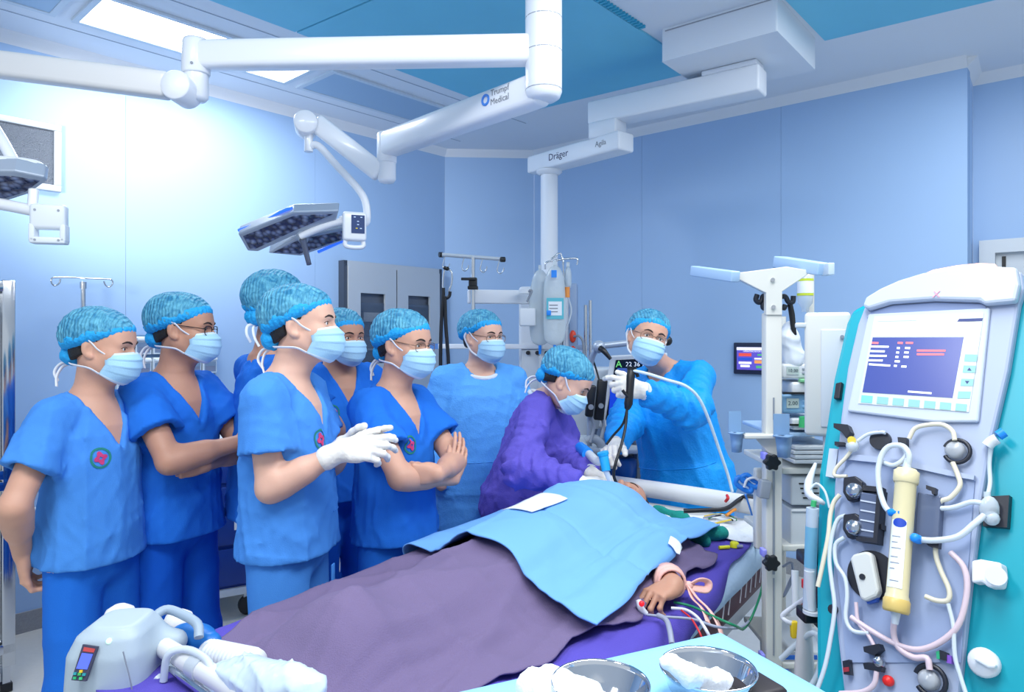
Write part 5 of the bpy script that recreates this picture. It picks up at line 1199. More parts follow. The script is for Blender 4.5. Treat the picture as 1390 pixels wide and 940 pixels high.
cable('red_cable', [onbed(925, 829), onbed(938, 840), onbed(948, 856), onbed(956, 874, .87)], .0025, CBL['red'], 'thin red cable hanging beside the pink wrist tie')
cable('grey_tube', [onbed(893, 836), onbed(904, 842), onbed(909, 856), onbed(912, 875, .88)], .007, CBL['grey'], 'flat grey tube hanging down the purple sheet')
yc = thing('yellow_connector', 'yellow round cable connector on the purple sheet', 'connector', onbed(997, 742, .90))
obj('button', MB().lathe(onbed(997, 743, .88), ZV, [(0, .015), (.014, .015), (.018, .011), (.019, 0)]), M('yellow_plastic', (224, 220, 40), .4), yc); obj('stem', MB().tube([onbed(976, 744, .885), onbed(990, 743, .885)], .0065, n=8), M('yellow_plastic'), yc); obj('plug', MB().tube([onbed(1000, 742, .886), onbed(1008, 742, .886)], .006, n=8), CBL['grey'], yc)
rb = random.Random(4)
for k, cn2 in enumerate(('yellow', 'black', 'white', 'black', 'green', 'yellow', 'grey')):
    j = lambda: rb.uniform(-4, 4)
    cable('lead_wire', [onbed(958+j(), 703+j()*.5, .90), onbed(972+j(), 700+j()*.5, .915), onbed(985+j(), 700+j()*.6, .92), onbed(997+j(), 705+j()*.6, .91)], .0032, CBL[cn2], {'yellow': 'yellow', 'black': 'black', 'white': 'white', 'green': 'green', 'grey': 'grey'}[cn2]+' lead wire in the tangled bundle beside the green cloth', 'wire', group='lead wires beside the green cloth')
cable('yellow_cable', [onbed(940, 727, .92), onbed(955, 716, .92), onbed(975, 710, .92), onbed(992, 706, .92)], .0035, CBL['yellow'], 'yellow cable arching onto the purple sheet beside the drape')
cable('black_cable', [onbed(928, 694, .95), onbed(955, 693, .955), onbed(985, 691, .955), onbed(1003, 679, .97), onbed(1014, 674, .99), P(1030, 676, 2.35)], .0085, CBL['black'], 'thick black hose from the drape to the trolley post')
cable('blue_line', [P(1012, 672, 2.4), P(1018, 690, 2.42), P(1022, 706, 2.45), P(1024, 722, 2.45)], .0035, CBL['blue'], 'thin blue line hanging from the blue clamp by the trolley')
cable('orange_line', [onbed(986, 700, .93), onbed(994, 694, .94), onbed(998, 692, .94)], .006, CBL['orange'], 'short orange connector in the cable bundle')
cable('red_stopcock', [onbed(985, 681, .97), onbed(988, 677, .985), onbed(987, 673, .99)], .006, CBL['red'], 'red stopcock standing on the white towel', 'stopcock')
# ------------------------------------------------------------------ pump unit clamped on the foot end
PUMP = M('pump_grey_white', (172, 188, 200), .45, bump=.03, bscale=300)
BF = basis(BV, -BU, ZV)
pu = thing('mattress_pump', 'grey-white pump unit with a small blue display at the foot of the bed', 'pump', BED(2.10, -.40, .6))
pc0 = P(160, 892, 1.50); pz = Vector((.05, -1, 0)).normalized(); px_ = Vector((1, .05, 0)); PFR = basis(px_, -pz, ZV)
PU = lambda x, y, z: pc0+px_*x-pz*y+ZV*z
prm = [loft(np.array(PFR), A3(pc0), [(-.30, .080, .085, 0, 0), (-.05, .084, .090, 0, 0), (.03, .080, .085, 0, 0), (.065, .068, .072, .004, .0), (.085, .048, .055, .010, .0)], k=.02, pw=4), 
       cone(PU(.03, .03, .02), PU(.10, .05, .01), .034, .026, k=.03)]
np_obj('housing', [polygonize(prm, .006)], PUMP, pu)
obj('housing_seam', MB().tube([PU(.055, -.088, .05), PU(.075, -.088, -.05), PU(.08, -.085, -.25)], .0015, n=5), GREYM, pu)
tl = Matrix.Rotation(R(-20), 3, 'X'); tr_ = PFR@tl
DF = lambda x, z, o=0: PU(-.022, -.085, .030)+tr_@Vector((x, -o, z))
dsp = obj('display_plate', MB().prism([(-.016, -.033), (.012, -.036), (.024, .028), (-.006, .033)], -.004, .004, basis(tr_@Vector((1, 0, 0)), tr_@Vector((0, 0, 1)), tr_@Vector((0, -1, 0))), DF(0, 0, .006)), M('display_dark', (60, 60, 84), .4), pu)
obj('display_screen', MB().prism([(-.010, -.012), (.012, -.014), (.018, .014), (-.004, .017)], .0042, .0052, basis(tr_@Vector((1, 0, 0)), tr_@Vector((0, 0, 1)), tr_@Vector((0, -1, 0))), DF(0, 0, .006)), M('display_blue', (80, 100, 225), .3, emit=.5), dsp)
obj('display_badge', MB().prism([(-.003, .020), (.019, .017), (.021, .024), (-.002, .028)], .0042, .0050, basis(tr_@Vector((1, 0, 0)), tr_@Vector((0, 0, 1)), tr_@Vector((0, -1, 0))), DF(0, 0, .006)), M('badge_red', (190, 70, 70), .4), dsp)
for k, (x, z, c) in enumerate(((-.010, -.021, (40, 150, 160)), (-.001, -.022, (60, 170, 90)), (.008, -.023, (40, 150, 160)), (-.009, -.029, (40, 170, 110)), (.003, -.030, (60, 190, 120)), (.001, -.017, (230, 190, 40)))): obj('key', MB().box(DF(x, z, .011), (.006, .004, .005), tr_), M('pump_key_%d' % k, c, .5), dsp)
obj('status_lamp', MB().sph(PU(.018, -.070, .064), .0065, 10), M('lamp_mint', (200, 255, 220), .3, emit=.8), pu)
obj('carry_handle', MB().tube([P(206, 852, 1.55), P(212, 836, 1.56), P(228, 828, 1.58), P(250, 836, 1.57), P(268, 848, 1.55), P(270, 866, 1.53)], .0105, n=10), M('handle_grey_blue', (150, 168, 186), .45), pu)
obj('hose_port', MB().tube([PU(.10, -.04, -.03), PU(.13, -.05, -.05), PU(.14, -.04, -.10)], .012, n=8), TUBEC, pu)
# foot rail and its bumper rollers
ft = [P(205, 868, 1.58), P(240, 890, 1.48), P(300, 925, 1.36), P(350, 960, 1.27), P(430, 1010, 1.15)]
obj('foot_rail', MB().tube(ft, .021, n=14), M('rail_cream'), bed)
obj('rail_clip', MB().tube([ft[1]+(ft[2]-ft[1])*.42, ft[1]+(ft[2]-ft[1])*.62], .0245, n=14), STEEL, bed)
obj('foot_crossbar', MB().tube([P(232, 905, 1.46), P(262, 928, 1.40), P(300, 955, 1.33)], .011, n=10), STEEL2, bed)
for px2, py2, d_ in ((163, 840, 1.66), (243, 847, 1.72)): obj('bumper_roller', MB().lathe(P(px2, py2, d_)-ZV*.030, ZV, [(0, 0), (.0, .028), (.012, .036), (.036, .037), (.052, .030), (.062, .014), (.064, 0)]), M('roller_white', (228, 228, 226), .5), bed)
bp_ = M('blue_bladder', (24, 110, 190), .4)
pr = [cone(P(248, 868, 1.64), P(285, 874, 1.58), .030, .026, k=.03), ell(P(262, 866, 1.62), (.05, .04, .028), k=.03)]
np_obj('blue_bladder', [polygonize(pr, .007)], bp_, label='glossy blue air bladder beside the pump at the bed foot', cat='bladder')
def ribbed(name, a, b, r, n, mat, **kw):
    prof = []; L = (Vector(b)-Vector(a)).length
    for i in range(n*4+1): prof.append((L*i/(n*4), r*(1+.07*math.sin(i*PI/2))))
    prof = [(0, 0)]+prof+[(L, 0)]
    return obj(name, MB().lathe(a, Vector(b)-Vector(a), prof, 20), mat, **kw)
ribbed('corrugated_hose', P(285, 888, 1.56), P(345, 902, 1.42), .030, 12, WHITE2, label='white ribbed hose lying at the foot end of the blanket', cat='hose')
pr = [cone(P(300, 925, 1.40), P(390, 930, 1.24), .035, .03, k=.04), cone(P(330, 915, 1.38), P(420, 940, 1.20), .03, .03, k=.04), folds(5, .010, 30, 70, (1, 1, 1))]
np_obj('plastic_wrap', [polygonize(pr, .007)], M('clear_wrap', (212, 230, 242), .25, alpha=.9), label='crumpled clear plastic wrap at the foot end beside the rail', cat='wrap')
obj('looped_tube', MB().tube([P(222, 925, 1.44), P(228, 890, 1.44), P(252, 882, 1.44), P(280, 896, 1.40), P(292, 925, 1.36)], .008, n=8), TUBEC, label='clear tube looping over the foot rail by the pump', cat='tube')
# ------------------------------------------------------------------ instrument table in front
TZ = 1.04
BLUEC = M('table_cloth_blue', (142, 200, 242), .85, bump=.2, bscale=260, var=.03, vscale=5)
def ontab(px, py, z=TZ):
    d = (CAMZ-z)*FPX/(py-CY); return P(px, py, d)
tb = thing('instrument_table', 'steel instrument table under a light blue cloth in front of the bed', 'table', (.35, 1.0, 0))
c1, c2, c3 = ontab(628, 942), ontab(978, 862), ontab(1130, 950)
e1 = (c2-c1).normalized(); e2 = Vector((e1.y, -e1.x, 0)); e2 = e2 if e2.y < 0 else -e2
TB = lambda u, v, z=TZ: c2-e1*u+e2*v+ZV*(z-TZ)
TL, TW = .86, .46; ccl = TB(TL/2, TW/2)
TFR = basis(e1, -e2, ZV)
obj('table_top', MB().box(TB(TL/2, TW/2, TZ-.02), (TL-.02, TW-.02, .02), TFR, bev=.006), STEEL2, tb)
for u, v in ((.05, .05), (TL-.05, .05), (.05, TW-.05), (TL-.05, TW-.05)):
    obj('leg', MB().cyl(TB(u, v, .06), TB(u, v, TZ-.03), .014, n=12), STEEL2, tb); obj('castor', MB().cyl(TB(u, v-.012, .035), TB(u, v+.012, .035), .034, n=16), BLACKM, tb)
obj('lower_shelf', MB().box(TB(TL/2, TW/2, .35), (TL-.1, TW-.1, .012), TFR), STEEL2, tb)
def tcl(u, v):
    U = (u-.5)*(TL+.44)+TL/2; Vv = (v-.5)*(TW+.44)+TW/2; z = TZ+.002; ou = max(0, -U, U-TL); ov = max(0, -Vv, Vv-TW); o = math.hypot(ou, ov)
    uc = min(max(U, 0), TL); vc = min(max(Vv, 0), TW)
    out = .012*min(1, o/.03)+.02*o*(1+math.sin(U*31)*math.sin(Vv*27)); su = (U-uc)/(o+1e-6); sv = (Vv-vc)/(o+1e-6)
    return TB(uc+su*out, vc+sv*out, z-max(0, o-.008))
obj('table_cloth', MB().grid(tcl, 60, 50), BLUEC, label='light blue cloth draped over the instrument table', cat='tablecloth', solid=.003)
def bowl(lab, px, py, r, h):
    c = ontab(px, py, TZ+.006+h); c.z = TZ+.006
    t = thing('steel_bowl', lab, 'bowl', c, 'steel bowls on the blue cloth')
    pr = [(.0, 0), (.0, r*.45), (h*.10, r*.60), (h*.45, r*.86), (h*.9, r*.985), (h, r), (h+.003, r*1.03), (h+.001, r*1.045), (h-.002, r*1.03), (h*.88, r*.965), (h*.45, r*.84), (h*.12, r*.58), (.004, r*.44), (.004, 0)]
    obj('bowl', MB().lathe(c, ZV, pr, 48), CHROME, t); return c
b1 = bowl('shiny steel bowl beside a white gauze heap on the blue cloth', 815, 928, .069, .05)
b2 = bowl('shiny steel bowl holding folded white gauze on the blue cloth', 961, 908, .069, .052)
def gauze(lab, segs, sd):
    pr = [cone(a, b, r, r2, k=.012) for a, b, r, r2 in segs]+[folds(sd, .005, 60, 140, (1, 1, 1))]
    return np_obj('gauze_roll', [polygonize(pr, .0045)], WCLOTH, label=lab, cat='gauze')
gauze('folded white gauze strip lying over the rim of the steel bowl', [(ontab(908, 900, TZ+.085), ontab(938, 918, TZ+.075), .012, .014), (ontab(938, 918, TZ+.072), ontab(975, 926, TZ+.05), .014, .014), (ontab(970, 920, TZ+.04), ontab(985, 924, TZ+.04), .014, .012)], 3)
gauze('heap of crumpled white gauze on the cloth before the first bowl', [(ontab(725, 935, TZ+.03), ontab(760, 928, TZ+.035), .028, .02), (ontab(740, 945, TZ+.03), ontab(800, 945, TZ+.035), .03, .022), (ontab(745, 915, TZ+.04), ontab(775, 930, TZ+.04), .014, .012)], 6)
obj('black_tray', MB().box(ontab(1026, 938, TZ+.018), (.07, .07, .026), TFR, bev=.01), M('dark_tray', (38, 30, 34), .5), label='dark tray on the blue cloth beside the gauze-filled bowl', cat='tray')
# ------------------------------------------------------------------ dialysis machine on the right (front plane fitted to the photo)
DK = .918; DC = Vector((.9834, 1.6659, 1.5386)); DC = Vector((0, 0, CAMZ))+(DC-Vector((0, 0, CAMZ)))*DK
DE1 = Vector((.6056, -.7957, 0)).normalized(); DN0 = Vector((-.7957, -.6056, 0)).normalized(); DE2 = (ZV*math.cos(R(20.7))-DN0*math.sin(R(20.7))).normalized(); DNN = DE1.cross(DE2).normalized()
if DNN.y > 0: DNN = -DNN
DM = basis(DE1, DE2, DE1.cross(DE2)); DSG = 1 if DE1.cross(DE2).dot(DNN) > 0 else -1
def dm(px, py, off=0):
    dr = Vector(((px-CX)/FPX, 1, -(py-CY)/FPX)); o = Vector((0, 0, CAMZ)); t = (DC+DNN*off-o).dot(DNN)/dr.dot(DNN); return o+dr*t
def duv(px, py):
    q = dm(px, py)-DC; return (q.dot(DE1), q.dot(DE2))
def D(u, v, w): return DC+DE1*u+DE2*v+DNN*w
def dprism(name, poly, w0, w1, mat, parent, bevel=0, uv=False):
    pl = poly if uv else [duv(x, y) for x, y in poly]
    mb = MB(); n = len(pl); a = [D(u, v, w0) for u, v in pl]; b = [D(u, v, w1) for u, v in pl]
    mb.add(a+b, [tuple(range(n-1, -1, -1)), tuple(range(n, 2*n))]+[(i, (i+1) % n, n+(i+1) % n, n+i) for i in range(n)])
    o = obj(name, mb, mat, parent, bevel=bevel); bm = bmesh.new(); bm.from_mesh(o.data); bmesh.ops.recalc_face_normals(bm, faces=bm.faces); bm.to_mesh(o.data); bm.free(); return o
def ddisc(name, px, py, r, w0, w1, mat, parent, n=24):
    c0 = dm(px, py, 0); return obj(name, MB().cyl(c0+DNN*w0, c0+DNN*w1, r, n=n), mat, parent)
def dtube(name, pts, r, mat, parent, n=8, **kw):
    return obj(name, MB().tube([dm(p[0], p[1], p[2] if len(p) > 2 else .02) for p in pts], r, n=n), mat, parent, **kw)
TEALP = M('machine_teal', (0, 158, 176), .38); FASC = M('machine_fascia', (166, 178, 204), .42); FASC2 = M('machine_fascia_light', (190, 200, 216), .35); FASCD = M('machine_recess', (128, 146, 186), .45); CREAM = M('tubing_cream', (232, 224, 200), .35, alpha=.92)
dz = thing('dialysis_machine', 'large teal and pale grey dialysis machine with a lit screen beside the trolley', 'dialysis machine', (DC.x, DC.y, 0))
body = [(1104, 640), (1124, 512), (1142, 434), (1151, 416), (1166, 408), (1230, 384), (1300, 372), (1400, 366), (1470, 372), (1490, 420), (1470, 560), (1440, 760), (1418, 960), (1400, 1120), (1112, 1120), (1100, 930), (1100, 780)]
dprism('body', body, -.26, -.022, TEALP, dz, .012)
obj('pedestal', MB().box(Vector((DC.x+.10, DC.y+.07, .36)), (.30, .34, .62), basis(DE1, -DN0, ZV), bev=.02), TEALP, dz)
obj('base_plate', MB().box(Vector((DC.x+.06, DC.y+.05, .09)), (.46, .52, .06), basis(DE1, -DN0, ZV), bev=.02), FASC2, dz)
for u, v in ((-.2, -.22), (.2, -.22), (-.2, .22), (.2, .22)):
    p_ = Vector((DC.x+.06, DC.y+.05, .04))+DE1*u-DN0*v; obj('castor', MB().cyl(p_-DE1*.015, p_+DE1*.015, .04, n=16), BLACKM, dz)
fas = [(1141, 566), (1150, 500), (1164, 440), (1175, 412), (1198, 397), (1223, 386), (1256, 376), (1300, 370), (1345, 367), (1386, 368), (1390, 392), (1383, 412), (1368, 504), (1346, 597), (1332, 681), (1316, 802), (1303, 924), (1290, 1060), (1150, 1060), (1145, 940), (1136, 860), (1130, 786), (1132, 661)]
f_o = dprism('fascia', fas, -.024, .0, FASC, dz, .006)
# rounded hood above the screen
hood = [(1176, 420), (1180, 408), (1200, 396), (1225, 385), (1258, 375), (1300, 369), (1345, 366), (1384, 368), (1388, 392), (1383, 414), (1340, 418), (1334, 413), (1270, 411), (1212, 415), (1183, 424)]
dprism('hood', hood, .0, .022, FASC2, dz, .008)
dprism('status_beacon', [(1250, 376), (1268, 368), (1300, 362), (1330, 359), (1352, 360), (1356, 368), (1290, 374)], -.05, .006, M('beacon_amber', (255, 190, 160), .3, emit=.7), dz)
dprism('visor', [(1178, 433), (1184, 424), (1212, 416), (1270, 412), (1334, 414), (1339, 418), (1338, 428), (1260, 430), (1192, 433)], .0, .004, FASCD, dz)
text('lettering', 'X', .022, dm(1271, 400, .0235), DE1, DE2, M('logo_pink', (226, 150, 170), .5), dz)
# screen frame and screen
frm = [(1176, 436), (1192, 431), (1338, 427), (1348, 424), (1326, 572), (1240, 567), (1152, 555)]
dprism('screen_frame', [(1181, 428), (1346, 420), (1330, 575), (1270, 575), (1152, 560)], .0, .010, FASC2, dz, .004)
so = dprism('screen', [(1190, 432), (1338, 428), (1318, 562), (1168, 550)], .010, .012, M('screen_cream', (200, 208, 208), .25, emit=.12), dz)
SB_ = M('screen_slate', (64, 78, 150), .25, emit=.12); SW_ = M('screen_text', (236, 238, 240), .4, emit=.4); SRD = M('screen_text_red', (236, 110, 120), .4, emit=.4); SGN = M('screen_key', (136, 190, 186), .4, emit=.06); SNV = M('screen_navy', (30, 50, 110), .4, emit=.3)
dprism('screen_window', [(1188, 461), (1311, 461), (1296, 543), (1174, 535)], .0122, .0128, SB_, so)
dprism('header_band', [(1189, 440), (1316, 440), (1313, 460), (1186, 460)], .0122, .0127, M('screen_ivory', (222, 220, 212), .3, emit=.16), so)
dprism('header_strip', [(1196, 435), (1248, 434), (1247, 438), (1195, 439)], .0122, .0128, M('screen_grey', (196, 208, 210), .4, emit=.25), so)
dprism('clock_field', [(1305, 436), (1337, 435), (1336, 439), (1302, 440)], .0122, .0128, SNV, so)
for k in range(4): dprism('text_line', [(1186-k*1.1, 472+k*6.2), (1210-k*1.4+(k % 2)*-4, 472.4+k*6.2), (1209.6-k*1.4+(k % 2)*-4, 475+k*6.2), (1185.6-k*1.1, 474.6+k*6.2)], .0129, .0132, SW_, so)
dprism('text_line', [(1183, 496), (1212, 498), (1211.6, 500.6), (1182.6, 498.6)], .0129, .0132, SW_, so)
for x, y, w in ((1221, 474, 4), (1220, 480, 4), (1219, 486, 4), (1218, 492, 7), (1217, 498, 4), (1232, 474, 7), (1231, 480, 6), (1230, 486, 7), (1227, 499, 7)): dprism('figure', [(x, y), (x+w, y+.3), (x+w-.4, y+3), (x-.4, y+2.7)], .0129, .0132, SW_, so)
for x, y, w in ((1187, 467, 9), (1222, 467, 7), (1233, 467, 10), (1248, 477.5, 39), (1248, 482.5, 37)): dprism('red_text', [(x, y), (x+w, y+.3), (x+w-.4, y+3), (x-.4, y+2.7)], .0129, .0132, SRD, so)
dprism('text_line', [(1236, 533), (1268, 535.5), (1267.6, 538), (1235.6, 535.5)], .0129, .0132, SW_, so)
for k in range(7):
    x = 1172+k*21.3; y = 539+k*1.9; dprism('touch_key', [(x+1, y), (x+16, y+1.3), (x+15, y+11), (x, y+9.8)], .0122, .0129, SGN if k else M('screen_key_blue', (110, 190, 205), .4, emit=.25), so)
for k, (x, y) in enumerate(((1313, 484), (1311, 499), (1308, 517), (1304, 534))):
    dprism('touch_key', [(x, y), (x+17, y+.3), (x+15.6, y+10), (x-1.4, y+9.6)], .0122, .0129, SGN, so)
    if k in (1, 2): dprism('arrow_mark', [(x+5, y+7 if k == 1 else y+3), (x+11, y+7.3 if k == 1 else y+3.2), (x+8, y+3 if k == 1 else y+7.4)], .0130, .0133, SNV, so)
# lower bay
dprism('bay_recess', [(1150, 622), (1200, 628), (1250, 636), (1292, 646), (1324, 652), (1316, 760), (1305, 900), (1150, 900), (1138, 780), (1142, 680)], .0, .004, M('bay_blue_grey', (150, 166, 200), .45), dz)
dprism('bay_lip', [(1150, 618), (1200, 623), (1250, 631), (1292, 641), (1326, 648), (1325, 654), (1290, 648), (1250, 639), (1200, 631), (1150, 626)], .004, .014, FASC, dz)
BLK = M('machine_black', (22, 26, 40), .4); KNB = M('knob_chrome', (170, 178, 190), .2, metal=.9)
# pressure pods and clips along the top of the bay
cl = thing_part('hook_clip', dz, dm(1150, 590)); dprism('clip_bar', [(1137, 578), (1156, 580), (1160, 590), (1154, 598), (1148, 590), (1137, 584)], .0, .02, BLK, cl); dprism('clip_bar', [(1137, 602), (1150, 603), (1150, 607), (1137, 607)], .0, .015, BLK, cl)
obj('yellow_cap', MB().cyl(dm(1156, 598, .02), dm(1156, 598, .036), .009, n=12), M('yellow_cap', (236, 210, 80), .4), cl); obj('pod', MB().sph(dm(1157, 606, .024), (.014, .014, .014), 12), M('clear_pod', (226, 236, 244), .15, alpha=.6), cl)
ddisc('pod_housing', 1197, 599, .0215, .0, .012, BLK, dz); dprism('square_clip', [(1222, 596), (1234, 597), (1234, 610), (1229, 614), (1223, 607)], .0, .014, BLK, dz)
rg_ = thing_part('ring_holder', dz, dm(1299, 613)); obj('ring', MB().tube([dm(1299, 613, .012)+(DE1*math.cos(t)+DE2*math.sin(t))*.0235 for t in np.linspace(-2.6, 2.9, 22)], .0042, n=8, smooth=1), BLK, rg_); obj('pod', MB().lathe(dm(1299, 613, .0), DNN, [(0, .018), (.014, .018), (.02, .012), (.022, 0)], 20), M('pod_grey', (186, 190, 196), .2, alpha=.85), rg_)
# filter cartridge
fl_ = thing_part('filter_cartridge', dz, dm(1226, 735)); fa, fb = dm(1231, 637, .045), dm(1216, 832, .045); fd_ = (fa-fb); L = fd_.length
FY = M('filter_ivory', (226, 214, 170), .3); FCP = M('filter_cap', (220, 190, 110), .35)
obj('shell', MB().lathe(fb, fd_, [(0, 0), (0, .0215), (.012, .0235), (.03, .0215), (.034, .020), (L-.034, .020), (L-.028, .0215), (L-.010, .0225), (L, .018), (L, 0)], 28), FY, fl_)
obj('end_cap', MB().lathe(fb, fd_, [(0, .0), (0, .022), (.005, .0242), (.022, .0242), (.026, .0222)], 28), FCP, fl_); obj('end_cap', MB().lathe(fb+fd_.normalized()*(L-.03), fd_, [(0, .0222), (.004, .0238), (.024, .0238), (.030, .016), (.030, 0)], 28), FY, fl_)
sdv = DE1; fdn = fd_.normalized()
def on_fil(h, ang, r=.0206): 
    q_ = DNN; x_ = fdn.cross(q_).normalized(); return fb+fdn*h+(q_*math.cos(ang)+x_*math.sin(ang))*r
obj('label', MB().grid(lambda u, v: on_fil(.045+(L*.62-.045)*v, -.75+1.5*u), 14, 6), LABW, fl_)
obj('logo_oval', MB().grid(lambda u, v: on_fil(L*.60+.009*math.sin(v*2*PI)*u, .1+.62*math.cos(v*2*PI)*u, .0211), 6, 24), M('logo_royal', (30, 70, 180), .5), fl_)
for k, (h, w0_, w1_) in enumerate(((.50, -.5, .3), (.46, -.5, .1), (.42, -.5, .4), (.36, -.5, .2), (.32, -.5, .35), (.28, -.5, 0), (.20, -.4, .4))): obj('print_line', MB().grid(lambda u, v: on_fil(L*h+.0016*v, w0_+(w1_-w0_)*u, .0211), 6, 2), INK, fl_)
obj('nozzle', MB().cyl(fa, fa+fdn*.022, .009, .006, n=12), TUBEC, fl_); obj('nozzle', MB().cyl(fb, fb-fdn*.022, .009, .006, n=12), TUBEC, fl_)
obj('blue_port', MB().cyl(dm(1224, 697, .058), dm(1208, 696, .052), .008, n=10), BLUEP, fl_); obj('blue_port', MB().lathe(dm(1247, 733, .036), DNN, [(0, .009), (.02, .009), (.024, .006), (.024, 0)], 14), BLUEP, fl_)
# pump heads left of the filter
for py_ in (666, 716):
    ph_ = thing_part('pump_head', dz, dm(1163, py_)); dprism('pump_block', [(1152, py_-14), (1168, py_-16), (1178, py_-8), (1178, py_+6), (1170, py_+16), (1158, py_+18), (1151, py_+6)], .004, .026, BLK, ph_, .003); obj('chrome_knob', MB().lathe(dm(1161, py_+1, .026), DNN, [(0, .0165), (.012, .0155), (.016, .010), (.017, 0)], 22), KNB, ph_); dprism('pump_bar', [(1174, py_-4), (1204, py_-1), (1204, py_+6), (1174, py_+3)], .004, .024, BLK, ph_)
SMK = M('smoky_block', (96, 108, 136), .2, alpha=.85)
dprism('valve_block', [(1176, 672), (1200, 676), (1196, 736), (1172, 732)], .004, .03, SMK, dz, .003); dprism('valve_frame', [(1200, 668), (1206, 670), (1200, 742), (1172, 738), (1172, 733), (1195, 735)], .004, .034, BLK, dz)
for k in range(4): dprism('valve_rib', [(1177, 683+k*13), (1199, 687+k*13), (1199, 689+k*13), (1177, 685+k*13)], .03, .032, M('rib_pale', (190, 198, 214), .4), dz)
dprism('valve_block', [(1252, 672), (1284, 678), (1280, 742), (1248, 738)], .004, .026, SMK, dz, .003)
for a_ in ([(1266, 664), (1279, 668), (1278, 676), (1274, 676), (1273, 671), (1266, 669)], [(1262, 738), (1284, 741), (1283, 749), (1270, 746)]): dprism('valve_clip', a_, .02, .034, BLK, dz)
ddisc('rotor_well', 1185, 782, .050, .004, .008, BLK, dz, 36)
dprism('rotor_handle', [(1163, 762), (1168, 756), (1186, 752), (1193, 756), (1203, 806), (1200, 813), (1184, 820), (1177, 816)], .012, .034, M('handle_beige', (206, 208, 204), .4), dz, .006); ddisc('handle_screw', 1181, 787, .006, .034, .037, BLK, dz, 12); dprism('handle_toe', [(1180, 815), (1198, 812), (1196, 819), (1184, 822)], .010, .022, M('toe_blue', (40, 90, 190), .4), dz)
# lower row
dprism('sensor_block', [(1179, 880), (1200, 876), (1203, 884), (1194, 892), (1180, 887)], .004, .024, BLK, dz); dprism('sensor_block', [(1178, 902), (1186, 901), (1204, 908), (1202, 914), (1180, 910)], .004, .022, BLK, dz); obj('sensor_eye', MB().sph(dm(1193, 899, .016), .012, 12), KNB, dz)
obj('red_button', MB().lathe(dm(1207, 925, .004), DNN, [(0, .010), (.008, .010), (.012, .007), (.013, 0)], 18), M('button_red', (235, 40, 36), .35), dz)
dprism('dark_socket', [(1149, 899), (1158, 897), (1160, 918), (1151, 917)], .004, .018, BLK, dz); dprism('socket_light', [(1150, 908), (1158, 907), (1158.6, 913), (1151, 914)], .018, .0195, M('socket_red', (150, 40, 50), .4), dz)
rg2 = thing_part('ring_holder', dz, dm(1263, 924)); obj('ring', MB().tube([dm(1263, 924, .012)+(DE1*math.cos(t)+DE2*math.sin(t))*.026 for t in np.linspace(-2.4, 3.0, 22)], .0048, n=8, smooth=1), BLK, rg2); obj('pod', MB().lathe(dm(1263, 924, .0), DNN, [(0, .018), (.014, .018), (.02, .012), (.022, 0)], 20), M('pod_grey'), rg2)
tc_ = thing_part('twin_clip', dz, dm(1286, 892)); dprism('clip_green', [(1275, 886), (1280, 885), (1281, 896), (1276, 896)], .0, .016, M('clip_green', (40, 170, 120), .4), tc_); dprism('clip_black', [(1280, 884), (1290, 888), (1290, 899), (1281, 897)], .0, .018, BLK, tc_); dprism('clip_purple', [(1289, 890), (1296, 892), (1296, 903), (1289, 901)], .0, .016, M('clip_purple', (130, 80, 190), .4), tc_)
# teal flank fittings
fb_ = thing_part('flank_valve', dz, dm(1350, 692)); dprism('valve_plate', [(1333, 674), (1369, 672), (1366, 716), (1333, 714)], -.022, -.004, BLK, fb_); obj('valve_body', MB().sph(dm(1343, 692, .01), (.018, .014, .026), 14).sph(dm(1346, 704, .008), .014, 12).cyl(dm(1340, 676, .01), dm(1340, 668, .012), .006, n=10), M('clear_pod'), fb_)
lu = thing_part('luer_cap', dz, dm(1352, 595)); obj('white_luer', MB().tube([dm(1340, 606, .01), dm(1346, 600, .01), dm(1354, 596, .01)], .0105, n=10), WHITE2, lu); obj('blue_cap', MB().tube([dm(1355, 592, .01), dm(1363, 587, .008)], .010, n=10), BLUEP, lu)
wc_ = thing_part('white_clamp', dz, dm(1343, 780)); dprism('clamp_body', [(1322, 763), (1334, 761), (1362, 766), (1364, 784), (1361, 799), (1344, 799), (1337, 792), (1322, 793)], -.022, .014, WHITEM, wc_, .004); obj('clamp_screw', MB().cyl(dm(1352, 782, .014), dm(1352, 782, .026), .017, n=18), WHITEM, wc_)
ov = obj('oval_knob', MB().lathe(dm(1339, 901, -.022), DNN, [(0, .024), (.016, .026), (.024, .022), (.026, 0)], 24), WHITEM, dz); dprism('knob_grip', [(1324, 896), (1330, 893), (1356, 904), (1354, 909), (1345, 908)], .0, .016, WHITEM, dz, .003)
dprism('side_latch', [(1132, 519), (1140, 517), (1137, 540), (1129, 540)], -.022, -.008, BLK, dz, .002)
dprism('door_edge', [(1124, 608), (1136, 609), (1130, 648), (1119, 646)], -.022, -.006, FASC2, dz)
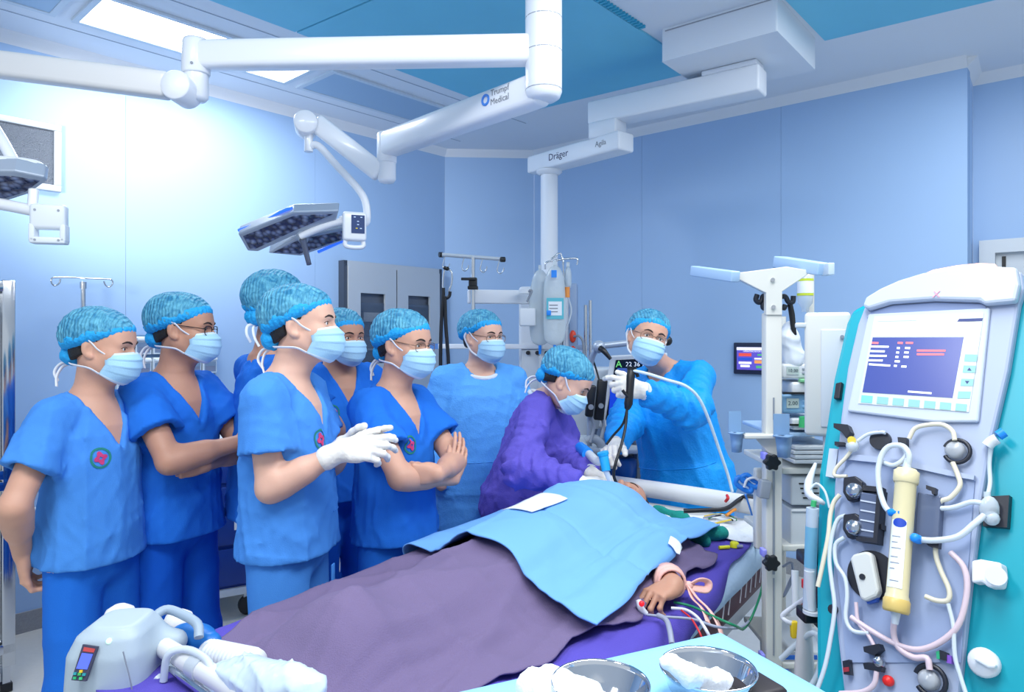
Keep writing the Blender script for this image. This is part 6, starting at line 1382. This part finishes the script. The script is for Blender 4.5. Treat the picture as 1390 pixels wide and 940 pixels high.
# tubing on the front
TW_ = M('tubing_clear', (222, 232, 240), .25, alpha=.82); TP_ = M('tubing_pinkish', (228, 206, 214), .3, alpha=.9)
for nm, pts, r, m in (('tubing', [(1157, 610), (1148, 622), (1135, 636), (1133, 646), (1150, 647)], .0042, CREAM), ('tubing', [(1163, 600), (1178, 590), (1195, 587), (1202, 588)], .004, TW_),
    ('tubing', [(1232, 634, .045), (1234, 618, .05), (1225, 606, .05), (1208, 606, .05), (1197, 618, .05), (1192, 640, .05), (1194, 665, .05), (1200, 685, .052), (1206, 694, .055)], .006, TW_), ('tubing', [(1199, 628, .04), (1212, 632, .04), (1224, 626, .042), (1230, 615, .04), (1220, 604, .04)], .005, TW_),
    ('tubing', [(1234, 596), (1242, 582), (1260, 577), (1280, 577), (1293, 586), (1296, 598)], .0048, CREAM), ('tubing', [(1293, 628), (1300, 645), (1303, 660), (1290, 676), (1275, 683), (1272, 710), (1270, 750), (1277, 775), (1288, 800), (1287, 815), (1272, 816), (1256, 810)], .0048, CREAM),
    ('tubing', [(1248, 733, .04), (1270, 734, .04), (1300, 729, .035), (1322, 712, .03), (1336, 700, .02)], .006, TW_), ('tubing', [(1250, 690), (1290, 690), (1318, 682), (1336, 684)], .005, TW_),
    ('tubing', [(1140, 672), (1132, 682), (1127, 700), (1124, 730), (1116, 770), (1110, 797)], .005, CREAM), ('tubing', [(1148, 700), (1137, 706), (1129, 730), (1126, 760), (1129, 790), (1133, 826), (1127, 870), (1120, 905), (1110, 935)], .0045, TW_),
    ('tubing', [(1146, 730), (1134, 740), (1135, 765), (1147, 785), (1150, 810), (1148, 840), (1158, 857), (1180, 860)], .0045, TW_), ('tubing', [(1155, 838), (1180, 855), (1210, 872), (1240, 882), (1265, 878), (1290, 862), (1305, 840), (1313, 800), (1308, 770), (1290, 750)], .0055, TP_),
    ('tubing', [(1162, 818), (1165, 845), (1178, 862), (1188, 880)], .004, TP_), ('tubing', [(1214, 842, .03), (1213, 860, .02), (1220, 880, .02), (1240, 893, .02), (1258, 894, .02), (1262, 910, .02)], .006, TP_), ('tubing', [(1190, 912), (1186, 930), (1170, 940), (1140, 942)], .005, TP_), ('tubing', [(1345, 606, .005), (1343, 630, .0), (1344, 655, .0), (1341, 672, .005)], .004, TW_),
    ('tubing', [(1287, 820), (1294, 850), (1296, 890), (1304, 920), (1312, 945)], .004, TW_)): dtube(nm, pts, r, m, dz)
ddisc('tube_clip', 1132, 828, .010, -.01, .008, BLK, dz, 10)
# ------------------------------------------------------------------ equipment trolley between bed and dialysis machine
IVORY = M('trolley_ivory', (212, 212, 206), .4); PALEB = M('trolley_pale_blue', (164, 194, 226), .4)
tr = thing('equipment_trolley', 'tall ivory equipment trolley with a T-shaped top rail beside the bed', 'trolley', P(1050, 900, 2.0))
TD = 2.0; tq = lambda x, y, d=TD: P(x, y, d)
ez = basis(Vector((1, 0, 0)), Vector((0, 1, 0)), ZV)
mpp = TD/FPX
tzb = P(1050, 940, TD).z
post = obj('front_post', MB().box((tq(1051, 660).x, TD+.02, (tq(1051, 425).z+.10)/2), (22*mpp, .04, tq(1051, 425).z-.10), bev=.004), IVORY, tr)
for y0, y1 in ((540, 570), (785, 890)): obj('post_slot', MB().box((tq(1050, 0).x, TD-.001, (tq(0, y0).z+tq(0, y1).z)/2), (.004, .004, tq(0, y0).z-tq(0, y1).z)), GREYM, post)
obj('post_groove', MB().box((tq(1050, 0).x, TD-.001, (tq(0, 640).z+tq(0, 780).z)/2), (.006, .003, tq(0, 640).z-tq(0, 780).z)), GREYM, post)
hd_ = [(998, 371), (1068, 362), (1104, 368), (1062, 396), (1062, 428), (1040, 428), (1040, 398), (1000, 378)]
mb = MB(); pts = [tq(x, y, TD-.004) for x, y in hd_]; n = len(pts); mb.add(pts+[p+Vector((0, .02, 0)) for p in pts], [tuple(range(n)), tuple(range(2*n-1, n-1, -1))]+[(i, n+i, n+(i+1) % n, (i+1) % n) for i in range(n)])
hd2 = obj('t_head', mb, IVORY, tr, bevel=.002)
for x, y in ((1049, 380), (1050, 417)): obj('screw', MB().cyl(tq(x, y, TD-.004), tq(x, y, TD-.010), .006, n=10), STEEL2, hd2)
def beam(name, p0, p1, w, h, mat, par, bev=.004): return arm_bar(name, p0, p1, w, h, mat, par, bev)
beam('top_rail', tq(942, 368, 2.18), tq(999, 376, 1.98), .03, .032, PALEB, tr); beam('top_rail', tq(1058, 356, 2.14), tq(1120, 366, 1.96), .05, .036, PALEB, tr)
obj('rail_end', MB().box(tq(1124, 366, 1.95), (.018, .045, .034), bev=.003), M('clear_cap', (214, 226, 236), .2, alpha=.7), tr)
HK = M('hook_black', (26, 32, 46), .45)
for pts in ([(1044, 403), (1036, 402), (1034, 408), (1030, 411), (1026, 407), (1028, 400)], [(1042, 412), (1040, 418), (1036, 418), (1036, 412), (1039, 408)], [(1060, 403), (1066, 403), (1070, 410), (1076, 410), (1077, 402)], [(1062, 416), (1064, 419), (1066, 414)]): obj('hook', MB().tube([tq(x, y, TD+.03) for x, y in pts], .0075, n=8), HK, tr)
obj('strap', MB().tube([tq(1072, 412, TD+.03), tq(1075, 428, TD+.03), tq(1077, 446, TD+.03), tq(1080, 455, TD+.03)], [.008, .009, .008, .004], n=8, flat=.3), BLACKM, tr)
# rear posts and shelves
for x, d in ((1100, 2.28), (1062, 2.36)): obj('rear_post', MB().cyl(P(x, 900, d), P(x, 372 if x > 1090 else 430, d), .012, n=12), IVORY, tr)
def tshelf(y, d0=2.02, w=.30, dd=.34, mat=IVORY, name='shelf', x0=1062, h=.018):
    p = tq(x0, y, d0); return obj(name, MB().box(p+Vector((w/2, dd/2, 0)), (w, dd, h), bev=.004), mat, tr)
for y in (640, 745, 905): tshelf(y)
obj('shelf', MB().box(tq(1062, 592)+Vector((.10, .17, 0)), (.22, .30, .012), bev=.004), PALEB, tr)
obj('lower_frame', MB().box(Vector((tq(1085, 0).x, TD+.15, .12)), (.42, .40, .05), bev=.01), IVORY, tr)
for u, v in ((-.18, -.16), (.18, -.16), (-.18, .16), (.18, .16)): obj('castor', MB().cyl(Vector((tq(1085, 0).x+u-.015, TD+.15+v, .048)), Vector((tq(1085, 0).x+u+.015, TD+.15+v, .048)), .048, n=16), BLACKM, tr)
# hand knobs
for x, y in ((1046, 627), (1045, 763)):
    k_ = thing_part('star_knob', tr, tq(x, y, TD-.03)); pts = [tq(x, y, TD-.022)+Vector((math.cos(t), 0, math.sin(t)))*(.0215+.0028*math.cos(6*t)) for t in np.linspace(0, 2*PI, 48, endpoint=False)]; n = len(pts); mb = MB(); mb.add(pts+[p+Vector((0, -.02, 0)) for p in pts], [tuple(range(n)), tuple(range(2*n-1, n-1, -1))]+[(i, n+i, n+(i+1) % n, (i+1) % n) for i in range(n)], False); obj('knob', mb, BLACKM, k_, bevel=.003); obj('stem', MB().cyl(tq(x, y, TD-.024), tq(x, y, TD), .008, n=10), GREYM, k_)
VIO = M('violet_tab', (150, 150, 240), .4)
for x, y in ((1037, 619), (1036, 750), (1034, 891)): obj('violet_tab', MB().box(tq(x, y, TD-.004), (.012, .03, .022), bev=.003), VIO, tr)
# bracket arm with cup trays on the left
obj('bracket', MB().box(tq(1030, 592), (.10, .05, .012), bev=.003), IVORY, tr)
mb = MB(); g_ = [(1024, 594), (1060, 594), (1060, 622), (1042, 614)]; pts = [tq(x, y, TD-.004) for x, y in g_]; mb.add(pts+[p+Vector((0, .006, 0)) for p in pts], [(0, 1, 2, 3), (7, 6, 5, 4)]+[(i, 4+i, 4+(i+1) % 4, (i+1) % 4) for i in range(4)]); obj('gusset', mb, IVORY, tr)
TRAYM = M('tray_blue_clear', (140, 176, 214), .3, alpha=.85)
def cup(lab, x, y, d, w=.040, h=.055):
    c = tq(x, y, d); t = thing('cup_tray', lab, 'cup', c, 'cup trays on the trolley')
    obj('cup', MB().lathe(c-ZV*h, ZV, [(0, 0), (0, w*.36), (h*.5, w*.42), (h, w*.5), (h+.002, w*.62), (h-.002, w*.62), (h-.004, w*.46), (h*.5, w*.38), (.004, w*.32), (.004, 0)], 4), TRAYM, t)
    obj('flap', MB().box(c+Vector((0, .018, .03)), (w*.9, .004, .06)), TRAYM, t)
cup('translucent blue cup hanging off the trolley bracket towards the azure gown', 1000, 588, 1.98); cup('translucent blue cup clipped on the trolley post above the black knob', 1064, 592, 1.95, .05, .06)
# devices on the trolley
DEV = M('device_white', (208, 213, 218), .4); LCD = M('lcd_grey_green', (170, 186, 184), .3, emit=.1); LCDT = M('lcd_text', (80, 100, 110), .5); PADK = M('keypad_blue', (130, 176, 214), .45)
def pump(lab, y0, y1, txt, m_top, grp='infusion pumps on the trolley'):
    c = (tq(1062, (y0+y1)/2, 2.03)+tq(1112, (y0+y1)/2, 2.03))/2+Vector((0, .08, 0)); w = 52*mpp; h = (y1-y0)*mpp; t = thing('infusion_pump', lab, 'infusion pump', c, grp)
    f = c-Vector((0, .081, 0)); obj('case', MB().box(c, (w, .16, h), bev=.008), m_top, t)
    l_ = obj('display', MB().box(f+Vector((-w*.22, 0, h*.05)), (w*.32, .004, h*.5)), LCD, t); text('lettering', txt, h*.30, f+Vector((-w*.22, -.003, h*.05)), (1, 0, 0), ZV, LCDT, l_)
    for i in range(2):
        for j in range(2): obj('key', MB().box(f+Vector((w*(.08+.16*i), 0, h*(.16-.28*j))), (w*.10, .005, h*.16), bev=.002), PADK if m_top is not DEV else GREYM, t)
pump('white infusion pump with grey display under the hanging white bag', 494, 515, '10.00', DEV); pump('pale blue infusion pump with grey display in the trolley stack', 536, 562, '2.00', PADK)
gb = thing('stacked_module', 'white module with a green knob between the two infusion pumps', 'module', tq(1085, 525, 2.1)); obj('case', MB().box(tq(1086, 525, 2.1), (.11, .16, .036), bev=.008), DEV, gb); obj('dark_slot', MB().box(tq(1086, 534, 2.02), (.10, .01, .006)), BLACKM, gb); obj('green_tab', MB().box(tq(1092, 517, 2.02), (.03, .02, .01), bev=.003), M('green_plastic', (120, 190, 140), .4), gb)
gm = thing('stacked_module', 'white module with a bright green bottle cap on the trolley stack', 'module', tq(1085, 570, 2.1)); obj('case', MB().box(tq(1086, 572, 2.1), (.11, .16, .034), bev=.006), DEV, gm); obj('dark_slot', MB().box(tq(1086, 577, 2.02), (.10, .01, .005)), BLACKM, gm); obj('green_cap', MB().cyl(tq(1091, 580, 2.0), tq(1090, 566, 2.0), .014, .011, n=14), M('green_cap', (60, 180, 110), .4), gm)
vb = thing('ventilator_unit', 'white louvred equipment box on the trolley shelf below the black knob', 'equipment box', tq(1086, 680, 2.1)); vc = tq(1087, 660, 2.1)+Vector((0, .05, 0))
obj('case', MB().box(vc, (.115, .24, .085), bev=.006), DEV, vb)
for k in range(4): obj('louvre', MB().box(vc+Vector((-.01+.004*k, -.121, .022-.014*k)), (.05, .004, .004)), BLACKM, vb)
vb2 = thing('equipment_box', 'plain tall white equipment box on the trolley beside the syringe', 'equipment box', tq(1086, 720, 2.1)); vc = tq(1087, 712, 2.1)+Vector((0, .05, 0)); obj('case', MB().box(vc, (.115, .24, .125), bev=.006), DEV, vb2); obj('lid_line', MB().box(vc+Vector((0, -.121, .055)), (.113, .002, .003)), GREYM, vb2)
vb3 = thing('paper_stack', 'flat white folders stacked on the pale blue trolley shelf', 'folders', tq(1090, 605, 2.1)); 
for k in range(4): obj('folder', MB().box(tq(1090, 620-k*6, 2.1)+Vector((0, .02, 0)), (.13, .22, .011), rotz(.03*(k % 2)), bev=.002), DEV, vb3)
vb4 = thing('equipment_box', 'low white equipment box on the bottom trolley shelf', 'equipment box', tq(1086, 880, 2.15)); obj('case', MB().box(tq(1086, 878, 2.15), (.14, .22, .07), bev=.008), DEV, vb4); obj('blue_strip', MB().box(tq(1086, 893, 2.03), (.10, .004, .012)), M('control_blue'), vb4); obj('vent_slot', MB().box(tq(1082, 882, 2.035), (.03, .004, .006)), BLACKM, vb4)
obj('cable_coil', MB().tube([tq(1062, 770, 2.1), tq(1075, 765, 2.1), tq(1074, 790, 2.1), tq(1064, 810, 2.1), tq(1072, 790, 2.1), tq(1080, 775, 2.1)], .004, n=6), CBL['grey'], label='grey cable coil behind the trolley post below the shelf', cat='cable')
# white cabinet panel behind, white plastic bag, drip bottle, rail clip
wp = thing('white_screen_panel', 'tall white plastic housing standing between trolley and dialysis machine', 'housing', tq(1122, 600, 1.80)); wc2 = P(1123, 508, 1.86)
obj('housing', MB().box(wc2, (.112, .06, .33), rotz(R(-24)), bev=.010), IVORY, wp); obj('door_inset', MB().box(wc2+rotz(R(-24))@Vector((.014, -.031, -.01)), (.06, .006, .26), rotz(R(-24)), bev=.003), DEV, wp); obj('latch', MB().cyl(wc2+rotz(R(-24))@Vector((.035, -.034, .10)), wc2+rotz(R(-24))@Vector((.035, -.040, .10)), .005, n=10), GREYM, wp)
obj('lug', MB().box(tq(1087, 442, 1.86), (.03, .01, .014), bev=.004), DEV, wp); obj('stand_post', MB().cyl(Vector((wc2.x, wc2.y, .05)), Vector((wc2.x, wc2.y, wc2.z-.15)), .011, n=14), IVORY, wp); obj('stand_foot', MB().lathe(Vector((wc2.x, wc2.y, .0)), ZV, [(0, .0), (.0, .08), (.03, .07), (.05, .03)], 24), IVORY, wp)
pr = [cone(tq(1073, 440, 2.06), tq(1070, 458, 2.06), .010, .022, k=.02), cone(tq(1070, 462, 2.06), tq(1076, 486, 2.06), .030, .036, k=.03), folds(9, .006, 40, 80, (1, 1, 1))]
bg = np_obj('plastic_bag', [polygonize(pr, .005)], M('bag_white', (222, 230, 242), .35, alpha=.95), label='white plastic bag hanging from the black trolley hook', cat='bag')
db = thing('drip_bottle', 'clear drip bottle with a yellow-green banded label hanging by the trolley', 'bottle', tq(1092, 376, 2.2)); dc_ = tq(1093, 395, 2.2)
obj('bottle', MB().lathe(dc_+ZV*.055, -ZV, [(0, 0), (0, .012), (.01, .018), (.02, .024), (.075, .024), (.095, .022), (.108, .012), (.122, .010), (.122, 0)], 22), M('clear_bottle', (214, 226, 238), .12, alpha=.55), db); obj('label', MB().cyl(dc_+ZV*-.012, dc_+ZV*.036, .0246, cap=False), LABW, db)
for z in (.034, -.012): obj('label_band', MB().cyl(dc_+ZV*(z-.004), dc_+ZV*(z+.004), .0249, cap=False), M('lime_band', (200, 214, 60), .5), db)
obj('hanger', MB().tube([dc_+ZV*.055, dc_+ZV*.075+Vector((.01, 0, 0)), tq(1104, 372, 2.25)], .003, n=6), STEEL2, db)
# white side panel with a grey clip, blue handle clamp
obj('side_panel', MB().box(tq(1033, 690, 2.08), (.04, .03, .24), bev=.006), IVORY, tr); obj('grey_clip', MB().box(tq(1037, 664, 1.99), (.030, .03, .052), Matrix.Rotation(.15, 3, 'Y'), bev=.004), GREYM, tr)
bc2 = thing('blue_hose_clamp', 'bright blue two-loop hose clamp hanging beside the trolley post', 'clamp', tq(1012, 658, 2.06)); BC = M('clamp_blue', (40, 130, 225), .4)
for pts in ([(999, 656), (1003, 648), (1012, 653), (1020, 662), (1018, 668), (1008, 664)], [(1006, 650), (1014, 645), (1022, 652), (1030, 656), (1026, 662), (1016, 658)]): obj('loop', MB().tube([tq(x, y, 2.06) for x, y in pts], .0075, n=8, closed=True), BC, bc2)
obj('white_lead', MB().tube([tq(1010, 662, 2.05), tq(1014, 652, 2.05), tq(1024, 649, 2.05), tq(1032, 655, 2.05), tq(1036, 662, 2.05)], .004, n=6), CBL['white'], bc2)
# syringe holder on the near side of the dialysis machine
sy = thing('syringe_holder', 'black clamp rail holding a large clear syringe beside the dialysis machine', 'syringe holder', tq(1105, 760, 1.62)); SD = 1.62; q_ = lambda x, y, o=0: P(x, y, SD-o)
obj('rail', MB().box((q_(1116, 705)+q_(1112, 850))/2, (.018, .03, 148*SD/FPX), Matrix.Rotation(R(1.5), 3, 'Y'), bev=.003), BLACKM, sy)
for y in (757, 834): obj('clamp', MB().box(q_(1102, y, .02), (.056, .05, .028), bev=.006), BLACKM, sy)
obj('barrel', MB().cyl(q_(1098, 826, .05), q_(1103, 690, .05), .0135, n=18), M('syringe_clear', (206, 222, 236), .15, alpha=.75), sy); obj('plunger', MB().cyl(q_(1101, 828, .055), q_(1099, 775, .055), .0115, n=16), DEV, sy); obj('plunger_disc', MB().cyl(q_(1103, 829, .055), q_(1103, 833, .055), .021, n=18), DEV, sy); obj('tip', MB().cyl(q_(1104, 688, .05), q_(1105, 680, .05), .006, n=10), M('green_cap'), sy)
obj('label', MB().cyl(q_(1100, 770, .05), q_(1102, 715, .05), .0138, cap=False, n=14), M('syringe_scale', (120, 190, 220), .4, alpha=.8), sy)
obj('white_spike', MB().tube([P(1107, 630, 1.66), P(1098, 655, 1.62), P(1099, 672, 1.60), P(1112, 680, 1.58), P(1118, 684, 1.58)], [.004, .010, .010, .007, .005], n=8), DEV, label='white plastic spike connector hanging above the syringe', cat='connector')
obj('luer_line', MB().tube([P(1095, 670, 1.6), P(1108, 657, 1.6), P(1120, 668, 1.58), P(1126, 690, 1.56)], .003, n=6), TUBEC, label='thin clear line curling beside the white spike', cat='tube')
yt = thing('line_clamp', 'yellow tube clamp on a white line below the syringe', 'clamp', P(1078, 855, 1.75)); obj('clamp', MB().box(P(1078, 855, 1.75), (.018, .014, .042), Matrix.Rotation(-.06, 3, 'Y'), bev=.003), M('clamp_yellow', (232, 200, 40), .4), yt)
obj('white_line', MB().tube([P(1094, 812, 1.7), P(1080, 822, 1.74), P(1062, 836, 1.76), P(1068, 844, 1.75), P(1078, 848, 1.75)], .006, n=8), CBL['white'], yt)
obj('drip_chamber', MB().cyl(P(1079, 775, 1.8), P(1080, 828, 1.78), .009, n=12), DEV, label='white drip chamber hanging behind the syringe', cat='drip chamber')
for y in (793, 822): obj('red_cap', MB().box(P(1091, y, 1.72), (.008, .012, .022), bev=.002), CBL['red'], sy)
obj('waste_tube', MB().tube([P(1060, 895, 1.75), P(1085, 872, 1.72), P(1104, 860, 1.68), P(1114, 875, 1.66), P(1112, 910, 1.64), P(1100, 935, 1.62), P(1092, 960, 1.62)], .007, n=8), TUBEC, label='clear waste tube looping below the syringe holder', cat='tube')
obj('fluid_bag', MB().add(*(lambda n=18: ([P(1092+9*math.cos(2*PI*i/n)*k, 880+y, 1.72+.02*math.sin(2*PI*i/n)) for y, k in ((-55, .5), (-40, 1.0), (20, 1.5), (60, 1.7), (70, 1.2)) for i in range(n)], [(j*n+i, j*n+(i+1) % n, (j+1)*n+(i+1) % n, (j+1)*n+i) for j in range(4) for i in range(n)]+[tuple(range(n-1, -1, -1)), tuple(range(4*n, 5*n))]))(), True), M('bag_opaque', (220, 218, 220), .3, alpha=.9), label='tall translucent fluid bag hanging below the syringe holder', cat='fluid bag')
# ------------------------------------------------------------------ monitor and anaesthesia workstation behind the bed head
mo = thing('patient_monitor', 'white-framed patient monitor with a dark screen behind the bed head', 'monitor', P(845, 575, 3.72)); MDp = 3.72
def mq(x, y, o=0): return P(x, y, MDp-o)
def mquad(name, pts, o0, o1, mat, par, bevel=0):
    mb = MB(); a = [mq(x, y, o1) for x, y in pts]; b = [mq(x, y, o0) for x, y in pts]; n = len(a); mb.add(a+b, [tuple(range(n)), tuple(range(2*n-1, n-1, -1))]+[(i, n+i, n+(i+1) % n, (i+1) % n) for i in range(n)]); return obj(name, mb, mat, par, bevel=bevel)
mquad('frame', [(829, 483), (906, 479), (902, 582), (813, 580)], -.06, .0, WHITE2, mo, .008)
sc = mquad('screen', [(836, 489), (900, 486), (896, 574), (822, 570)], .0, .004, M('screen_black', (14, 18, 30), .15, emit=.02), mo)
mquad('trace_window', [(829, 520), (848, 520), (845, 563), (826, 562)], .004, .006, M('trace_blue', (20, 60, 190), .3, emit=.6), sc)
mquad('trace_window', [(838, 500), (862, 500), (862, 510), (837, 511)], .004, .006, M('trace_slate', (60, 90, 160), .3, emit=.4), sc)
text('lettering', 'A', .05, mq(840, 495, .006), (1, .0, 0), ZV, M('text_green', (110, 210, 110), .4, emit=.5), sc); text('lettering', '22 36 77 18', .034, mq(870, 495, .006), (1, 0, 0), ZV, M('text_pale', (210, 220, 235), .4, emit=.5), sc)
mquad('number_row', [(829, 558), (846, 559), (845, 562), (828, 561)], .006, .007, SCRW, sc)
mquad('base_bar', [(812, 582), (880, 585), (876, 600), (808, 596)], -.08, .0, M('base_grey_blue', (120, 140, 168), .5), mo)
# articulated arm with black lever
aa = thing('support_arm', 'grey articulated support arm with a black lever beside the monitor', 'support arm', P(815, 470, 3.6))
obj('lower_tube', MB().tube([P(800, 500, 3.66), P(806, 480, 3.62), P(815, 470, 3.60)], .016, n=10), ALU, aa); obj('upper_tube', MB().tube([P(815, 470, 3.60), P(850, 466, 3.60), P(890, 461, 3.6), P(906, 463, 3.58)], .017, n=10), ALU, aa); obj('joint', MB().sph(P(813, 471, 3.58), .034, 14), ALU, aa)
obj('lever', MB().tube([P(815, 473, 3.55), P(820, 477, 3.53), P(829, 488, 3.52)], [.016, .014, .009], n=8), BLACKM, aa); obj('arm_tip', MB().sph(P(906, 463, 3.57), .026, 12), BLACKM, aa)
obj('stand_pole', MB().cyl(P(800, 500, 3.66), Vector((P(800, 500, 3.66).x, 3.66, .05)), .014, n=10), ALU, aa); obj('stand_foot', MB().lathe(Vector((P(800, 500, 3.66).x, 3.66, 0)), ZV, [(0, 0), (0, .14), (.03, .13), (.05, .02)], 20), ALU, aa)
# handsets
for lab, a in (('black handset hanging beside the monitor nearest the woman', (796, 523, 807, 566)), ('taller black handset hanging between the other handset and the monitor', (808, 515, 822, 571))):
    c = P((a[0]+a[2])/2, (a[1]+a[3])/2, 3.62 if a[0] < 800 else 3.68); k = 3.65/FPX; t = thing('handset', lab, 'handset', c, 'handsets beside the monitor')
    obj('body', MB().box(c, ((a[2]-a[0])*k, .04, (a[3]-a[1])*k), Matrix.Rotation(R(6), 3, 'Y'), bev=.01), BLACKM, t); obj('dial', MB().cyl(c+Vector((0, -.021, -.03)), c+Vector((0, -.03, -.03)), .014, n=14), GREYM, t)
    obj('cord', MB().tube([c+Vector((.0, 0, .08)), c+Vector((-.02, .02, .16)), c+Vector((-.04, .03, .22))], .005, n=6), BLACKM, t); obj('bracket', MB().tube([c-ZV*.07, c-ZV*.14+Vector((.02, .02, 0)), c-ZV*.22], .009, n=6), GREYM, t)
# workstation
an_ = thing('anaesthesia_machine', 'grey anaesthesia workstation with blue canisters behind the bed head', 'anaesthesia machine', (P(850, 600, 3.75).x, 3.75, 0)); AD = 3.75; aq = lambda x, y, o=0: P(x, y, AD-o); kx = AD/FPX
AG = M('workstation_grey', (198, 206, 214), .45); AGD = M('workstation_dark', (86, 100, 122), .5)
cx2 = aq(850, 0).x
obj('cabinet', MB().box(Vector((cx2, AD+.22, .62)), (.62, .36, .86), bev=.015), AG, an_); obj('worktop', MB().box(Vector((cx2, AD+.12, aq(0, 607).z)), (.66, .56, .025), bev=.006), AG, an_); obj('upper_cabinet', MB().box(Vector((cx2, AD+.25, 1.22)), (.60, .28, .40), bev=.012), AG, an_)
obj('dark_bay', MB().box(aq(842, 590, -.06), (.30, .02, .06), bev=.004), AGD, an_); obj('gauge_panel', MB().box(aq(874, 618, -.03), (.12, .02, .16), bev=.006), WHITE2, an_)
gd = obj('gauge', MB().box(aq(873, 611, -.018), (.055, .012, .06), bev=.004), AGD, an_)
for u in (-.012, .012): obj('gauge_light', MB().box(aq(873, 611, -.01)+Vector((u, 0, 0)), (.010, .004, .014)), M('gauge_yellow', (220, 220, 120), .4, emit=.4), gd)
BCN = M('canister_blue', (30, 100, 180), .35, alpha=.92)
for x, y0, y1, r, lab in ((846, 622, 650, .072, 0), (833, 626, 655, .05, 0)): obj('canister', MB().lathe(aq(x, y1, .06), ZV, [(0, 0), (0, r*.9), (.02, r), ((y1-y0)*kx-.01, r), ((y1-y0)*kx, r*.8), ((y1-y0)*kx, 0)], 22), BCN, an_)
obj('bottle', MB().lathe(aq(876, 664, .05), ZV, [(0, 0), (0, .028), (.05, .03), (.07, .024), (.075, .016)], 18), M('sample_bottle', (200, 196, 180), .2, alpha=.8), an_); obj('bottle_cap', MB().cyl(aq(876, 646, .05), aq(876, 632, .05), .026, n=16), BLUEP, an_)
for x in (862, 890): obj('front_rail', MB().box(aq(x, 640, .02), (.018, .02, .20)), AGD, an_)
for i, pts in enumerate(([(795, 600), (806, 596), (816, 604), (818, 620)], [(800, 612), (812, 616), (818, 634), (812, 652)], [(846, 655), (850, 664), (858, 668)])): ribbed_pts = [aq(x, y, .10+.05*i) for x, y in pts]; obj('breathing_hose', MB().tube(ribbed_pts, .024, n=12), M('hose_grey', (150, 160, 172), .5), an_)
obj('clear_hose', MB().tube([aq(868, 614, .08), aq(882, 606, .10), aq(894, 616, .10), aq(892, 636, .08), aq(880, 640, .06)], .016, n=10), M('hose_clear', (214, 220, 222), .3, alpha=.8), an_); obj('blue_hose', MB().tube([aq(862, 664, .12), aq(872, 656, .12), aq(888, 646, .1), aq(900, 640, .1)], .026, n=10), M('hose_blue', (30, 90, 190), .45), an_)
for u, v in ((-.26, .08), (.26, .08), (-.26, .36), (.26, .36)): obj('castor', MB().cyl(Vector((cx2+u-.015, AD+v, .05)), Vector((cx2+u+.015, AD+v, .05)), .05, n=14), BLACKM, an_)
obj('base', MB().box(Vector((cx2, AD+.22, .14)), (.64, .42, .10), bev=.02), AGD, an_)
# ------------------------------------------------------------------ endoscope and breathing tube at the patient's head
sc_ = thing('endoscope', 'black flexible endoscope held by the man in the azure gown', 'endoscope', P(855, 520, 2.72))
obj('handle', MB().tube([P(857, 500, 2.73), P(856, 512, 2.72), P(855, 530, 2.71), P(853, 548, 2.71), P(851, 556, 2.71)], [.014, .017, .015, .017, .010], n=12), BLACKM, sc_)
obj('eyepiece', MB().cyl(P(857, 503, 2.73), P(858, 498, 2.73), .018, .02, n=14), BLACKM, sc_); obj('control_lever', MB().tube([P(858, 505, 2.72), P(864, 507, 2.72), P(866, 512, 2.72)], .007, n=8), BLACKM, sc_); obj('suction_port', MB().tube([P(854, 540, 2.70), P(848, 534, 2.70), P(845, 530, 2.70)], .006, n=8), BLACKM, sc_)
tipw = P(838, 660, 2.60)
obj('insertion_tube', MB().tube([P(851, 556, 2.71), P(849, 580, 2.69), P(843, 606, 2.64), P(836, 628, 2.60), P(833, 645, 2.60), tipw], .0058, n=10), BLACKM, sc_)
obj('second_cable', MB().tube([P(852, 552, 2.71), P(846, 575, 2.72), P(832, 592, 2.74), P(823, 604, 2.74)], .005, n=8), BLACKM, sc_)
obj('light_cable', MB().tube([P(858, 503, 2.72), P(880, 508, 2.70), P(905, 516, 2.68), P(930, 524, 2.68), P(948, 540, 2.70), P(962, 570, 2.74), P(976, 610, 2.80), P(988, 645, 2.84), P(994, 668, 2.84)], .0062, n=10), M('cable_pale', (206, 226, 240), .4), sc_)
bt = thing('breathing_tube', 'clear breathing tube with a bright blue connector entering the mouth of the patient', 'breathing tube', P(826, 640, 2.62))
obj('clear_stem', MB().cyl(P(832, 664, 2.60), P(822, 638, 2.60), .010, .011, n=12), TUBEC, bt); obj('blue_connector', MB().cyl(P(823, 640, 2.60), P(819, 618, 2.62), .0165, .019, n=16), M('connector_blue', (30, 170, 230), .35, alpha=.92), bt); obj('connector_cap', MB().cyl(P(819, 618, 2.62), P(818, 614, 2.62), .022, n=16), M('connector_blue'), bt)
obj('side_limb', MB().tube([P(820, 625, 2.62), P(810, 626, 2.66), P(798, 615, 2.76), P(790, 606, 2.86)], .017, n=12), M('hose_clear'), bt); obj('blue_limb', MB().tube([P(798, 617, 2.74), P(788, 608, 2.86)], .024, n=12), BLUEP, bt)
